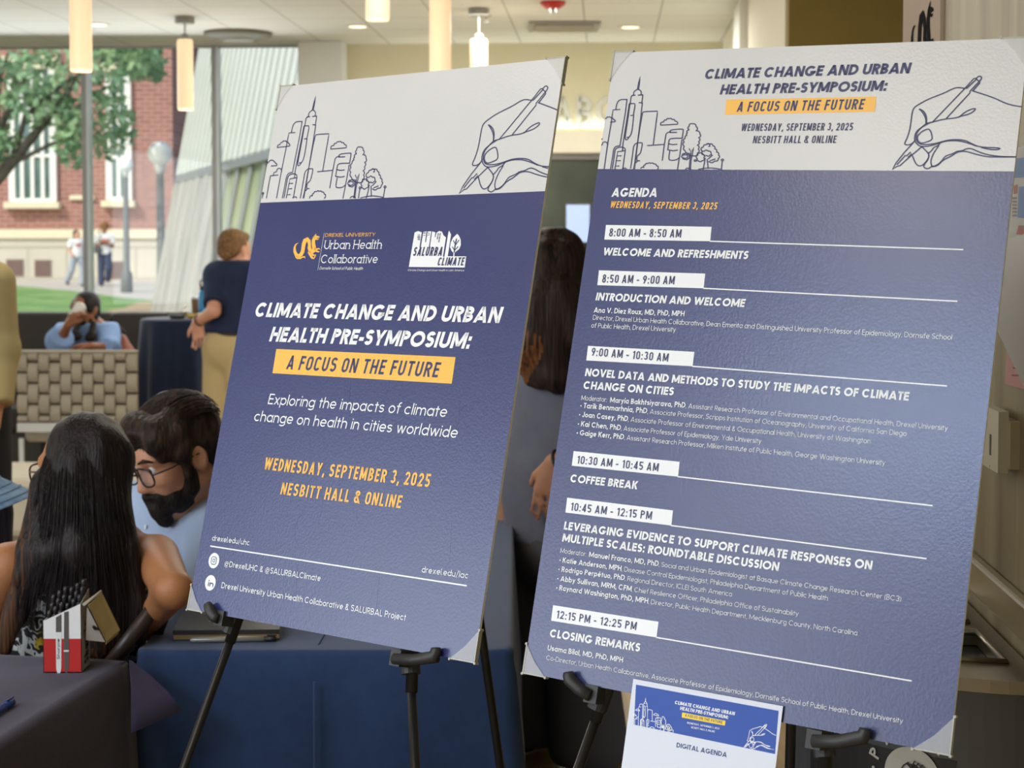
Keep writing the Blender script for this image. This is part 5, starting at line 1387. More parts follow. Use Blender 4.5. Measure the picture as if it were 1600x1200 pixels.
mb = MB(); S.poly(mb, [(1584, 290), (1590, 288), (1590, 302), (1584, 303)]); S.poly(mb, [(1592, 352), (1660, 356), (1660, 372), (1588, 366)]); mb.obj('red_print', [mat('print_red', (176, 70, 56), .6, alt=(130, 90, 80), vscale=120)], t)
mb = MB()
for i in range(6): S.poly(mb, [(1582, 308 + i * 5.4), (1589, 308 + i * 5.4), (1589, 311 + i * 5.4), (1582, 311 + i * 5.4)])
mb.obj('grey_print', [mat('print_grey_light', (110, 108, 108), .6)], t)
t, S = wall_sheet('wall_notice', 'pink notice sheet with dark text lines low on the right wall', 'notice', [(1577, 452), (1650, 440), (1650, 622), (1570, 600)], M_PRP)
mb = MB()
for i, (a, b) in enumerate(((0, 9), (3, 30), (3, 34), (3, 26), (3, 30), (4, 34), (3, 34), (4, 28), (3, 34), (4, 30), (2, 40))):
    y_ = 470 + i * 11.5; S.poly(mb, [(1579 + a, y_), (1579 + b, y_ + 1), (1579 + b, y_ + 4), (1579 + a, y_ + 3)])
S.poly(mb, [(1594, 520), (1597, 520), (1597, 545), (1593, 545)])
mb.obj('print_line', [mat('print_maroon', (150, 84, 84), .7)], t)
t = thing('curled_sheet', 'white paper sheet curling off the right wall over the pink notice', 'paper', tuple(RW(1590, 400)))
mb = MB()
def curl(u, v):
    top = np.array(SW.at(1566, 378)) * (1 - u) + np.array(SW.at(1650, 352)) * u
    bot = np.array(SW.at(1567, 400)) * (1 - u) + np.array(SW.at(1650, 690)) * u
    p = top * (1 - v) + bot * v
    return SW.p3(p[0], p[1], .006 + .05 * (v * (1 - u)) * 1.2 + .012 * math.sin(v * 3))
mb.grid(curl, 14, 14); V = list(mb.V); k = len(V); F0 = list(mb.F)
mb.add([tuple(np.array(v) - np.array(SW.n) * .0012) for v in V], [f[::-1] for f in F0])
mb.obj('paper_sheet', [M_PRW], t, True)
# small wall device
t = thing('card_reader', 'cream wall device with a black slot on the stone wall', 'card reader', tuple(RW(1580, 690)))
a = SW.at(1556, 640); b = SW.at(1590, 738)
mb = MB(); mb.prism([(a[0] + .012, a[1] + .004), (b[0], a[1] + .004), (b[0], b[1] - .004), (a[0] + .012, b[1] - .004)], SW.p3, -.003, .012); mb.obj('back_box', [mat('device_cream_dark', (186, 172, 138), .5)], t)
a2 = SW.at(1561, 632); b2 = SW.at(1587, 740)
mb = MB(); mb.prism([(a2[0], a2[1]), (b2[0], a2[1]), (b2[0], b2[1]), (a2[0], b2[1])], SW.p3, .012, .028); f = mb.obj('face_plate', [mat('device_cream', (206, 198, 172), .45)], t)
wv = b2[0] - a2[0]
mb = MB(); mb.prism([(a2[0] + wv * .50, a2[1] + .042), (a2[0] + wv * .60, a2[1] + .042), (a2[0] + wv * .60, a2[1] + .076), (a2[0] + wv * .50, a2[1] + .076)], SW.p3, .0275, .0285); mb.obj('slot', [M_BLK], t)
mb = MB(); SD2 = SW; SW.disc(mb, (a2[0] + wv * .55, a2[1] + .094), .0022, .0286); mb.obj('indicator', [M_BLK], t)

# half-round steel recycling bin against the wall
M_STEEL = mat('brushed_steel_bin', (88, 88, 87), .4, .5, metal=.35, var=.10, vscale=3, stretch=(1, 1, .05))
M_STEELL = mat('bin_lid_steel', (150, 142, 124), .3, .5, metal=.7, var=.08)
M_BINP = mat('bin_front_black', (44, 41, 39), .4, .45, var=.08)
BC = np.array([XR - .004, 2.80]); BRr = .33; BH = .95   # in the turned room frame
def bp(th, r, z): return RM(BC[0] - r * math.sin(th), BC[1] - r * math.cos(th), z)   # th 0 = towards camera along the wall
t = thing('recycling_bin', 'half round steel recycling bin with open slots against the stone wall', 'recycling bin', RM(BC[0] - .15, BC[1], 0))
ths = np.linspace(0, math.pi, 49)
def shell(r, z0, z1):
    mb = MB(); V = [bp(a, r, z) for z in (z0, z1) for a in ths]; k = len(ths)
    mb.add(V, [(i, i + 1, k + i + 1, k + i) for i in range(k - 1)] + [(0, k, 2 * k - 1, k - 1), tuple(range(k - 1, -1, -1)), tuple(range(k, 2 * k))]); return mb
shell(BRr, .03, BH - .10).obj('bin_body', [M_STEEL], t, False)
shell(BRr - .02, .0, .03).obj('plinth', [M_BINP], t)
shell(BRr + .006, BH - .105, BH - .022).obj('upper_band', [M_STEEL], t)
# black front panel with the round paper emblem
def pan(th0, th1, z0, z1, r, name, m, parent):
    mb = MB(); k = 15; aa = np.linspace(th0, th1, k)
    V = [bp(a, rr, z) for rr in (r, r - .004) for z in (z0, z1) for a in aa]
    mb.add(V, [(i + 1, i, k + i, k + i + 1) for i in range(k - 1)] + [(2 * k + i, 2 * k + i + 1, 3 * k + i + 1, 3 * k + i) for i in range(k - 1)] + [(i, i + 1, 2 * k + i + 1, 2 * k + i) for i in range(k - 1)] + [(k + i + 1, k + i, 3 * k + i, 3 * k + i + 1) for i in range(k - 1)])
    return mb.obj(name, [m], parent)
pan(.38, 1.25, .06, BH - .13, BRr + .0015, 'front_panel', M_BINP, t)
# emblem laid on the curved panel: local (s along arc, z)
def th_of(px, py):
    best = None
    for a in np.linspace(.0, 1.6, 321):
        p = np.array(bp(a, BRr + .003, 0)); q = (p[0] / p[1]) * F + 800
        # exact for level sight lines to within a pixel
        e = abs(q - px)
        if best is None or e < best[0]: best = (e, a, p[1])
    return best[1], P(px, py, best[2])[2]
tc_, zc_ = th_of(1433, 1212)
class Arc:
    n = None
    def p3(s, u, v, h=0.0): return np.array(bp(tc_ - u / BRr, BRr + .003 + h, zc_ - v))
SA = Sheet((0, 0, 0), (1, 0, 0), (0, 1, 0), (0, 0, 1)); SA.p3 = Arc().p3
mb = MB(); SA.disc(mb, (0, 0), .044, .0005, n=40)
em = mb.obj('paper_emblem', [mat('emblem_white', (202, 198, 188), .5)], t)
mb = MB()
for k_ in range(3): SA.line(mb, [(-.012 + k_ * .006, .010 - k_ * .004), (.006 + k_ * .006, -.024 + k_ * .002), (.016 + k_ * .006, -.016 + k_ * .003)], .0022, .001)
SA.line(mb, [(-.03, .02), (-.012, -.014), (-.004, -.02)], .002, .001)
mb.obj('emblem_mark', [M_BINP], em)
mb = MB()
for ch, ang in (('P', 160), ('A', 130), ('P', 102), ('E', 74), ('R', 48)):
    ca, sa = math.cos(math.radians(ang)), math.sin(math.radians(ang)); r_ = .056
    Sx = Sheet((0, 0, 0), (1, 0, 0), (0, 1, 0), (0, 0, 1))
    ux_ = np.array([sa, ca]); uv_ = np.array([-ca, sa])
    o_ = np.array([r_ * ca, -r_ * sa]) - ux_ * .007
    Sx.p3 = (lambda o_, ux_, uv_: (lambda u, v, h=0.0: Arc().p3(*(o_ + ux_ * u + uv_ * v), h)))(o_, ux_, uv_)
    Sx.text(mb, ch, (0, 0), (.0135, 0), .019, bold=.2, uv=True, h=.0005)
for ang in (181, 12): SA.disc(mb, (.064 * math.cos(math.radians(ang)), -.064 * math.sin(math.radians(ang))), .0028, .0005, n=10)
mb.obj('emblem_lettering', [bpy.data.materials['emblem_white']], em)
# lid: D-shaped plate with two slots
outer = [(-(BRr + .012) * math.sin(a), -(BRr + .012) * math.cos(a)) for a in np.linspace(0, math.pi, 41)]
hole1 = [(-.035, -.235), (-.035, -.035), (-.262, -.035), (-.215, -.13), (-.12, -.215)]
hole2 = [(x_, -y_) for x_, y_ in hole1]
loops = [outer, hole1, hole2]
flat_ = [p for l in loops for p in l]
tri = tessellate_polygon([[Vector((a, b, 0)) for a, b in l] for l in loops])
mb = MB(); k = len(flat_); L3 = lambda p, z: RM(BC[0] + p[0], BC[1] + p[1], z)
V = [L3(p, BH) for p in flat_] + [L3(p, BH - .02) for p in flat_]; Fc = []
for f in tri:
    a, b, c = (np.array(flat_[i]) for i in f); s = (b - a)[0] * (c - a)[1] - (b - a)[1] * (c - a)[0]
    f = tuple(f) if s > 0 else tuple(f)[::-1]; Fc += [f, tuple(i + k for i in f[::-1])]
i0 = 0
for l in loops:
    for i in range(len(l)):
        a, b = i0 + i, i0 + (i + 1) % len(l); Fc.append((a, b, b + k, a + k))
    i0 += len(l)
mb.add(V, Fc); lidp = mb.obj('lid', [M_STEELL], t)
for h_ in (hole1, hole2):
    MB().tube([L3(p, BH + .002) for p in h_], .006, 8, closed=True).obj('slot_rim', [M_STEELL], lidp, True)
    c_ = np.mean(h_, 0); mb = MB(); rd = random.Random(5)
    def bag(u, v):
        p = (np.array(h_[0]) * (1 - u) + np.array(h_[2]) * u) if False else np.array([min(q[0] for q in h_) + (max(q[0] for q in h_) - min(q[0] for q in h_)) * u, min(q[1] for q in h_) + (max(q[1] for q in h_) - min(q[1] for q in h_)) * v])
        return L3(p, BH - .055 - .03 * math.sin(u * 3.1) * math.sin(v * 3.1) + .012 * math.sin(u * 23 + 3 * v) + .01 * math.sin(v * 31 + u * 9))
    mb.grid(bag, 24, 24); mb.obj('bin_liner', [mat('liner_grey', (92, 92, 92), .35, .5, var=.3, vscale=40)], t, True)
# ------------------------------------------------------------------ organic shapes: distance fields turned into one continuous skin
def v3(*a): return np.array(a, float)
def nrm(v): v = np.asarray(v, float); return v / (np.linalg.norm(v) + 1e-12)
def smin(a, b, k):
    h = np.clip(.5 + .5 * (b - a) / k, 0, 1); return b * (1 - h) + a * h - k * h * (1 - h)
def smax(a, b, k): return -smin(-a, -b, k)
def cap(a, b, ra, rb, flat=None, ratio=1.0):
    a, b = v3(*a), v3(*b)
    def f(p):
        q = p
        if flat is not None:
            n_ = np.asarray(flat, float); q = p + np.outer((p - a) @ n_, n_) * (1 / ratio - 1)
        d = b - a; t = np.clip(((q - a) @ d) / (d @ d + 1e-12), 0, 1)
        return (np.linalg.norm(q - a - t[:, None] * d, axis=1) - (ra + t * (rb - ra))) * (1.0 if flat is None else min(1, ratio))
    return f
def ell(c, r, Rm=None):
    c, r = v3(*c), v3(*r)
    def f(p):
        q = p - c
        if Rm is not None: q = q @ Rm
        k0 = np.linalg.norm(q / r, axis=1); k1 = np.linalg.norm(q / (r * r), axis=1)
        return k0 * (k0 - 1) / (k1 + 1e-9)
    return f
def union(fs, k=.02):
    def f(p):
        d = fs[0](p)
        for g in fs[1:]: d = smin(d, g(p), k)
        return d
    return f
def cut(f, c, n_, k=.004):
    """keep the side of the plane through c that n_ points away from"""
    c, n_ = v3(*c), nrm(n_)
    return lambda p: smax(f(p), (p - c) @ n_, k)
def sub(f, g, k=.01): return lambda p: smax(f(p), -g(p), k)
def noisy(f, amp, freq, seed=0, stretch=(1, 1, 1)):
    rg = np.random.RandomState(seed); W = rg.normal(0, 1, (9, 3)) * freq * np.array(stretch); ph = rg.uniform(0, 6.28, 9)
    return lambda p: f(p) + amp * np.sin(p @ W.T + ph + .7 * np.sin(p @ W.T[:, ::-1] * .5)).sum(1) / 3
def mesh_sdf(f, lo, hi, h):
    lo, hi = v3(*lo) - 2 * h, v3(*hi) + 2 * h
    n4 = np.ceil((hi - lo) / (4 * h)).astype(int) + 1; n_ = n4 * 4
    ax4 = [lo[i] + (np.arange(n4[i]) * 4 + 1.5) * h for i in range(3)]
    G = np.stack(np.meshgrid(*ax4, indexing='ij'), -1).reshape(-1, 3)
    D4 = f(G).reshape(n4)
    D = np.repeat(np.repeat(np.repeat(D4, 4, 0), 4, 1), 4, 2)
    near = np.repeat(np.repeat(np.repeat(np.abs(D4) < 9 * h, 4, 0), 4, 1), 4, 2)
    idx = np.argwhere(near)
    D[near] = f(lo + idx * h)
    S = D < 0
    # surface nets
    c = np.zeros(np.array(D.shape) - 1, int)
    for dx in (0, 1):
        for dy in (0, 1):
            for dz in (0, 1): c += S[dx:D.shape[0] - 1 + dx, dy:D.shape[1] - 1 + dy, dz:D.shape[2] - 1 + dz]
    act = (c > 0) & (c < 8); ci = np.argwhere(act); vid = -np.ones(act.shape, int); vid[act] = np.arange(len(ci))
    acc = np.zeros((len(ci), 3)); cnt = np.zeros(len(ci))
    cor = [(a, b, d) for a in (0, 1) for b in (0, 1) for d in (0, 1)]
    for i, a in enumerate(cor):
        for b in cor[i + 1:]:
            if sum(abs(x - y) for x, y in zip(a, b)) != 1: continue
            A_ = D[ci[:, 0] + a[0], ci[:, 1] + a[1], ci[:, 2] + a[2]]; B_ = D[ci[:, 0] + b[0], ci[:, 1] + b[1], ci[:, 2] + b[2]]
            m = (A_ < 0) != (B_ < 0); t = np.where(m, A_ / np.where(m, A_ - B_, 1), 0)
            pt = np.array(a) + t[:, None] * (np.array(b) - np.array(a))
            acc[m] += pt[m]; cnt[m] += 1
    V = lo + (ci + acc / np.maximum(cnt, 1)[:, None]) * h
    Fc = []
    for axn in range(3):
        o1, o2 = [(1, 2), (2, 0), (0, 1)][axn]
        s0 = [slice(None)] * 3; s1 = [slice(None)] * 3; s0[axn] = slice(0, -1); s1[axn] = slice(1, None)
        ch = S[tuple(s0)] != S[tuple(s1)]; e = np.argwhere(ch)
        e = e[(e[:, o1] > 0) & (e[:, o2] > 0) & (e[:, o1] < D.shape[o1] - 1) & (e[:, o2] < D.shape[o2] - 1)]
        ins = S[e[:, 0], e[:, 1], e[:, 2]]
        u = np.zeros(3, int); w_ = np.zeros(3, int); u[o1] = 1; w_[o2] = 1
        q = [vid[tuple((e - u - w_).T)], vid[tuple((e - w_).T)], vid[tuple(e.T)], vid[tuple((e - u).T)]]
        quad = np.stack(q, 1); quad[~ins] = quad[~ins][:, ::-1]
        Fc.append(quad[(quad >= 0).all(1)])
    return V, np.vstack(Fc)
def sdf_obj(name, f, lo, hi, h, m, parent, fm=None):
    V, Fc = mesh_sdf(f, lo, hi, h)
    return mesh_obj(name, V, Fc, m, parent, None if fm is None else fm(V, Fc), True)
def frame(fwd, up):
    f = nrm(fwd); r_ = nrm(np.cross(f, up)); u = np.cross(r_, f); return np.stack([r_, f, u], 1)   # columns: right, forward, up
def bb(pts, m): p = np.array(pts); return p.min(0) - m, p.max(0) + m

def head_sdf(c, Rm, s=1.0, chin=1.0, jaw=1.0):
    """human head, c = centre between the ears; returns skin field and a local->world mapping"""
    W = lambda x, y, z: c + Rm @ (v3(x, y, z) * s)
    E_ = lambda x, y, z, a, b, d: ell(W(x, y, z), v3(a, b, d) * s, Rm)
    C_ = lambda a, b, ra, rb: cap(W(*a), W(*b), ra * s, rb * s)
    f = union([E_(0, -.012, .040, .074, .094, .082), E_(0, .022, -.008, .066, .070, .080), E_(0, .034, -.055, .052 * jaw, .052, .052), C_((0, .064, -.094 * chin), (0, .066, -.088 * chin), .020, .018)], .035)
    f = union([f, C_((-.05 * jaw, -.008, -.052), (-.018, .05, -.088 * chin), .022, .016), C_((.05 * jaw, -.008, -.052), (.018, .05, -.088 * chin), .022, .016)], .03)
    f = union([f, C_((-.046, .062, -.012), (-.038, .066, -.024), .018, .016), C_((.046, .062, -.012), (.038, .066, -.024), .018, .016)], .025)   # cheeks
    f = union([f, C_((-.040, .076, .034), (.040, .076, .034), .013, .013)], .02)                                                          # brow
    for sx in (-1, 1): f = sub(f, E_(sx * .032, .096, .016, .019, .016, .012), .012)                                                       # eye sockets
    f = union([f, C_((0, .083, .022), (0, .105, -.022), .0085, .012), E_(-.012, .096, -.026, .009, .010, .008), E_(.012, .096, -.026, .009, .010, .008)], .010)
    f = union([f, C_((-.020, .084, -.052), (.020, .084, -.052), .0075, .0075), C_((-.016, .083, -.063), (.016, .083, -.063), .0085, .0085)], .007)
    f = sub(f, C_((-.022, .095, -.0575), (.022, .095, -.0575), .003, .003), .004)
    for sx in (-1, 1):
        ear = E_(sx * .078, -.012, .000, .010, .022, .033); ear = sub(ear, E_(sx * .088, -.008, .003, .008, .012, .020), .006)
        f = union([f, ear], .008)
    return f, W
def hand_sdf(wr, dirn, palm_n, s=1.0, curl=.35, spread=1.0, thumb_side=1):
    """wr wrist point, dirn along the fingers, palm_n out of the palm; five separate bent fingers"""
    d = nrm(dirn); n_ = nrm(np.asarray(palm_n) - d * (np.asarray(palm_n) @ d)); x = np.cross(d, n_) * thumb_side
    pt = lambda a, b, c_: wr + (d * a + x * b + n_ * c_) * s
    fs = [cap(pt(.0, 0, 0), pt(.03, 0, 0), .026 * s, .030 * s, n_, .62)]
    fs.append(cap(pt(.035, .012, 0), pt(.082, .020, 0), .026 * s, .022 * s, n_, .55)); fs.append(cap(pt(.035, -.014, 0), pt(.076, -.022, 0), .024 * s, .021 * s, n_, .55))
    palm = union(fs, .012)
    out = palm
    L = [(.030, .044, .026, .020, .0088), (.010, .049, .030, .022, .0091), (-.011, .045, .028, .021, .0087), (-.031, .034, .022, .018, .0078)]
    for i, (b, l1, l2, l3, r_) in enumerate(L):
        p = pt(.080 - abs(b - .008) * .25, b, 0); th = curl * (.8 + .12 * i); sp = (b - .0) * 1.2 * spread
        dd = d * math.cos(th) + n_ * math.sin(th) + x * sp
        q1 = p + nrm(dd) * l1 * s; th2 = th + curl * 1.1; q2 = q1 + nrm(d * math.cos(th2) + n_ * math.sin(th2) + x * sp) * l2 * s
        th3 = th2 + curl * .8; q3 = q2 + nrm(d * math.cos(th3) + n_ * math.sin(th3) + x * sp) * l3 * s
        fg = union([cap(p - nrm(dd) * .018 * s, q1, r_ * s, r_ * .95 * s), cap(q1, q2, r_ * .95 * s, r_ * .88 * s), cap(q2, q3, r_ * .88 * s, r_ * .74 * s)], .003)
        out = union([out, fg], .004)
    t0 = pt(.020, .026, .004); t1 = pt(.050, .050, .014); t2 = pt(.080, .056, .022 + curl * .01)
    out = union([out, union([cap(t0, t1, .014 * s, .0115 * s), cap(t1, t2, .0108 * s, .0085 * s)], .004)], .008)
    return out
def eyes(t, W, s, iris, c, Rm, closed=False, h=.0):
    for sx in (-1, 1):
        o = W(sx * .032, .0755, .016); 
        MB().lathe([(.0125 * s * math.sin(a), -.0125 * s * math.cos(a)) for a in np.linspace(0, math.pi, 10)], o, 16, ax=(Rm[:, 0], Rm[:, 2], Rm[:, 1])).obj('eye', [M_EYE, iris], t, True)
        q = o + Rm[:, 1] * .0118 * s
        MB().lathe([(0, .0012 * s), (.0055 * s, .0006 * s), (.0056 * s, -.001 * s)], q, 12, ax=(Rm[:, 0], Rm[:, 2], Rm[:, 1])).obj('iris', [iris], t, True)
M_EYE = mat('eye_white', (228, 224, 218), .25, .5)
M_IRIS = mat('iris_brown', (58, 38, 26), .2, .5)
def skin_mat(name, rgb): return mat(name, rgb, .5, .4, var=.10, vscale=14, bump=.06, bscale=160)
def hair_mat(name, rgb, stretch=(60, 60, 3), rough=.38, alt=None): return mat(name, rgb, rough + .1, .22, alt=alt or tuple(int(c * .5) for c in rgb), vscale=2.2, stretch=stretch, detail=5, bump=.5, bscale=3.0)
def strands(mb, roots, fn, n=9, r=.0011, m=0):
    for k, rt in enumerate(roots): mb.tube([fn(k, rt, i / (n - 1)) for i in range(n)], [r * (1 - .6 * i / (n - 1)) for i in range(n)], 4, m, caps=False)
# ------------------------------------------------------------------ people
def limb(pts, rs, k=.02): return union([cap(pts[i], pts[i + 1], rs[i], rs[i + 1]) for i in range(len(pts) - 1)], k)
def glasses(t, W, Rm, s, m, ml, hw=.027, hh=.021):
    mb = MB()
    for sx in (-1, 1):
        pts = []
        for i in range(20):
            a = 2 * math.pi * i / 20; ca, sa = math.cos(a), math.sin(a)
            pts.append(W(sx * .034 + hw * math.copysign(abs(ca) ** .7, ca), .108 - .006 * abs(ca), .010 + hh * math.copysign(abs(sa) ** .7, sa)))
        mb.tube(pts, .0022 * s, 8, closed=True)
        mb.tube([W(sx * (.034 + hw), .102, .016), W(sx * .078, .06, .014), W(sx * .081, -.012, .012), W(sx * .079, -.03, -.004)], .002 * s, 8)
    mb.tube([W(-.034 + hw, .106, .013), W(0, .113, .016), W(.034 - hw, .106, .013)], .002 * s, 8)
    g = mb.obj('glasses', [m], t, True)
    for sx in (-1, 1):
        MB().add([W(sx * .034 + hw * .93 * math.copysign(abs(math.cos(a)) ** .7, math.cos(a)), .1065 - .005 * abs(math.cos(a)), .010 + hh * .93 * math.copysign(abs(math.sin(a)) ** .7, math.sin(a))) for a in np.linspace(0, 2 * math.pi, 20, endpoint=False)], [tuple(range(20))]).obj('lens', [ml], g)
M_LENS = mat('spectacle_lens', (200, 200, 200), .05, .6); M_LENS.node_tree.nodes['Principled BSDF'].inputs['Alpha'].default_value = .16
M_TORT = mat('tortoise_frame', (120, 62, 26), .3, .5, alt=(40, 22, 14), vscale=60); M_GFR = mat('black_frame', (26, 24, 24), .3, .5)

# printed dress: black ground, white linework, some yellow
M_DRESS = bpy.data.materials.new('printed_dress'); M_DRESS.use_nodes = True
n = M_DRESS.node_tree; b = n.nodes['Principled BSDF']; b.inputs['Roughness'].default_value = .75
tc = n.nodes.new('ShaderNodeTexCoord'); vo = n.nodes.new('ShaderNodeTexVoronoi'); vo.feature = 'DISTANCE_TO_EDGE'; vo.inputs['Scale'].default_value = 17
wv = n.nodes.new('ShaderNodeTexWave'); wv.wave_type = 'RINGS'; wv.inputs['Scale'].default_value = 14; wv.inputs['Distortion'].default_value = 9; wv.inputs['Detail'].default_value = 1; wv.inputs['Detail Scale'].default_value = 3
r1 = n.nodes.new('ShaderNodeValToRGB'); r1.color_ramp.interpolation = 'CONSTANT'; r1.color_ramp.elements[1].position = .055; r1.color_ramp.elements[0].color = (1, 1, 1, 1); r1.color_ramp.elements[1].color = (0, 0, 0, 1)
r2 = n.nodes.new('ShaderNodeValToRGB'); r2.color_ramp.interpolation = 'CONSTANT'; r2.color_ramp.elements[1].position = .80; r2.color_ramp.elements[0].color = (0, 0, 0, 1); r2.color_ramp.elements[1].color = (1, 1, 1, 1)
nz = n.nodes.new('ShaderNodeTexNoise'); nz.inputs['Scale'].default_value = 7
r3 = n.nodes.new('ShaderNodeValToRGB'); r3.color_ramp.interpolation = 'CONSTANT'; r3.color_ramp.elements[1].position = .62; r3.color_ramp.elements[0].color = (.62, .62, .60, 1); r3.color_ramp.elements[1].color = (.55, .38, .02, 1)
mx = n.nodes.new('ShaderNodeMix'); mx.data_type = 'FLOAT'; ad = n.nodes.new('ShaderNodeMath'); ad.operation = 'MAXIMUM'
mc = n.nodes.new('ShaderNodeMix'); mc.data_type = 'RGBA'; mc.inputs[6].default_value = (.012, .012, .014, 1)
for q in (vo, wv, nz): n.links.new(tc.outputs['Object'], q.inputs['Vector'])
n.links.new(vo.outputs['Distance'], r1.inputs[0]); n.links.new(wv.outputs[0], r2.inputs[0]); n.links.new(nz.outputs[0], r3.inputs[0])
n.links.new(r1.outputs[0], ad.inputs[0]); n.links.new(r2.outputs[0], ad.inputs[1]); n.links.new(ad.outputs[0], mc.inputs[0]); n.links.new(r3.outputs[0], mc.inputs[7]); n.links.new(mc.outputs[2], b.inputs['Base Color'])

# ---- woman with long black hair, seen from behind, seated between the tables
def woman_back():
    SK = skin_mat('skin_tan', (176, 118, 78)); HR = hair_mat('hair_black', (44, 36, 36), (70, 70, 2.5), .34, (20, 16, 17)); HRB = hair_mat('hair_brown_ends', (88, 56, 34), (70, 70, 2.5), .4, (46, 30, 22))
    hc = P(129, 738, 3.62); Rm = frame((-.80, .58, -.16), (0, 0, 1)); s = 1.0
    t = thing('person', 'person seated with back turned, very long black hair, glasses and a printed sleeveless dress', 'person', (hc[0], 3.75, .46))
    hf, W = head_sdf(hc, Rm, s)
    nb = P(128, 850, 3.64); ch = P(122, 925, 3.64); wa = P(118, 1030, 3.70); pe = P(115, 1120, 3.76)
    ls, rs = P(14, 886, 3.56), P(243, 872, 3.62); le, lw = P(-42, 1000, 3.62), P(10, 1032, 3.92); re_, rw = P(272, 922, 3.42), P(214, 990, 3.66)
    fl = (0, 1, 0)
    torso = union([cap(nb * .4 + ch * .6, wa, .150, .125, fl, .66), cap(wa, pe, .125, .16, fl, .75), cap(ls * .75 + rs * .25, rs * .75 + ls * .25, .052, .052)], .06)
    hipL, hipR = pe + v3(-.09, .02, -.02), pe + v3(.09, .02, -.02)
    knL, knR = v3(hipL[0] - .03, 4.16, .50), v3(hipR[0] + .02, 4.18, .50); anL, anR = v3(knL[0], 4.20, .08), v3(knR[0], 4.22, .08)
    body = union([hf, cap(W(0, -.02, -.06), nb, .052, .056), torso, cap(nb, nb * .5 + ls * .5, .055, .05), cap(nb, nb * .5 + rs * .5, .055, .05)], .03)
    body = union([body, limb([ls, le], [.054, .040], .01), limb([le, lw], [.040, .027], .01), limb([rs, re_], [.053, .037], .01), limb([re_, rw], [.037, .026], .01)], .018)
    body = union([body, hand_sdf(lw, (.2, .9, -.1), (0, 0, -1)), hand_sdf(rw, (-.5, .8, -.15), (0, 0, -1), thumb_side=-1)], .012)
    body = union([body, limb([hipL, knL, anL], [.085, .055, .040]), limb([hipR, knR, anR], [.085, .055, .040]), cap(anL, anL + v3(0, .13, -.055), .036, .026), cap(anR, anR + v3(0, .13, -.055), .036, .026)], .03)
    lo, hi = bb([hc, ls, rs, le, re_, pe, anL + v3(0, .2, 0), anR + v3(0, .2, 0)], .16); lo[2] = -.01
    sdf_obj('body', body, lo, hi, .0075, SK, t)
    eyes(t, W, s, M_IRIS, hc, Rm)
    dr = union([cap(nb * .25 + ch * .75, wa, .160, .135, fl, .68), cap(wa, pe, .135, .172, fl, .78), limb([hipL, knL], [.105, .085]), limb([hipR, knR], [.105, .085])], .05)
    dr = union([dr, limb([ls * .62 + rs * .38 + v3(0, .05, .05), ls * .78 + rs * .22 + v3(0, .0, .062), ch + v3(-.09, -.08, 0)], [.030, .032, .04]), limb([rs * .7 + ls * .3 + v3(0, .0, .05), ch + v3(.09, -.08, 0)], [.028, .035])], .02)
    dr = noisy(dr, .0022, 22, 3); dr = cut(dr, (0, 4.12, 0), (0, 1, .0))
    sdf_obj('dress', dr, *bb([ls + v3(0, 0, .06), rs, pe, knL, knR], .17), .008, M_DRESS, t)
    glasses(t, W, Rm, s, M_TORT, M_LENS)
    # hair: cap over the skull, long locks down the back, loose strands
    R_ = lambda px, py, d: P(px, py, d)
    fs = [ell(W(0, -.026, .036), v3(.086, .094, .096), Rm), cap(W(0.004, -.05, .02), R_(124, 850, 3.53), .076, .074)]
    ends = [(-4, 1016, .018), (14, 1018, .016), (34, 900, .02), (60, 905, .024), (84, 985, .024), (100, 1012, .028), (118, 1020, .03), (136, 1018, .03), (152, 1012, .03), (168, 1016, .028), (184, 1006, .026), (200, 1000, .024), (216, 985, .02), (228, 962, .015)]
    k = len(ends)
    for i, (px, py, r_) in enumerate(ends):
        u = i / (k - 1) * 2 - 1
        a = W(u * .046, -.050, .050 - .03 * abs(u)); b = R_(123 + u * 46, 765, 3.545 + .05 * abs(u)); c_ = R_(125 + u * 66 + (px - 130 - u * 98) * .25, 860, 3.505 + .03 * abs(u)); e_ = R_(px, py, 3.50 + .02 * abs(u))
        fs.append(limb([a, b, c_, e_], [.042, .040, .034, r_ * .6], .012))
    hair = union(fs, .022)
    hair = noisy(hair, .0035, 1.0, 5, (95, 60, 5)); hair = sub(hair, ell(W(.0, .105, -.03), v3(.066, .075, .12), Rm), .02)
    mid = hc[2] - .16
    V, Fc = mesh_sdf(hair, *bb([W(0, 0, .14), R_(-20, 1030, 3.45), R_(240, 1030, 3.45), W(0, .1, 0)], .06), .0065)
    cz = V[Fc].mean(1); px_ = cz[:, 0] / cz[:, 1] * F + 800; py_ = 375 - (cz[:, 2] - 1.6) / cz[:, 1] * F
    edge = np.maximum(0, 70 - px_) / 70 + np.maximum(0, py_ - 955) / 90
    fm = (edge + .25 * np.sin(px_ * .5) > .62).astype(int)
    h = mesh_obj('hair', V, Fc, [HR, HRB], t, fm, True)
    rd = random.Random(11); mb = MB()
    roots = []
    for i in range(420):
        u = rd.uniform(-1.02, 1.02); roots.append((u, rd.uniform(0, 1), rd.gauss(0, 1), rd.uniform(880, 1022), rd.uniform(-1, 1)))
    def st(k_, q, s_):
        u, w_, g_, yend, jj = q; py = 655 + (yend - 655) * s_
        half = np.interp(py, [650, 690, 740, 800, 860, 940, 1020], [18, 46, 63, 72, 84, 108, 112]); cxp = np.interp(py, [650, 740, 860, 1020], [127, 124, 124, 116])
        wob = 2.2 * g_ * math.sin(s_ * 5 + jj * 4) * s_ + 3.0 * math.sin(s_ * 17 + jj * 9) * max(0, s_ - .55)
        dpt = np.interp(py, [650, 700, 780, 860, 1020], [3.60, 3.525, 3.468, 3.452, 3.458]) + .06 * abs(u) ** 2 + .012 * w_
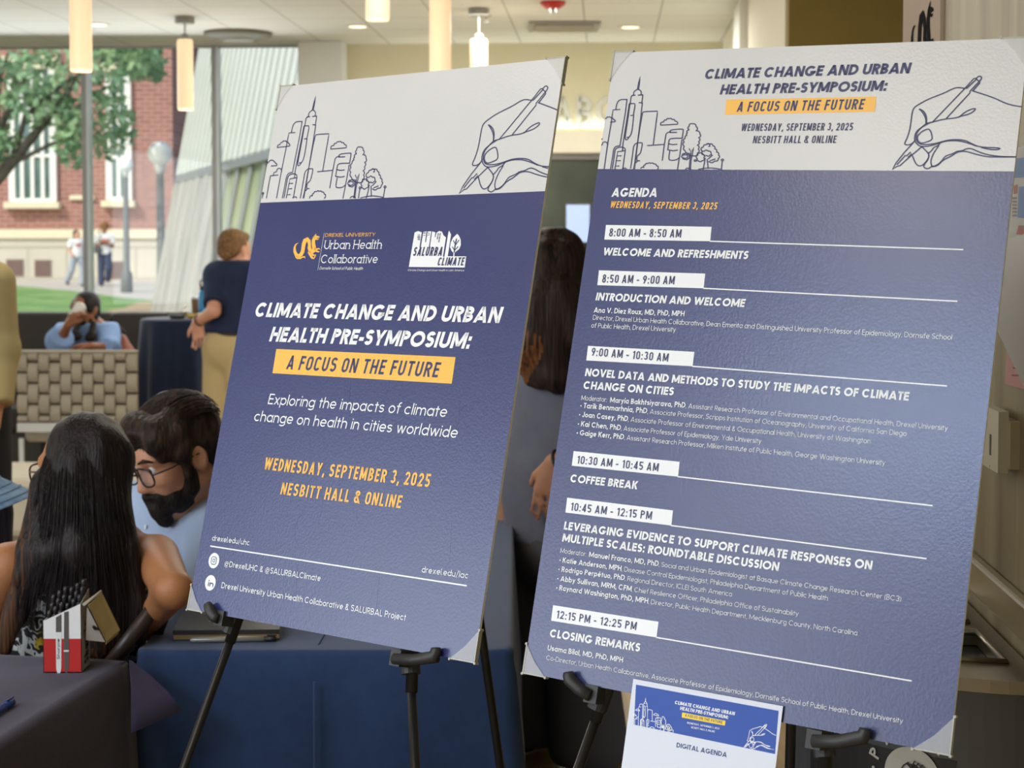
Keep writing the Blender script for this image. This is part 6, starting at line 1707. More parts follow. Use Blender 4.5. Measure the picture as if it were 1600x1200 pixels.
        if py < 700: dpt += .03 * abs(u)
        return P(cxp + u * half + wob, py, dpt)
    strands(mb, roots, st, 12, .0011)
    mb.obj('hair_strand', [HR], h, True)
    tag(bpy.data.objects[h.name], None)
    return t
woman_back()
# her folding chair
M_CHAIR = mat('chair_dark_brown', (58, 46, 40), .4, .5, var=.1)
t = thing('folding_chair', 'dark brown folding chair under the woman with long black hair', 'chair', P(125, 1100, 3.74) * v3(1, 1, 0))
cxa = P(118, 1100, 3.74)[0]
MB().box((cxa - .20, 3.56, .425), (cxa + .20, 3.98, .455), bev=.012).obj('seat', [M_CHAIR], t)
tp = P(252, 934, 3.50); bt = P(166, 1046, 3.47)
for nm, a, b, r_ in (('back_post', tp, bt, .0165), ('leg', bt, v3(bt[0] - .03, 3.50, 0), .013), ('leg', v3(cxa - .19, 3.55, .44), v3(cxa - .2, 3.46, 0), .013), ('leg', v3(cxa + .19, 3.95, .44), v3(cxa + .2, 4.05, 0), .013), ('leg', v3(cxa - .19, 3.95, .44), v3(cxa - .2, 4.05, 0), .013)):
    MB().tube([a, b], r_, 12).obj(nm, [M_CHAIR], t, True)
MB().tube([v3(bt[0], bt[1], .47), v3(cxa - .19, 3.53, .47)], .013, 10).obj('back_rail', [M_CHAIR], t, True)
MB().tube([tp, P(262, 950, 3.56), P(240, 1010, 3.62), v3(cxa + .19, 3.78, .45)], .011, 10).obj('brace', [M_CHAIR], t, True)

# ---- bearded man with glasses, looking down
def man_beard():
    SK = skin_mat('skin_olive', (196, 142, 112)); HR = hair_mat('hair_dark_brown', (62, 46, 36), (30, 30, 8), .42, (26, 19, 16)); SH = mat('shirt_pale_blue', (166, 184, 214), .8, .3, var=.08, vscale=9, bump=.10, bscale=300)
    hc = P(275, 716, 4.08); fwd = v3(-.65, -.64, -.38); Rm = frame(fwd, (-.06, -.02, 1)); s = 1.10
    t = thing('person', 'bearded person with black glasses in a pale blue shirt, looking down at the table', 'person', (hc[0], 4.2, .46))
    hf, W = head_sdf(hc, Rm, s)
    nb = P(296, 790, 4.20); ch = P(272, 880, 4.22); wa = P(252, 1000, 4.26); pe = P(240, 1070, 4.3)
    ls, rs = P(345, 832, 4.06), P(212, 792, 4.36); le, lw = P(318, 930, 3.93), P(232, 930, 4.02); re_, rw = P(196, 900, 4.34), P(222, 946, 4.12)
    fd = nrm(v3(-.66, -.60, 0)); 
    torso = union([cap(nb * .35 + ch * .65, wa, .150, .150, fd, .72), cap(wa, pe, .15, .17, fd, .75), cap(ls * .8 + rs * .2, rs * .8 + ls * .2, .066, .066)], .06)
    arms = union([limb([ls, le], [.060, .045], .01), limb([le, lw], [.045, .030], .01), limb([rs, re_], [.060, .045], .01), limb([re_, rw], [.045, .030], .01)], .015)
    knL, knR = pe + v3(-.36, -.16, -.02), pe + v3(-.34, .10, -.02); anL, anR = knL * v3(1, 1, 0) + v3(.02, 0, .08), knR * v3(1, 1, 0) + v3(.02, 0, .08)
    legs = union([limb([pe + v3(0, -.09, 0), knL, anL], [.09, .065, .045]), limb([pe + v3(0, .09, 0), knR, anR], [.09, .065, .045])], .02)
    feet = union([cap(anL, anL + v3(-.14, -.02, -.045), .04, .03), cap(anR, anR + v3(-.14, -.02, -.045), .04, .03)], .01)
    body = union([union([hf, cap(W(0, -.025, -.06), nb, .058, .064), torso], .03), arms, legs, feet, hand_sdf(lw, (-.85, .25, -.1), (0, 0, -1), thumb_side=-1), hand_sdf(rw, (.3, -.85, -.15), (0, 0, -1))], .015)
    sdf_obj('body', body, *bb([hc, ls, rs, le, re_, lw + v3(-.2, 0, 0), pe, anL + v3(-.15, 0, -.06), anR], .15), .008, SK, t)
    eyes(t, W, s, M_IRIS, hc, Rm)
    glasses(t, W, Rm, s, M_GFR, M_LENS, .029, .022)
    W2 = lambda x, y, z: W(x, y, z)
    E_ = lambda x, y, z, a, b, d: ell(W(x, y, z), v3(a, b, d) * s, Rm)
    hair = union([E_(0, -.026, .052, .090, .106, .090), E_(.0, .045, .100, .064, .052, .034), E_(-.05, .02, .075, .045, .07, .05), E_(.05, .02, .075, .042, .07, .05), E_(0, -.075, -.005, .070, .045, .060), cap(W(-.076, .022, .035), W(-.077, .030, -.02), .014, .010), cap(W(.076, .022, .035), W(.077, .030, -.02), .014, .010), cap(W(-.058, .062, .082), W(-.066, .072, .036), .020, .010)], .02)
    hair = sub(hair, E_(0, .124, -.005, .075, .075, .074), .016)
    hair = noisy(hair, .0045, 1.0, 8, (48, 34, 34))
    for sx in (-1, 1): hair = sub(hair, E_(sx * .088, -.012, -.004, .016, .022, .034), .008)
    h = sdf_obj('hair', hair, *bb([W(0, 0, .17), W(0, 0, -.1), W(.12, 0, 0), W(-.12, 0, 0), W(0, .16, 0), W(0, -.16, 0)], .02), .006, HR, t)
    rd = random.Random(2); mb = MB(); roots = [(rd.uniform(-1.1, 1.1), rd.uniform(-.2, 1), rd.uniform(.7, 1.2), rd.uniform(-1, 1)) for _ in range(260)]
    def st(k_, q, s_):
        u, w_, L_, j = q; th = -1.15 + 2.1 * s_ * L_ + w_ * .6
        r0 = .098 + .006 * math.sin(s_ * 3.1) + .003 * j
        return W(math.sin(u) * r0 * math.cos(.35 * s_) , -.026 + .108 * math.sin(th) * math.cos(u * .8), .052 + .094 * math.cos(th) * math.cos(u))
    strands(mb, roots, st, 9, .0012); mb.obj('hair_strand', [HR], h, True)
    bd = union([E_(0, .040, -.062, .062, .062, .054), cap(W(0, .078, -.096), W(0, .080, -.112), .026 * s, .020 * s), cap(W(-.064, .015, -.012), W(-.058, .02, -.06), .015, .020), cap(W(.064, .015, -.012), W(.058, .02, -.06), .015, .020), cap(W(-.024, .088, -.050), W(0, .097, -.043), .007, .008), cap(W(.024, .088, -.050), W(0, .097, -.043), .007, .008)], .016)
    bd = sub(bd, cap(W(-.015, .105, -.059), W(.015, .105, -.059), .011, .011), .006); bd = sub(bd, E_(.0, .112, .012, .080, .052, .052), .012)
    bd = noisy(bd, .003, 1.0, 4, (70, 70, 30))
    sdf_obj('beard', bd, *bb([W(0, .12, -.14), W(.09, 0, .02), W(-.09, 0, .02), W(0, -.04, -.1)], .03), .0055, hair_mat('beard_black', (40, 32, 29), (60, 60, 20), .5, (20, 16, 15)), t)
    mb = MB()
    for sx in (-1, 1): mb.tube([W(sx * .014, .098, .038), W(sx * .035, .096, .046), W(sx * .054, .084, .038)], [.003, .0045, .002], 8)
    mb.obj('eyebrow', [HR], t, True)
    cutn = nb + v3(0, 0, .02)
    sh = union([lambda p: torso(p) - .014, limb([ls, le], [.074, .062], .01), limb([le, lw * .85 + le * .15], [.062, .044], .01), limb([rs, re_], [.074, .062], .01), limb([re_, rw * .85 + re_ * .15], [.062, .044], .01)], .03)
    sh = noisy(sh, .0055, 15, 21, (1, 1, .6)); sh = union([sh, noisy(cap(nb - v3(0, 0, .02), nb + (W(0, -.025, -.06) - nb) * .45, .079, .073), .0015, 20, 2)], .02)
    sh = sub(sh, cap(nb - v3(0, 0, .02) + fd * .01, W(0, .0, -.03), .061, .066), .004)
    so = sdf_obj('shirt', sh, *bb([nb + v3(0, 0, .1), ls, rs, le, re_, lw, rw, pe], .16), .008, SH, t)
    # collar leaves and buttons
    mb = MB()
    for sg in (-1, 1):
        sd_ = nrm(np.cross(fd, v3(0, 0, 1))) * sg
        a = nb + (W(0, -.025, -.06) - nb) * .45 + sd_ * .074 + v3(0, 0, .006); b = nb + fd * .082 + sd_ * .018 + v3(0, 0, .012); c_ = nb + fd * .115 + sd_ * .066 - v3(0, 0, .058); d_ = nb + sd_ * .104 - fd * .0 - v3(0, 0, .02)
        plate(mb, [a, b, c_, d_], 0, 0, .004)
    mb.obj('collar', [SH], so)
    mb = MB()
    for i in range(4):
        q = nb + fd * (.125 + .006 * i) - v3(0, 0, .04 + .07 * i); ax = frame(fd, (0, 0, 1)); mb.lathe([(.0055, 0), (.0055, .003), (0, .0035)], q, 10, ax=(ax[:, 0], ax[:, 2], ax[:, 1]))
    mb.obj('button', [mat('button_white', (220, 224, 230), .4)], so)
    tr = union([cap(wa - v3(0, 0, .02), pe, .165, .18, fd, .78), limb([pe + v3(0, -.09, 0), knL, anL], [.105, .08, .065]), limb([pe + v3(0, .09, 0), knR, anR], [.105, .08, .065])], .03)
    sdf_obj('trousers', tr, *bb([wa, pe, knL, knR, anL, anR], .2), .012, mat('trousers_charcoal', (60, 60, 64), .85, .3), t)
    sdf_obj('shoes', union([cap(anL - v3(0, 0, .035), anL + v3(-.15, -.02, -.045), .045, .034), cap(anR - v3(0, 0, .035), anR + v3(-.15, -.02, -.045), .045, .034)], .01), *bb([anL + v3(-.16, 0, -.07), anR + v3(.05, 0, 0)], .06), .01, M_RUBBER, t)
    c_ = pe * v3(1, 1, 0)
    k = thing('folding_chair', 'dark folding chair under the bearded person', 'chair', tuple(c_))
    MB().box((c_[0] - .22, c_[1] - .22, .40), (c_[0] + .20, c_[1] + .22, .425), bev=.01).obj('seat', [M_CHAIR], k)
    MB().box((c_[0] + .19, c_[1] - .2, .60), (c_[0] + .215, c_[1] + .2, .82), bev=.01).obj('backrest', [M_CHAIR], k)
    for sx in (-1, 1):
        MB().tube([(c_[0] + .21, c_[1] + sx * .2, .80), (c_[0] + .20, c_[1] + sx * .2, .42), (c_[0] + .24, c_[1] + sx * .2, 0)], .012, 8).obj('leg', [M_CHAIR], k, True)
        MB().tube([(c_[0] - .20, c_[1] + sx * .2, .41), (c_[0] - .24, c_[1] + sx * .2, 0)], .012, 8).obj('leg', [M_CHAIR], k, True)
man_beard()

# ---- generic clothed figure used for the standing and farther people
def figure(label, J, hd, skin, hairfn, top, topspec, low, lowspec, shoe, h=.01, s=1.0, face=True, hands=(None, None), girth=1.0, neckline=.0, extra=None, waistz=None):
    """J: joints nb,ch,wa,pe,ls,rs,le,re,lw,rw,hl,hr,kl,kr,al,ar ; hd: (centre, fwd, up)"""
    hc, fwd, up = hd; Rm = frame(fwd, up); hf, W = head_sdf(hc, Rm, s)
    fd = nrm(v3(*J['fd'])); g_ = girth
    t = thing('person', label, 'person', (J['pe'][0], J['pe'][1], J['base']))
    torso = union([cap(J['nb'] * .35 + J['ch'] * .65, J['wa'], .140 * g_, .120 * g_, fd, .68), cap(J['wa'], J['pe'], .12 * g_, .150 * g_, fd, .72), cap(J['ls'] * .8 + J['rs'] * .2, J['rs'] * .8 + J['ls'] * .2, .056 * g_, .056 * g_)], .06)
    A1 = limb([J['ls'], J['le']], [.052 * g_, .040], .01); A2 = limb([J['le'], J['lw']], [.040, .027], .01); B1 = limb([J['rs'], J['re']], [.052 * g_, .040], .01); B2 = limb([J['re'], J['rw']], [.040, .027], .01)
    Lg = [limb([J['hl'], J['kl'], J['al']], [.085 * g_, .058, .040]), limb([J['hr'], J['kr'], J['ar']], [.085 * g_, .058, .040])]
    ff = nrm(v3(*J.get('ff', J['fd'])))
    feet = union([cap(a - v3(0, 0, .03), a + ff * .14 - v3(0, 0, .045), .036, .028) for a in (J['al'], J['ar'])], .01)
    parts = [union([hf, cap(W(0, -.02, -.06), J['nb'], .052, .056), torso], .03), A1, A2, B1, B2] + Lg + [feet]
    for hnd, w_, e_ in ((hands[0], J['lw'], J['le']), (hands[1], J['rw'], J['re'])):
        d_, n_, cu, ts = hnd if hnd is not None else (w_ - e_, np.cross(w_ - e_, v3(0, 0, 1)), .3, 1)
        parts.append(hand_sdf(w_, d_, n_, s, cu, thumb_side=ts))
    body = union(parts, .014)
    allp = [hc + v3(0, 0, .12 * s)] + [J[k] for k in ('nb', 'ls', 'rs', 'le', 're', 'lw', 'rw', 'pe', 'kl', 'kr', 'al', 'ar')]
    lo, hi = bb(allp, .20); lo[2] = min(J['al'][2], J['ar'][2]) - .09
    sdf_obj('body', body, lo, hi, h, skin, t)
    if face: eyes(t, W, s, M_IRIS, hc, Rm)
    hairfn(t, W, Rm, s)
    ts = topspec
    tt = [cap(J['nb'] * .35 + J['ch'] * .65, J['wa'], (.140 + ts['in']) * g_, (.120 + ts['in'] * 1.3) * g_, fd, .70), cap(J['wa'], J['hem'], (.12 + ts['in'] * 1.3) * g_, (.145 + ts['in']) * g_, fd, .74), cap(J['ls'] * .82 + J['rs'] * .18, J['rs'] * .82 + J['ls'] * .18, .056 * g_ + ts['in'], .056 * g_ + ts['in'])]
    sl = ts['sleeve']
    for a, b, c_ in ((J['ls'], J['le'], J['lw']), (J['rs'], J['re'], J['rw'])):
        r0 = .052 * g_ + ts['in']
        if sl <= 1: e_ = a + (b - a) * sl; tt.append(cut(limb([a, e_ + nrm(e_ - a) * .03], [r0, r0 * .92], .01), e_, b - a))
        else: e_ = b + (c_ - b) * (sl - 1); tt.append(limb([a, b], [r0, .042 + ts['in']], .01)); tt.append(cut(limb([b, e_ + nrm(c_ - b) * .03], [.042 + ts['in'], .030 + ts['in']], .01), e_, c_ - b))
    f = noisy(union(tt, .03), ts.get('fold', .004), ts.get('ff', 14), 31)
    f = cut(f, J['hem'], (0, 0, -1)); f = cut(f, J['nb'] + v3(0, 0, .03 + neckline), (0, 0, 1), .01)
    if ts.get('collar'): f = union([f, cap(J['nb'] - v3(0, 0, .01), J['nb'] + (W(0, -.02, -.06) - J['nb']) * .4, .07, .066)], .012)
    f = sub(f, cap(J['nb'] - v3(0, 0, .01), W(0, -.02, -.05), .057, .06), .004)
    sdf_obj(ts['name'], f, *bb([J[k] for k in ('nb', 'ls', 'rs', 'le', 're', 'lw', 'rw', 'hem', 'pe')], .2), h, top, t)
    rk = lowspec['r']
    g = union([cap(J['wa'] - v3(0, 0, .02), J['pe'], .128 * g_, .162 * g_, fd, .76)] + [limb([a, b, c_ + v3(0, 0, lowspec.get('lift', .02))], [rk[0], rk[1], rk[2]], .02) for a, b, c_ in ((J['hl'], J['kl'], J['al']), (J['hr'], J['kr'], J['ar']))], .03)
    g = noisy(g, .004, 13, 12, (1, 1, .5))
    for a in (J['al'], J['ar']): pass
    zc = min(J['al'][2], J['ar'][2]) - .045
    g = cut(g, (0, 0, zc), (0, 0, -1)); g = cut(g, J['wa'] + v3(0, 0, .03), (0, 0, 1))
    sdf_obj('trousers', g, *bb([J[k] for k in ('wa', 'pe', 'hl', 'hr', 'kl', 'kr', 'al', 'ar')], .2), h, low, t)
    sdf_obj('shoes', union([cap(a - v3(0, 0, .04), a + ff * .15 - v3(0, 0, .05), .042, .032) for a in (J['al'], J['ar'])], .01), *bb([J['al'] + ff * .16, J['ar'] + ff * .16, J['al'], J['ar']], .1), h, shoe, t)
    if extra: extra(t, W, Rm, s)
    return t
M_SHOE = mat('shoe_dark', (44, 40, 38), .5)
SK_L = skin_mat('skin_fair', (222, 166, 142)); SK_B = skin_mat('skin_brown', (150, 98, 68)); SK_M = skin_mat('skin_medium', (192, 134, 100))
def short_hair(m, fringe=.0, nz_=.004):
    def f(t, W, Rm, s):
        E_ = lambda x, y, z, a, b, d: ell(W(x, y, z), v3(a, b, d) * s, Rm)
        hr = union([E_(0, -.022, .050, .083, .100, .083), E_(0, -.062, .0, .070, .048, .065), E_(0, .04, .09, .06, .05, .035)], .02)
        hr = sub(hr, E_(0, .125, -.01, .078, .080, .080), .014)
        for sx in (-1, 1): hr = sub(hr, E_(sx * .088, -.008, -.008, .018, .026, .036), .008)
        sdf_obj('hair', noisy(hr, nz_, 1.0, 3, (40, 40, 40)), *bb([W(0, 0, .15), W(0, 0, -.08), W(.11, 0, 0), W(-.11, 0, 0), W(0, .13, 0), W(0, -.14, 0)], .02), .008, m, t)
    return f
def stand(px, d, hgt, base, width, fdir, dx=0):
    """upright joints for a figure whose feet stand under pixel column px at distance d"""
    x = X(px, d); u = nrm(v3(fdir[1], -fdir[0], 0)); c_ = lambda z, o=0.0, f=0.0: v3(x, d, base + z * hgt / 1.7) + u * o + nrm(v3(*fdir)) * f
    k = hgt / 1.7
    return dict(fd=fdir, base=base, nb=c_(1.42), ch=c_(1.24), wa=c_(1.04), pe=c_(.93), hem=c_(.88), ls=c_(1.36, -width / 2), rs=c_(1.36, width / 2), le=c_(1.08, -width / 2 - .04), re=c_(1.08, width / 2 + .04), lw=c_(.85, -width / 2 - .03, .06), rw=c_(.85, width / 2 + .03, .06), hl=c_(.90, -.09), hr=c_(.90, .09), kl=c_(.49, -.10), kr=c_(.49, .10), al=c_(.085, -.10), ar=c_(.085, .10)), c_
# ---- woman in the dark grey top standing between the boards
J, c_ = stand(872, 5.0, 1.62, 0, .34, (.60, .80, 0))
J.update(nb=P(874, 520, 5.02), ch=P(868, 620, 5.02), wa=P(858, 760, 5.02), pe=P(868, 850, 5.02), hem=P(866, 846, 5.02), ls=P(800, 572, 5.14), rs=P(932, 566, 4.92), le=P(778, 715, 5.20), lw=P(790, 840, 5.08), re=P(940, 690, 4.74), rw=P(866, 724, 4.83),
         hl=P(842, 880, 5.10), hr=P(898, 884, 4.95), kl=P(832, 1030, 5.10), kr=P(908, 1040, 4.94), al=v3(P(822, 1180, 5.12)[0], 5.12, .085), ar=v3(P(918, 1190, 4.92)[0], 4.92, .085))
def long_hair_g(t, W, Rm, s):
    m = hair_mat('hair_dark_brown_long', (64, 44, 34), (50, 50, 3), .4, (28, 20, 18)); m2 = hair_mat('hair_caramel_ends', (136, 84, 44), (50, 50, 3), .4, (70, 42, 26))
    fs = [ell(W(0, -.026, .034), v3(.108, .110, .098) * s, Rm), cap(W(0, -.05, -.01), W(0, -.085, -.20), .102, .108), cap(W(-.03, -.08, -.10), P(832, 592, 4.90), .08, .026), cap(W(.02, -.085, -.10), P(872, 588, 4.88), .085, .05), cap(W(-.01, -.09, -.12), P(850, 585, 4.885), .08, .045), cap(W(.06, -.06, -.08), P(912, 540, 4.88), .08, .04), cap(W(-.07, -.03, -.05), P(822, 585, 4.98), .05, .014)]
    f = noisy(sub(union(fs, .03), ell(W(0, .12, -.05), v3(.07, .075, .12), Rm), .02), .005, 1.0, 6, (60, 40, 6))
    V, Fc = mesh_sdf(f, *bb([W(0, 0, .15), P(800, 600, 4.9), P(930, 600, 4.9), W(0, .1, 0)], .13), .007)
    cz = V[Fc].mean(1); px_ = cz[:, 0] / cz[:, 1] * F + 800; py_ = 375 - (cz[:, 2] - 1.6) / cz[:, 1] * F
    mesh_obj('hair', V, Fc, [m, m2], t, ((py_ > 512 + 34 * np.abs(np.sin(px_ * .33 + 1))) & (px_ + .18 * (py_ - 560) < 838 + 7 * np.sin(py_ * .06))).astype(int), True)
def bracelet(t, W, Rm, s):
    d_ = nrm(J['rw'] - J['re']); ax = frame(d_, (0, 0, 1)); c0 = J['rw'] - d_ * .02
    MB().tube([c0 + (ax[:, 0] * math.cos(a) + ax[:, 2] * math.sin(a)) * .033 for a in np.linspace(0, 2 * math.pi, 24, endpoint=False)], .0045, 8, closed=True).obj('bracelet', [M_BLK], t, True)
figure('person standing between the two boards in a dark grey top, hand on hip, back turned', J, (P(872, 424, 5.0), (.72, .68, -.05), (0, 0, 1)), SK_M, long_hair_g, mat('knit_dark_grey', (116, 116, 126), .9, .3, var=.12, vscale=14, bump=.15, bscale=200),
       dict(name='top', sleeve=1.12, fold=.007, ff=11, **{'in': .032}), mat('trousers_dark_grey', (98, 95, 95), .9, .3, var=.1, bump=.1, bscale=200), dict(r=(.105, .105, .118), lift=.01), M_SHOE, h=.009, hands=(None, (P(846, 800, 4.82) - P(866, 724, 4.83), (.25, .95, .0), .22, -1)), extra=bracelet)

# ---- man in navy polo by the high table
d = 9.95; J, c_ = stand(360, d, 1.70, 0, .40, (.42, .90, 0))
J.update(nb=P(368, 414, d), ch=P(366, 455, d), wa=P(362, 512, d), pe=P(360, 538, d), hem=P(361, 519, d), ls=P(338, 430, 10.01), rs=P(402, 430, 9.87), le=P(334, 486, 9.78), lw=P(308, 503, 9.86), re=P(412, 490, 9.85), rw=P(418, 540, 9.95), hl=P(345, 545, 10.01), hr=P(376, 545, 9.93))
def watch(t, W, Rm, s):
    d_ = nrm(J['lw'] - J['le']); ax = frame(d_, (0, 0, 1)); c0 = J['lw'] - d_ * .02
    MB().tube([c0 + (ax[:, 0] * math.cos(a) + ax[:, 2] * math.sin(a)) * .034 for a in np.linspace(0, 2 * math.pi, 20, endpoint=False)], .005, 6, closed=True).obj('wristband', [M_BLK], t, True)
    Jw = J['wa']; MB().lathe([(.148, -.02), (.15, -.018), (.15, .018), (.148, .02)], Jw + v3(0, 0, -.028), 40, ax=(nrm(v3(.9, -.42, 0)), nrm(v3(.42, .9, 0)) * .78, v3(0, 0, 1))).obj('belt', [mat('belt_brown', (60, 44, 34), .5)], t, True)
figure('person in a navy polo shirt and khaki trousers standing at the high table', J, (P(367, 391, d), (.50, .86, -.05), (0, 0, 1)), SK_L, short_hair(hair_mat('hair_sandy', (150, 116, 80), (30, 30, 30), .5, (108, 80, 54))), mat('polo_navy', (40, 52, 84), .85, .3, var=.15, vscale=10, bump=.08, bscale=200),
       dict(name='polo_shirt', sleeve=.86, collar=True, fold=.006, ff=10, **{'in': .022}), mat('khaki', (206, 186, 138), .85, .3, var=.06, vscale=6), dict(r=(.112, .092, .082)), M_SHOE, h=.010, girth=1.12, hands=((v3(.10, .05, -1), v3(-.2, -1, 0), .35, 1), None), extra=watch)

# ---- woman on the bench drinking from a cup
d = 10.95; pe = v3(X(136, 11.15), 11.15, .58)
J = dict(fd=(-.25, -.97, 0), base=.46, nb=P(136, 511, 10.98), ch=P(137, 530, 11.0), wa=v3(pe[0], 11.12, .78), pe=pe, hem=v3(pe[0], 11.12, .62), ls=P(164, 519, 11.0), rs=P(106, 519, 10.96), le=P(171, 546, 10.78), lw=P(142, 541, 10.62), re=P(94, 533, 10.74), rw=P(106, 508, 10.62),
         hl=pe + v3(.09, -.02, 0), hr=pe + v3(-.09, -.02, 0), kl=pe + v3(.10, -.44, .02), kr=pe + v3(-.14, -.44, .02), al=v3(pe[0] + .08, 10.66, .085), ar=v3(pe[0] - .12, 10.66, .085))
def braids(t, W, Rm, s):
    m = hair_mat('hair_black_braid', (38, 32, 32), (30, 30, 30), .45, (18, 15, 15))
    E_ = lambda x, y, z, a, b, dd: ell(W(x, y, z), v3(a, b, dd) * s, Rm)
    hr = union([E_(0, -.022, .046, .084, .100, .082), E_(0, -.06, -.01, .074, .05, .07), E_(-.06, .03, .02, .022, .045, .05), E_(.06, .03, .02, .022, .045, .05)], .02); hr = sub(hr, E_(0, .128, -.012, .070, .082, .085), .012)
    h = sdf_obj('hair', hr, *bb([W(0, 0, .15), W(0, 0, -.1), W(.11, 0, 0), W(-.11, 0, 0), W(0, .12, 0), W(0, -.13, 0)], .02), .008, m, t)
    for pts in ([W(-.07, -.02, -.05), P(121, 508, 10.86), P(117, 520, 10.80), P(119, 527, 10.79)], [W(.07, -.02, -.05), P(146, 507, 10.87), P(144, 520, 10.82), P(141, 529, 10.80)]):
        q = []; 
        for i in range(3):
            for j in range(3): q.append(pts[i] + (pts[i + 1] - pts[i]) * j / 3)
        q.append(pts[3]); fs = [ell(p, (.021 + .014 * (i > 6), .021 + .01 * (i > 6), .024)) for i, p in enumerate(q)]
        sdf_obj('braid', union(fs, .012), *bb(q, .05), .007, m, h)
figure('person in a light blue shirt with two dark braids drinking on the window bench', J, (P(133, 484, d), (-.42, -.90, -.02), (0, 0, 1)), SK_B, braids, mat('shirt_sky_blue', (142, 174, 226), .8, .3, var=.12, vscale=9, bump=.1, bscale=200),
       dict(name='shirt', sleeve=1.30, collar=True, fold=.008, ff=12, **{'in': .040}), mat('trousers_black', (36, 38, 38), .9, .3), dict(r=(.10, .08, .06)), M_SHOE, h=.009, s=.97, hands=((v3(-1, -.1, .05), v3(0, 0, -1), .5, 1), (v3(.45, .05, .75), v3(.6, .75, -.2), .75, -1)))
c0 = P(119, 487, 10.68); ax_ = nrm(v3(-.35, -.72, -.50)); fr_ = frame(ax_, (0, 0, 1))
t = thing('coffee_cup', 'white paper coffee cup held to the mouth of the braided drinker', 'cup', tuple(c0))
MB().lathe([(0, -.055), (.026, -.055), (.037, .045), (.038, .047)], c0, 20, ax=(fr_[:, 0], fr_[:, 2], -ax_)).obj('cup_body', [mat('cup_white', (236, 234, 230), .5)], t, True)
MB().lathe([(.040, .042), (.041, .052), (.035, .060), (0, .061)], c0, 20, ax=(fr_[:, 0], fr_[:, 2], -ax_)).obj('cup_lid', [mat('cup_lid_white', (240, 240, 238), .4)], t, True)
# leather backpack beside her
c0 = v3(X(192, 11.32), 11.32, .46)
t = thing('leather_backpack', 'brown leather backpack standing on the bench beside the braided drinker', 'backpack', tuple(c0))
M_LEA = mat('leather_brown', (160, 88, 62), .42, .5, var=.25, vscale=9, bump=.1, bscale=60)
bg = union([cap(c0 + v3(0, 0, .14), c0 + v3(0, 0, .34), .12, .09, (0, 1, 0), .7), cap(c0 + v3(0, 0, .10), c0 + v3(0, 0, .12), .125, .125, (0, 1, 0), .7), cap(c0 + v3(-.02, 0, .36), c0 + v3(-.012, 0, .46), .07, .04, (0, 1, 0), .8)], .05)
bg = cut(noisy(bg, .005, 16, 9, (1, 1, .4)), c0 + v3(0, 0, .006), (0, 0, -1))
sdf_obj('bag_body', bg, c0 + v3(-.16, -.12, 0), c0 + v3(.16, .12, .54), .009, M_LEA, t)
MB().tube([c0 + v3(-.045, -.02, .49), c0 + v3(-.05, -.03, .535), c0 + v3(-.015, -.03, .55), c0 + v3(.02, -.02, .50)], .009, 8).obj('handle', [mat('strap_dark', (66, 44, 36), .5)], t, True)
MB().box(tuple(c0 + v3(-.075, -.105, .10)), tuple(c0 + v3(.075, -.082, .26)), bev=.01).obj('front_pocket', [M_LEA], t)

# ---- standing person in the tan jacket, cut by the left edge
d = 6.6; J, c_ = stand(-66, d, 1.76, 0, .42, (-.2, .98, 0))
J.update(rs=P(-8, 440, d), re=P(0, 545, 6.58), rw=P(-4, 632, 6.5), nb=P(-66, 400, d), ls=P(-128, 440, d))
figure('person in a tan olive jacket standing at the left photo edge, arm hanging', J, (P(-66, 352, d), (-.3, .95, 0), (0, 0, 1)), SK_M, short_hair(hair_mat('hair_brown_short', (70, 52, 40), (30, 30, 30), .5)), mat('jacket_tan_olive', (158, 142, 98), .85, .3, var=.12, vscale=6, bump=.12, bscale=160),
       dict(name='jacket', sleeve=2.0, fold=.006, ff=9, **{'in': .030}), mat('trousers_black_wool', (34, 34, 36), .9, .3), dict(r=(.11, .09, .08)), M_SHOE, h=.011)

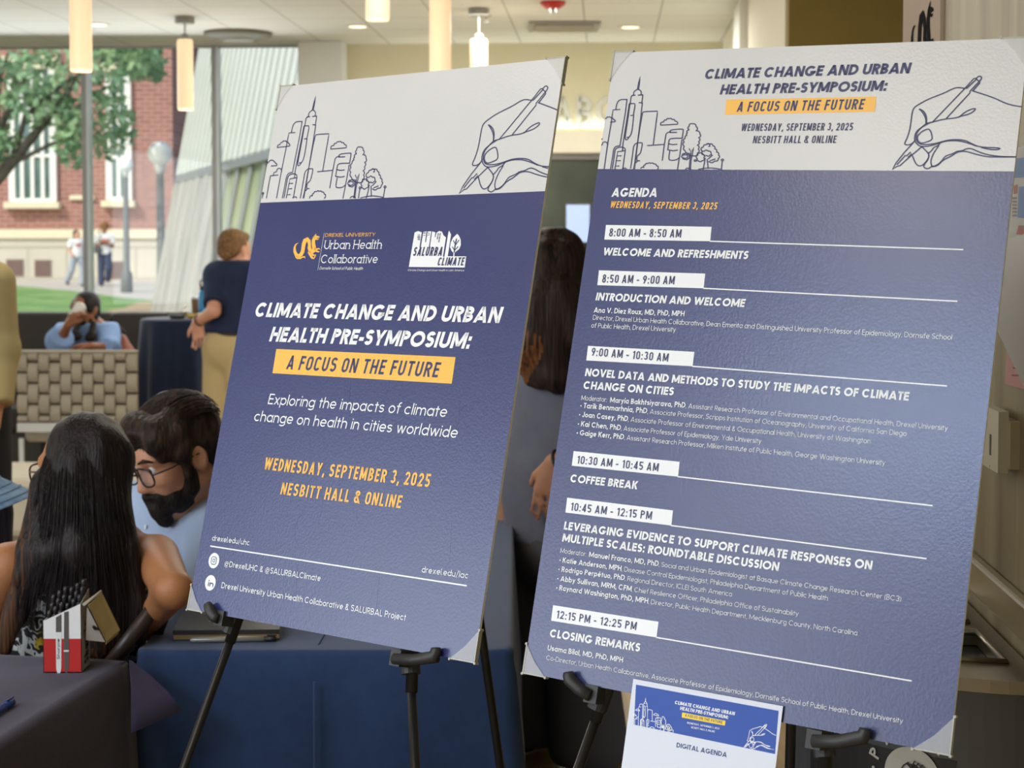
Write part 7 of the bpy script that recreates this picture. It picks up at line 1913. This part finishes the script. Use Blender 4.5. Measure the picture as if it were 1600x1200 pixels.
# ---- person in the denim bucket hat, low in the left corner
def denim():
    d = 4.28; hc = P(-60, 800, d); Rm = frame((-.85, .45, -.28), (-.10, .02, 1)); s = 1.0
    SK = SK_M; hf, W = head_sdf(hc, Rm, s)
    t = thing('person', 'person in a light denim bucket hat, mostly cut by the left photo edge', 'person', (hc[0], d + .05, .46))
    nb = hc + v3(.02, .0, -.20); ch = nb + v3(0, .02, -.15); pe = v3(nb[0], d + .08, .55); ls = nb + v3(-.17, -.05, -.07); rs = nb + v3(.10, .10, -.08)
    le, re_ = ls + v3(-.06, .05, -.25), rs + v3(.02, .10, -.25); lw, rw = le + v3(-.10, .20, .0), re_ + v3(-.15, .15, .05)
    kl, kr = pe + v3(-.2, .36, 0), pe + v3(0, .40, 0); al, ar = kl * v3(1, 1, 0) + v3(0, .03, .085), kr * v3(1, 1, 0) + v3(0, .03, .085)
    torso = union([cap(nb * .3 + ch * .7, pe, .13, .15, (0, 1, 0), .7), cap(ls, rs, .05, .05)], .05)
    body = union([union([hf, cap(W(0, -.02, -.06), nb, .05, .055), torso], .03), limb([ls, le, lw], [.05, .04, .027]), limb([rs, re_, rw], [.05, .04, .027]), hand_sdf(lw, (-.4, .8, -.1), (0, 0, -1)), hand_sdf(rw, (-.6, .6, -.1), (0, 0, -1)), limb([pe + v3(-.08, 0, 0), kl, al], [.085, .058, .04]), limb([pe + v3(.08, 0, 0), kr, ar], [.085, .058, .04]), cap(al - v3(0, 0, .03), al + v3(0, .13, -.045), .036, .028), cap(ar - v3(0, 0, .03), ar + v3(0, .13, -.045), .036, .028)], .015)
    sdf_obj('body', body, *bb([hc + v3(0, 0, .12), ls, rs, lw, rw, al + v3(0, .15, -.07), ar], .15), .010, SK, t)
    eyes(t, W, s, M_IRIS, hc, Rm)
    HR = hair_mat('hair_espresso', (52, 38, 34), (50, 50, 3), .4, (24, 18, 17))
    f = union([ell(W(0, -.03, .03), v3(.092, .10, .088), Rm), cap(W(0, -.05, -.02), nb + v3(.02, -.06, -.12), .085, .07), cap(W(.06, -.03, -.02), nb + v3(.085, -.05, -.10), .05, .04)], .03)
    sdf_obj('hair', cut(noisy(sub(f, ell(W(0, .12, -.04), v3(.07, .075, .11), Rm), .02), .004, 1, 3, (60, 40, 6)), W(0, -.015, .045), Rm[:, 2]), *bb([W(0, 0, .13), nb + v3(.1, -.1, -.2), nb + v3(-.1, 0, 0), W(0, .1, 0)], .06), .009, HR, t)
    DN = mat('denim_light', (138, 168, 196), .85, .3, alt=(104, 136, 168), vscale=25, bump=.2, bscale=300)
    Rh = frame(Rm[:, 1], Rm[:, 2] + v3(-.22, -.05, 0)); ax = (Rh[:, 0] * 1.02, Rh[:, 1] * 1.14, Rh[:, 2]); o_ = W(0, -.015, .055)
    prof = [(.0, .096), (.06, .094), (.088, .084), (.096, .0), (.100, -.006), (.142, -.05), (.158, -.068), (.160, -.072), (.156, -.072), (.098, -.014), (.092, .0), (.084, .08), (.0, .09)]
    hat = MB().lathe(prof, o_, 48, ax=ax).obj('bucket_hat', [DN], t, True)
    mb = MB()
    for r_, z_ in ((.0975, -.002), (.118, -.0245), (.134, -.0405), (.150, -.0575)): mb.tube([o_ + ax[0] * r_ * math.cos(a) + ax[1] * r_ * math.sin(a) + ax[2] * (z_ + .001) for a in np.linspace(0, 6.283, 48, endpoint=False)], .0012, 5, closed=True)
    mb.obj('hat_seam', [mat('denim_stitch', (98, 122, 148), .8)], hat)
    top = union([cap(nb * .3 + ch * .7, pe, .142, .162, (0, 1, 0), .74), cap(ls, rs, .062, .062), limb([ls, le], [.064, .056]), limb([rs, re_], [.064, .056])], .04)
    sdf_obj('top', cut(noisy(top, .005, 12, 3), nb + v3(0, 0, .0), (0, 0, 1)), *bb([nb, ls, rs, le, re_, pe], .18), .011, mat('top_black', (38, 36, 38), .9, .3), t)
    tr = union([limb([pe + v3(-.08, 0, 0), kl, al], [.105, .08, .065]), limb([pe + v3(.08, 0, 0), kr, ar], [.105, .08, .065])], .03)
    sdf_obj('trousers', tr, *bb([pe, kl, kr, al, ar], .15), .012, mat('jeans_blue', (70, 86, 116), .9, .3), t)
    c_ = pe * v3(1, 1, 0); k = thing('folding_chair', 'dark folding chair under the person in the denim hat', 'chair', tuple(c_))
    MB().box((c_[0] - .2, c_[1] - .2, .39), (c_[0] + .2, c_[1] + .2, .415), bev=.01).obj('seat', [M_CHAIR], k)
    for sx in (-1, 1):
        for sy in (-1, 1): MB().tube([(c_[0] + sx * .18, c_[1] + sy * .18, .40), (c_[0] + sx * .2, c_[1] + sy * .2, 0)], .012, 8).obj('leg', [M_CHAIR], k, True)
denim()

# ---- two people walking outside
d = 46.5; gb = float(gz(d)); TEE = mat('tee_white', (240, 238, 238), .8, .3); REDP = mat('tee_print_red', (206, 90, 90), .8)
def long_dark(t, W, Rm, s):
    m = hair_mat('hair_dark_far', (44, 36, 34), (20, 20, 5), .5)
    f = sub(union([ell(W(0, -.025, .04), v3(.09, .10, .09) * s, Rm), cap(W(0, -.06, 0), W(.05, -.02, -.26), .07, .05)], .03), ell(W(0, .12, -.03), v3(.07, .08, .1), Rm), .02)
    sdf_obj('hair', f, *bb([W(0, 0, .15), W(.05, -.05, -.3), W(0, .1, 0), W(-.1, 0, 0)], .08), .014, m, t)
def curly(t, W, Rm, s):
    m = hair_mat('hair_ginger', (176, 122, 78), (30, 30, 30), .6)
    f = sub(noisy(union([ell(W(0, -.02, .06), v3(.13, .135, .115) * s, Rm)], .03), .012, 1, 2, (50, 50, 50)), ell(W(0, .13, -.04), v3(.075, .09, .1), Rm), .02)
    sdf_obj('hair', f, *bb([W(0, 0, .2), W(0, 0, -.1), W(.16, 0, 0), W(-.16, 0, 0), W(0, .16, 0), W(0, -.18, 0)], .02), .014, m, t)
def chest_print(J):
    def f(t, W, Rm, s):
        fd = nrm(v3(*J['fd'])); u = nrm(np.cross(fd, v3(0, 0, 1))); c0 = J['ch'] + fd * .128 + v3(0, 0, .02)
        MB().obox(c0, u * .075, v3(0, 0, .03), fd * .006).obj('shirt_print', [REDP], t)
    return f
J, c_ = stand(121, d, 1.56, gb, .34, (.55, -.83, 0)); f_ = nrm(v3(.55, -.83, 0))
J.update(kl=J['kl'] + f_ * .12, al=J['al'] + f_ * .10, kr=J['kr'] - f_ * .02 + v3(-.06, 0, 0), ar=J['ar'] - f_ * .18 + v3(-.14, 0, .05), rw=J['rw'] + f_ * .12 + v3(0, 0, .1), ff=(.55, -.83, 0))
figure('shorter walker outside with long dark hair, white tee and grey trousers', J, (c_(1.585), (.75, -.65, 0), (0, 0, 1)), SK_L, long_dark, TEE, dict(name='tee', sleeve=.6, **{'in': .03}), mat('trousers_light_grey', (170, 176, 186), .9), dict(r=(.10, .09, .085)), M_SHOE, h=.016, extra=chest_print(J))
J, c_ = stand(164, d, 1.74, gb, .38, (.25, -.97, 0)); f_ = nrm(v3(.25, -.97, 0))
J.update(kl=J['kl'] + f_ * .15, al=J['al'] + f_ * .02 + v3(-.02, 0, .10), lw=J['ch'] + f_ * .20 + v3(-.05, 0, -.05), rw=J['ch'] + f_ * .2 + v3(.08, 0, -.02), ff=(.25, -.97, 0))
def bag(t, W, Rm, s):
    chest_print(J)(t, W, Rm, s)
figure('taller walker outside with curly ginger hair, white tee and navy trousers', J, (c_(1.585), (.3, -.95, 0), (0, 0, 1)), SK_B, curly, TEE, dict(name='tee', sleeve=.7, **{'in': .035}), mat('trousers_navy_far', (62, 72, 100), .9), dict(r=(.105, .095, .085)), M_SHOE, h=.016, extra=bag)
c0 = P(153, 390, d - .2); t = thing('shoulder_bag', 'small dark bag carried by the taller walker outside', 'bag', tuple(c0))
MB().box(tuple(c0 + v3(-.10, -.05, -.10)), tuple(c0 + v3(.10, .05, .08)), bev=.03).obj('bag_body', [mat('bag_dark', (72, 74, 78), .7)], t)
MB().tube([c0 + v3(-.08, 0, .07), c0 + v3(-.06, -.02, .36), c0 + v3(.06, .02, .55), c0 + v3(.08, 0, .07)], .012, 6).obj('strap', [bpy.data.materials['bag_dark']], t, True)
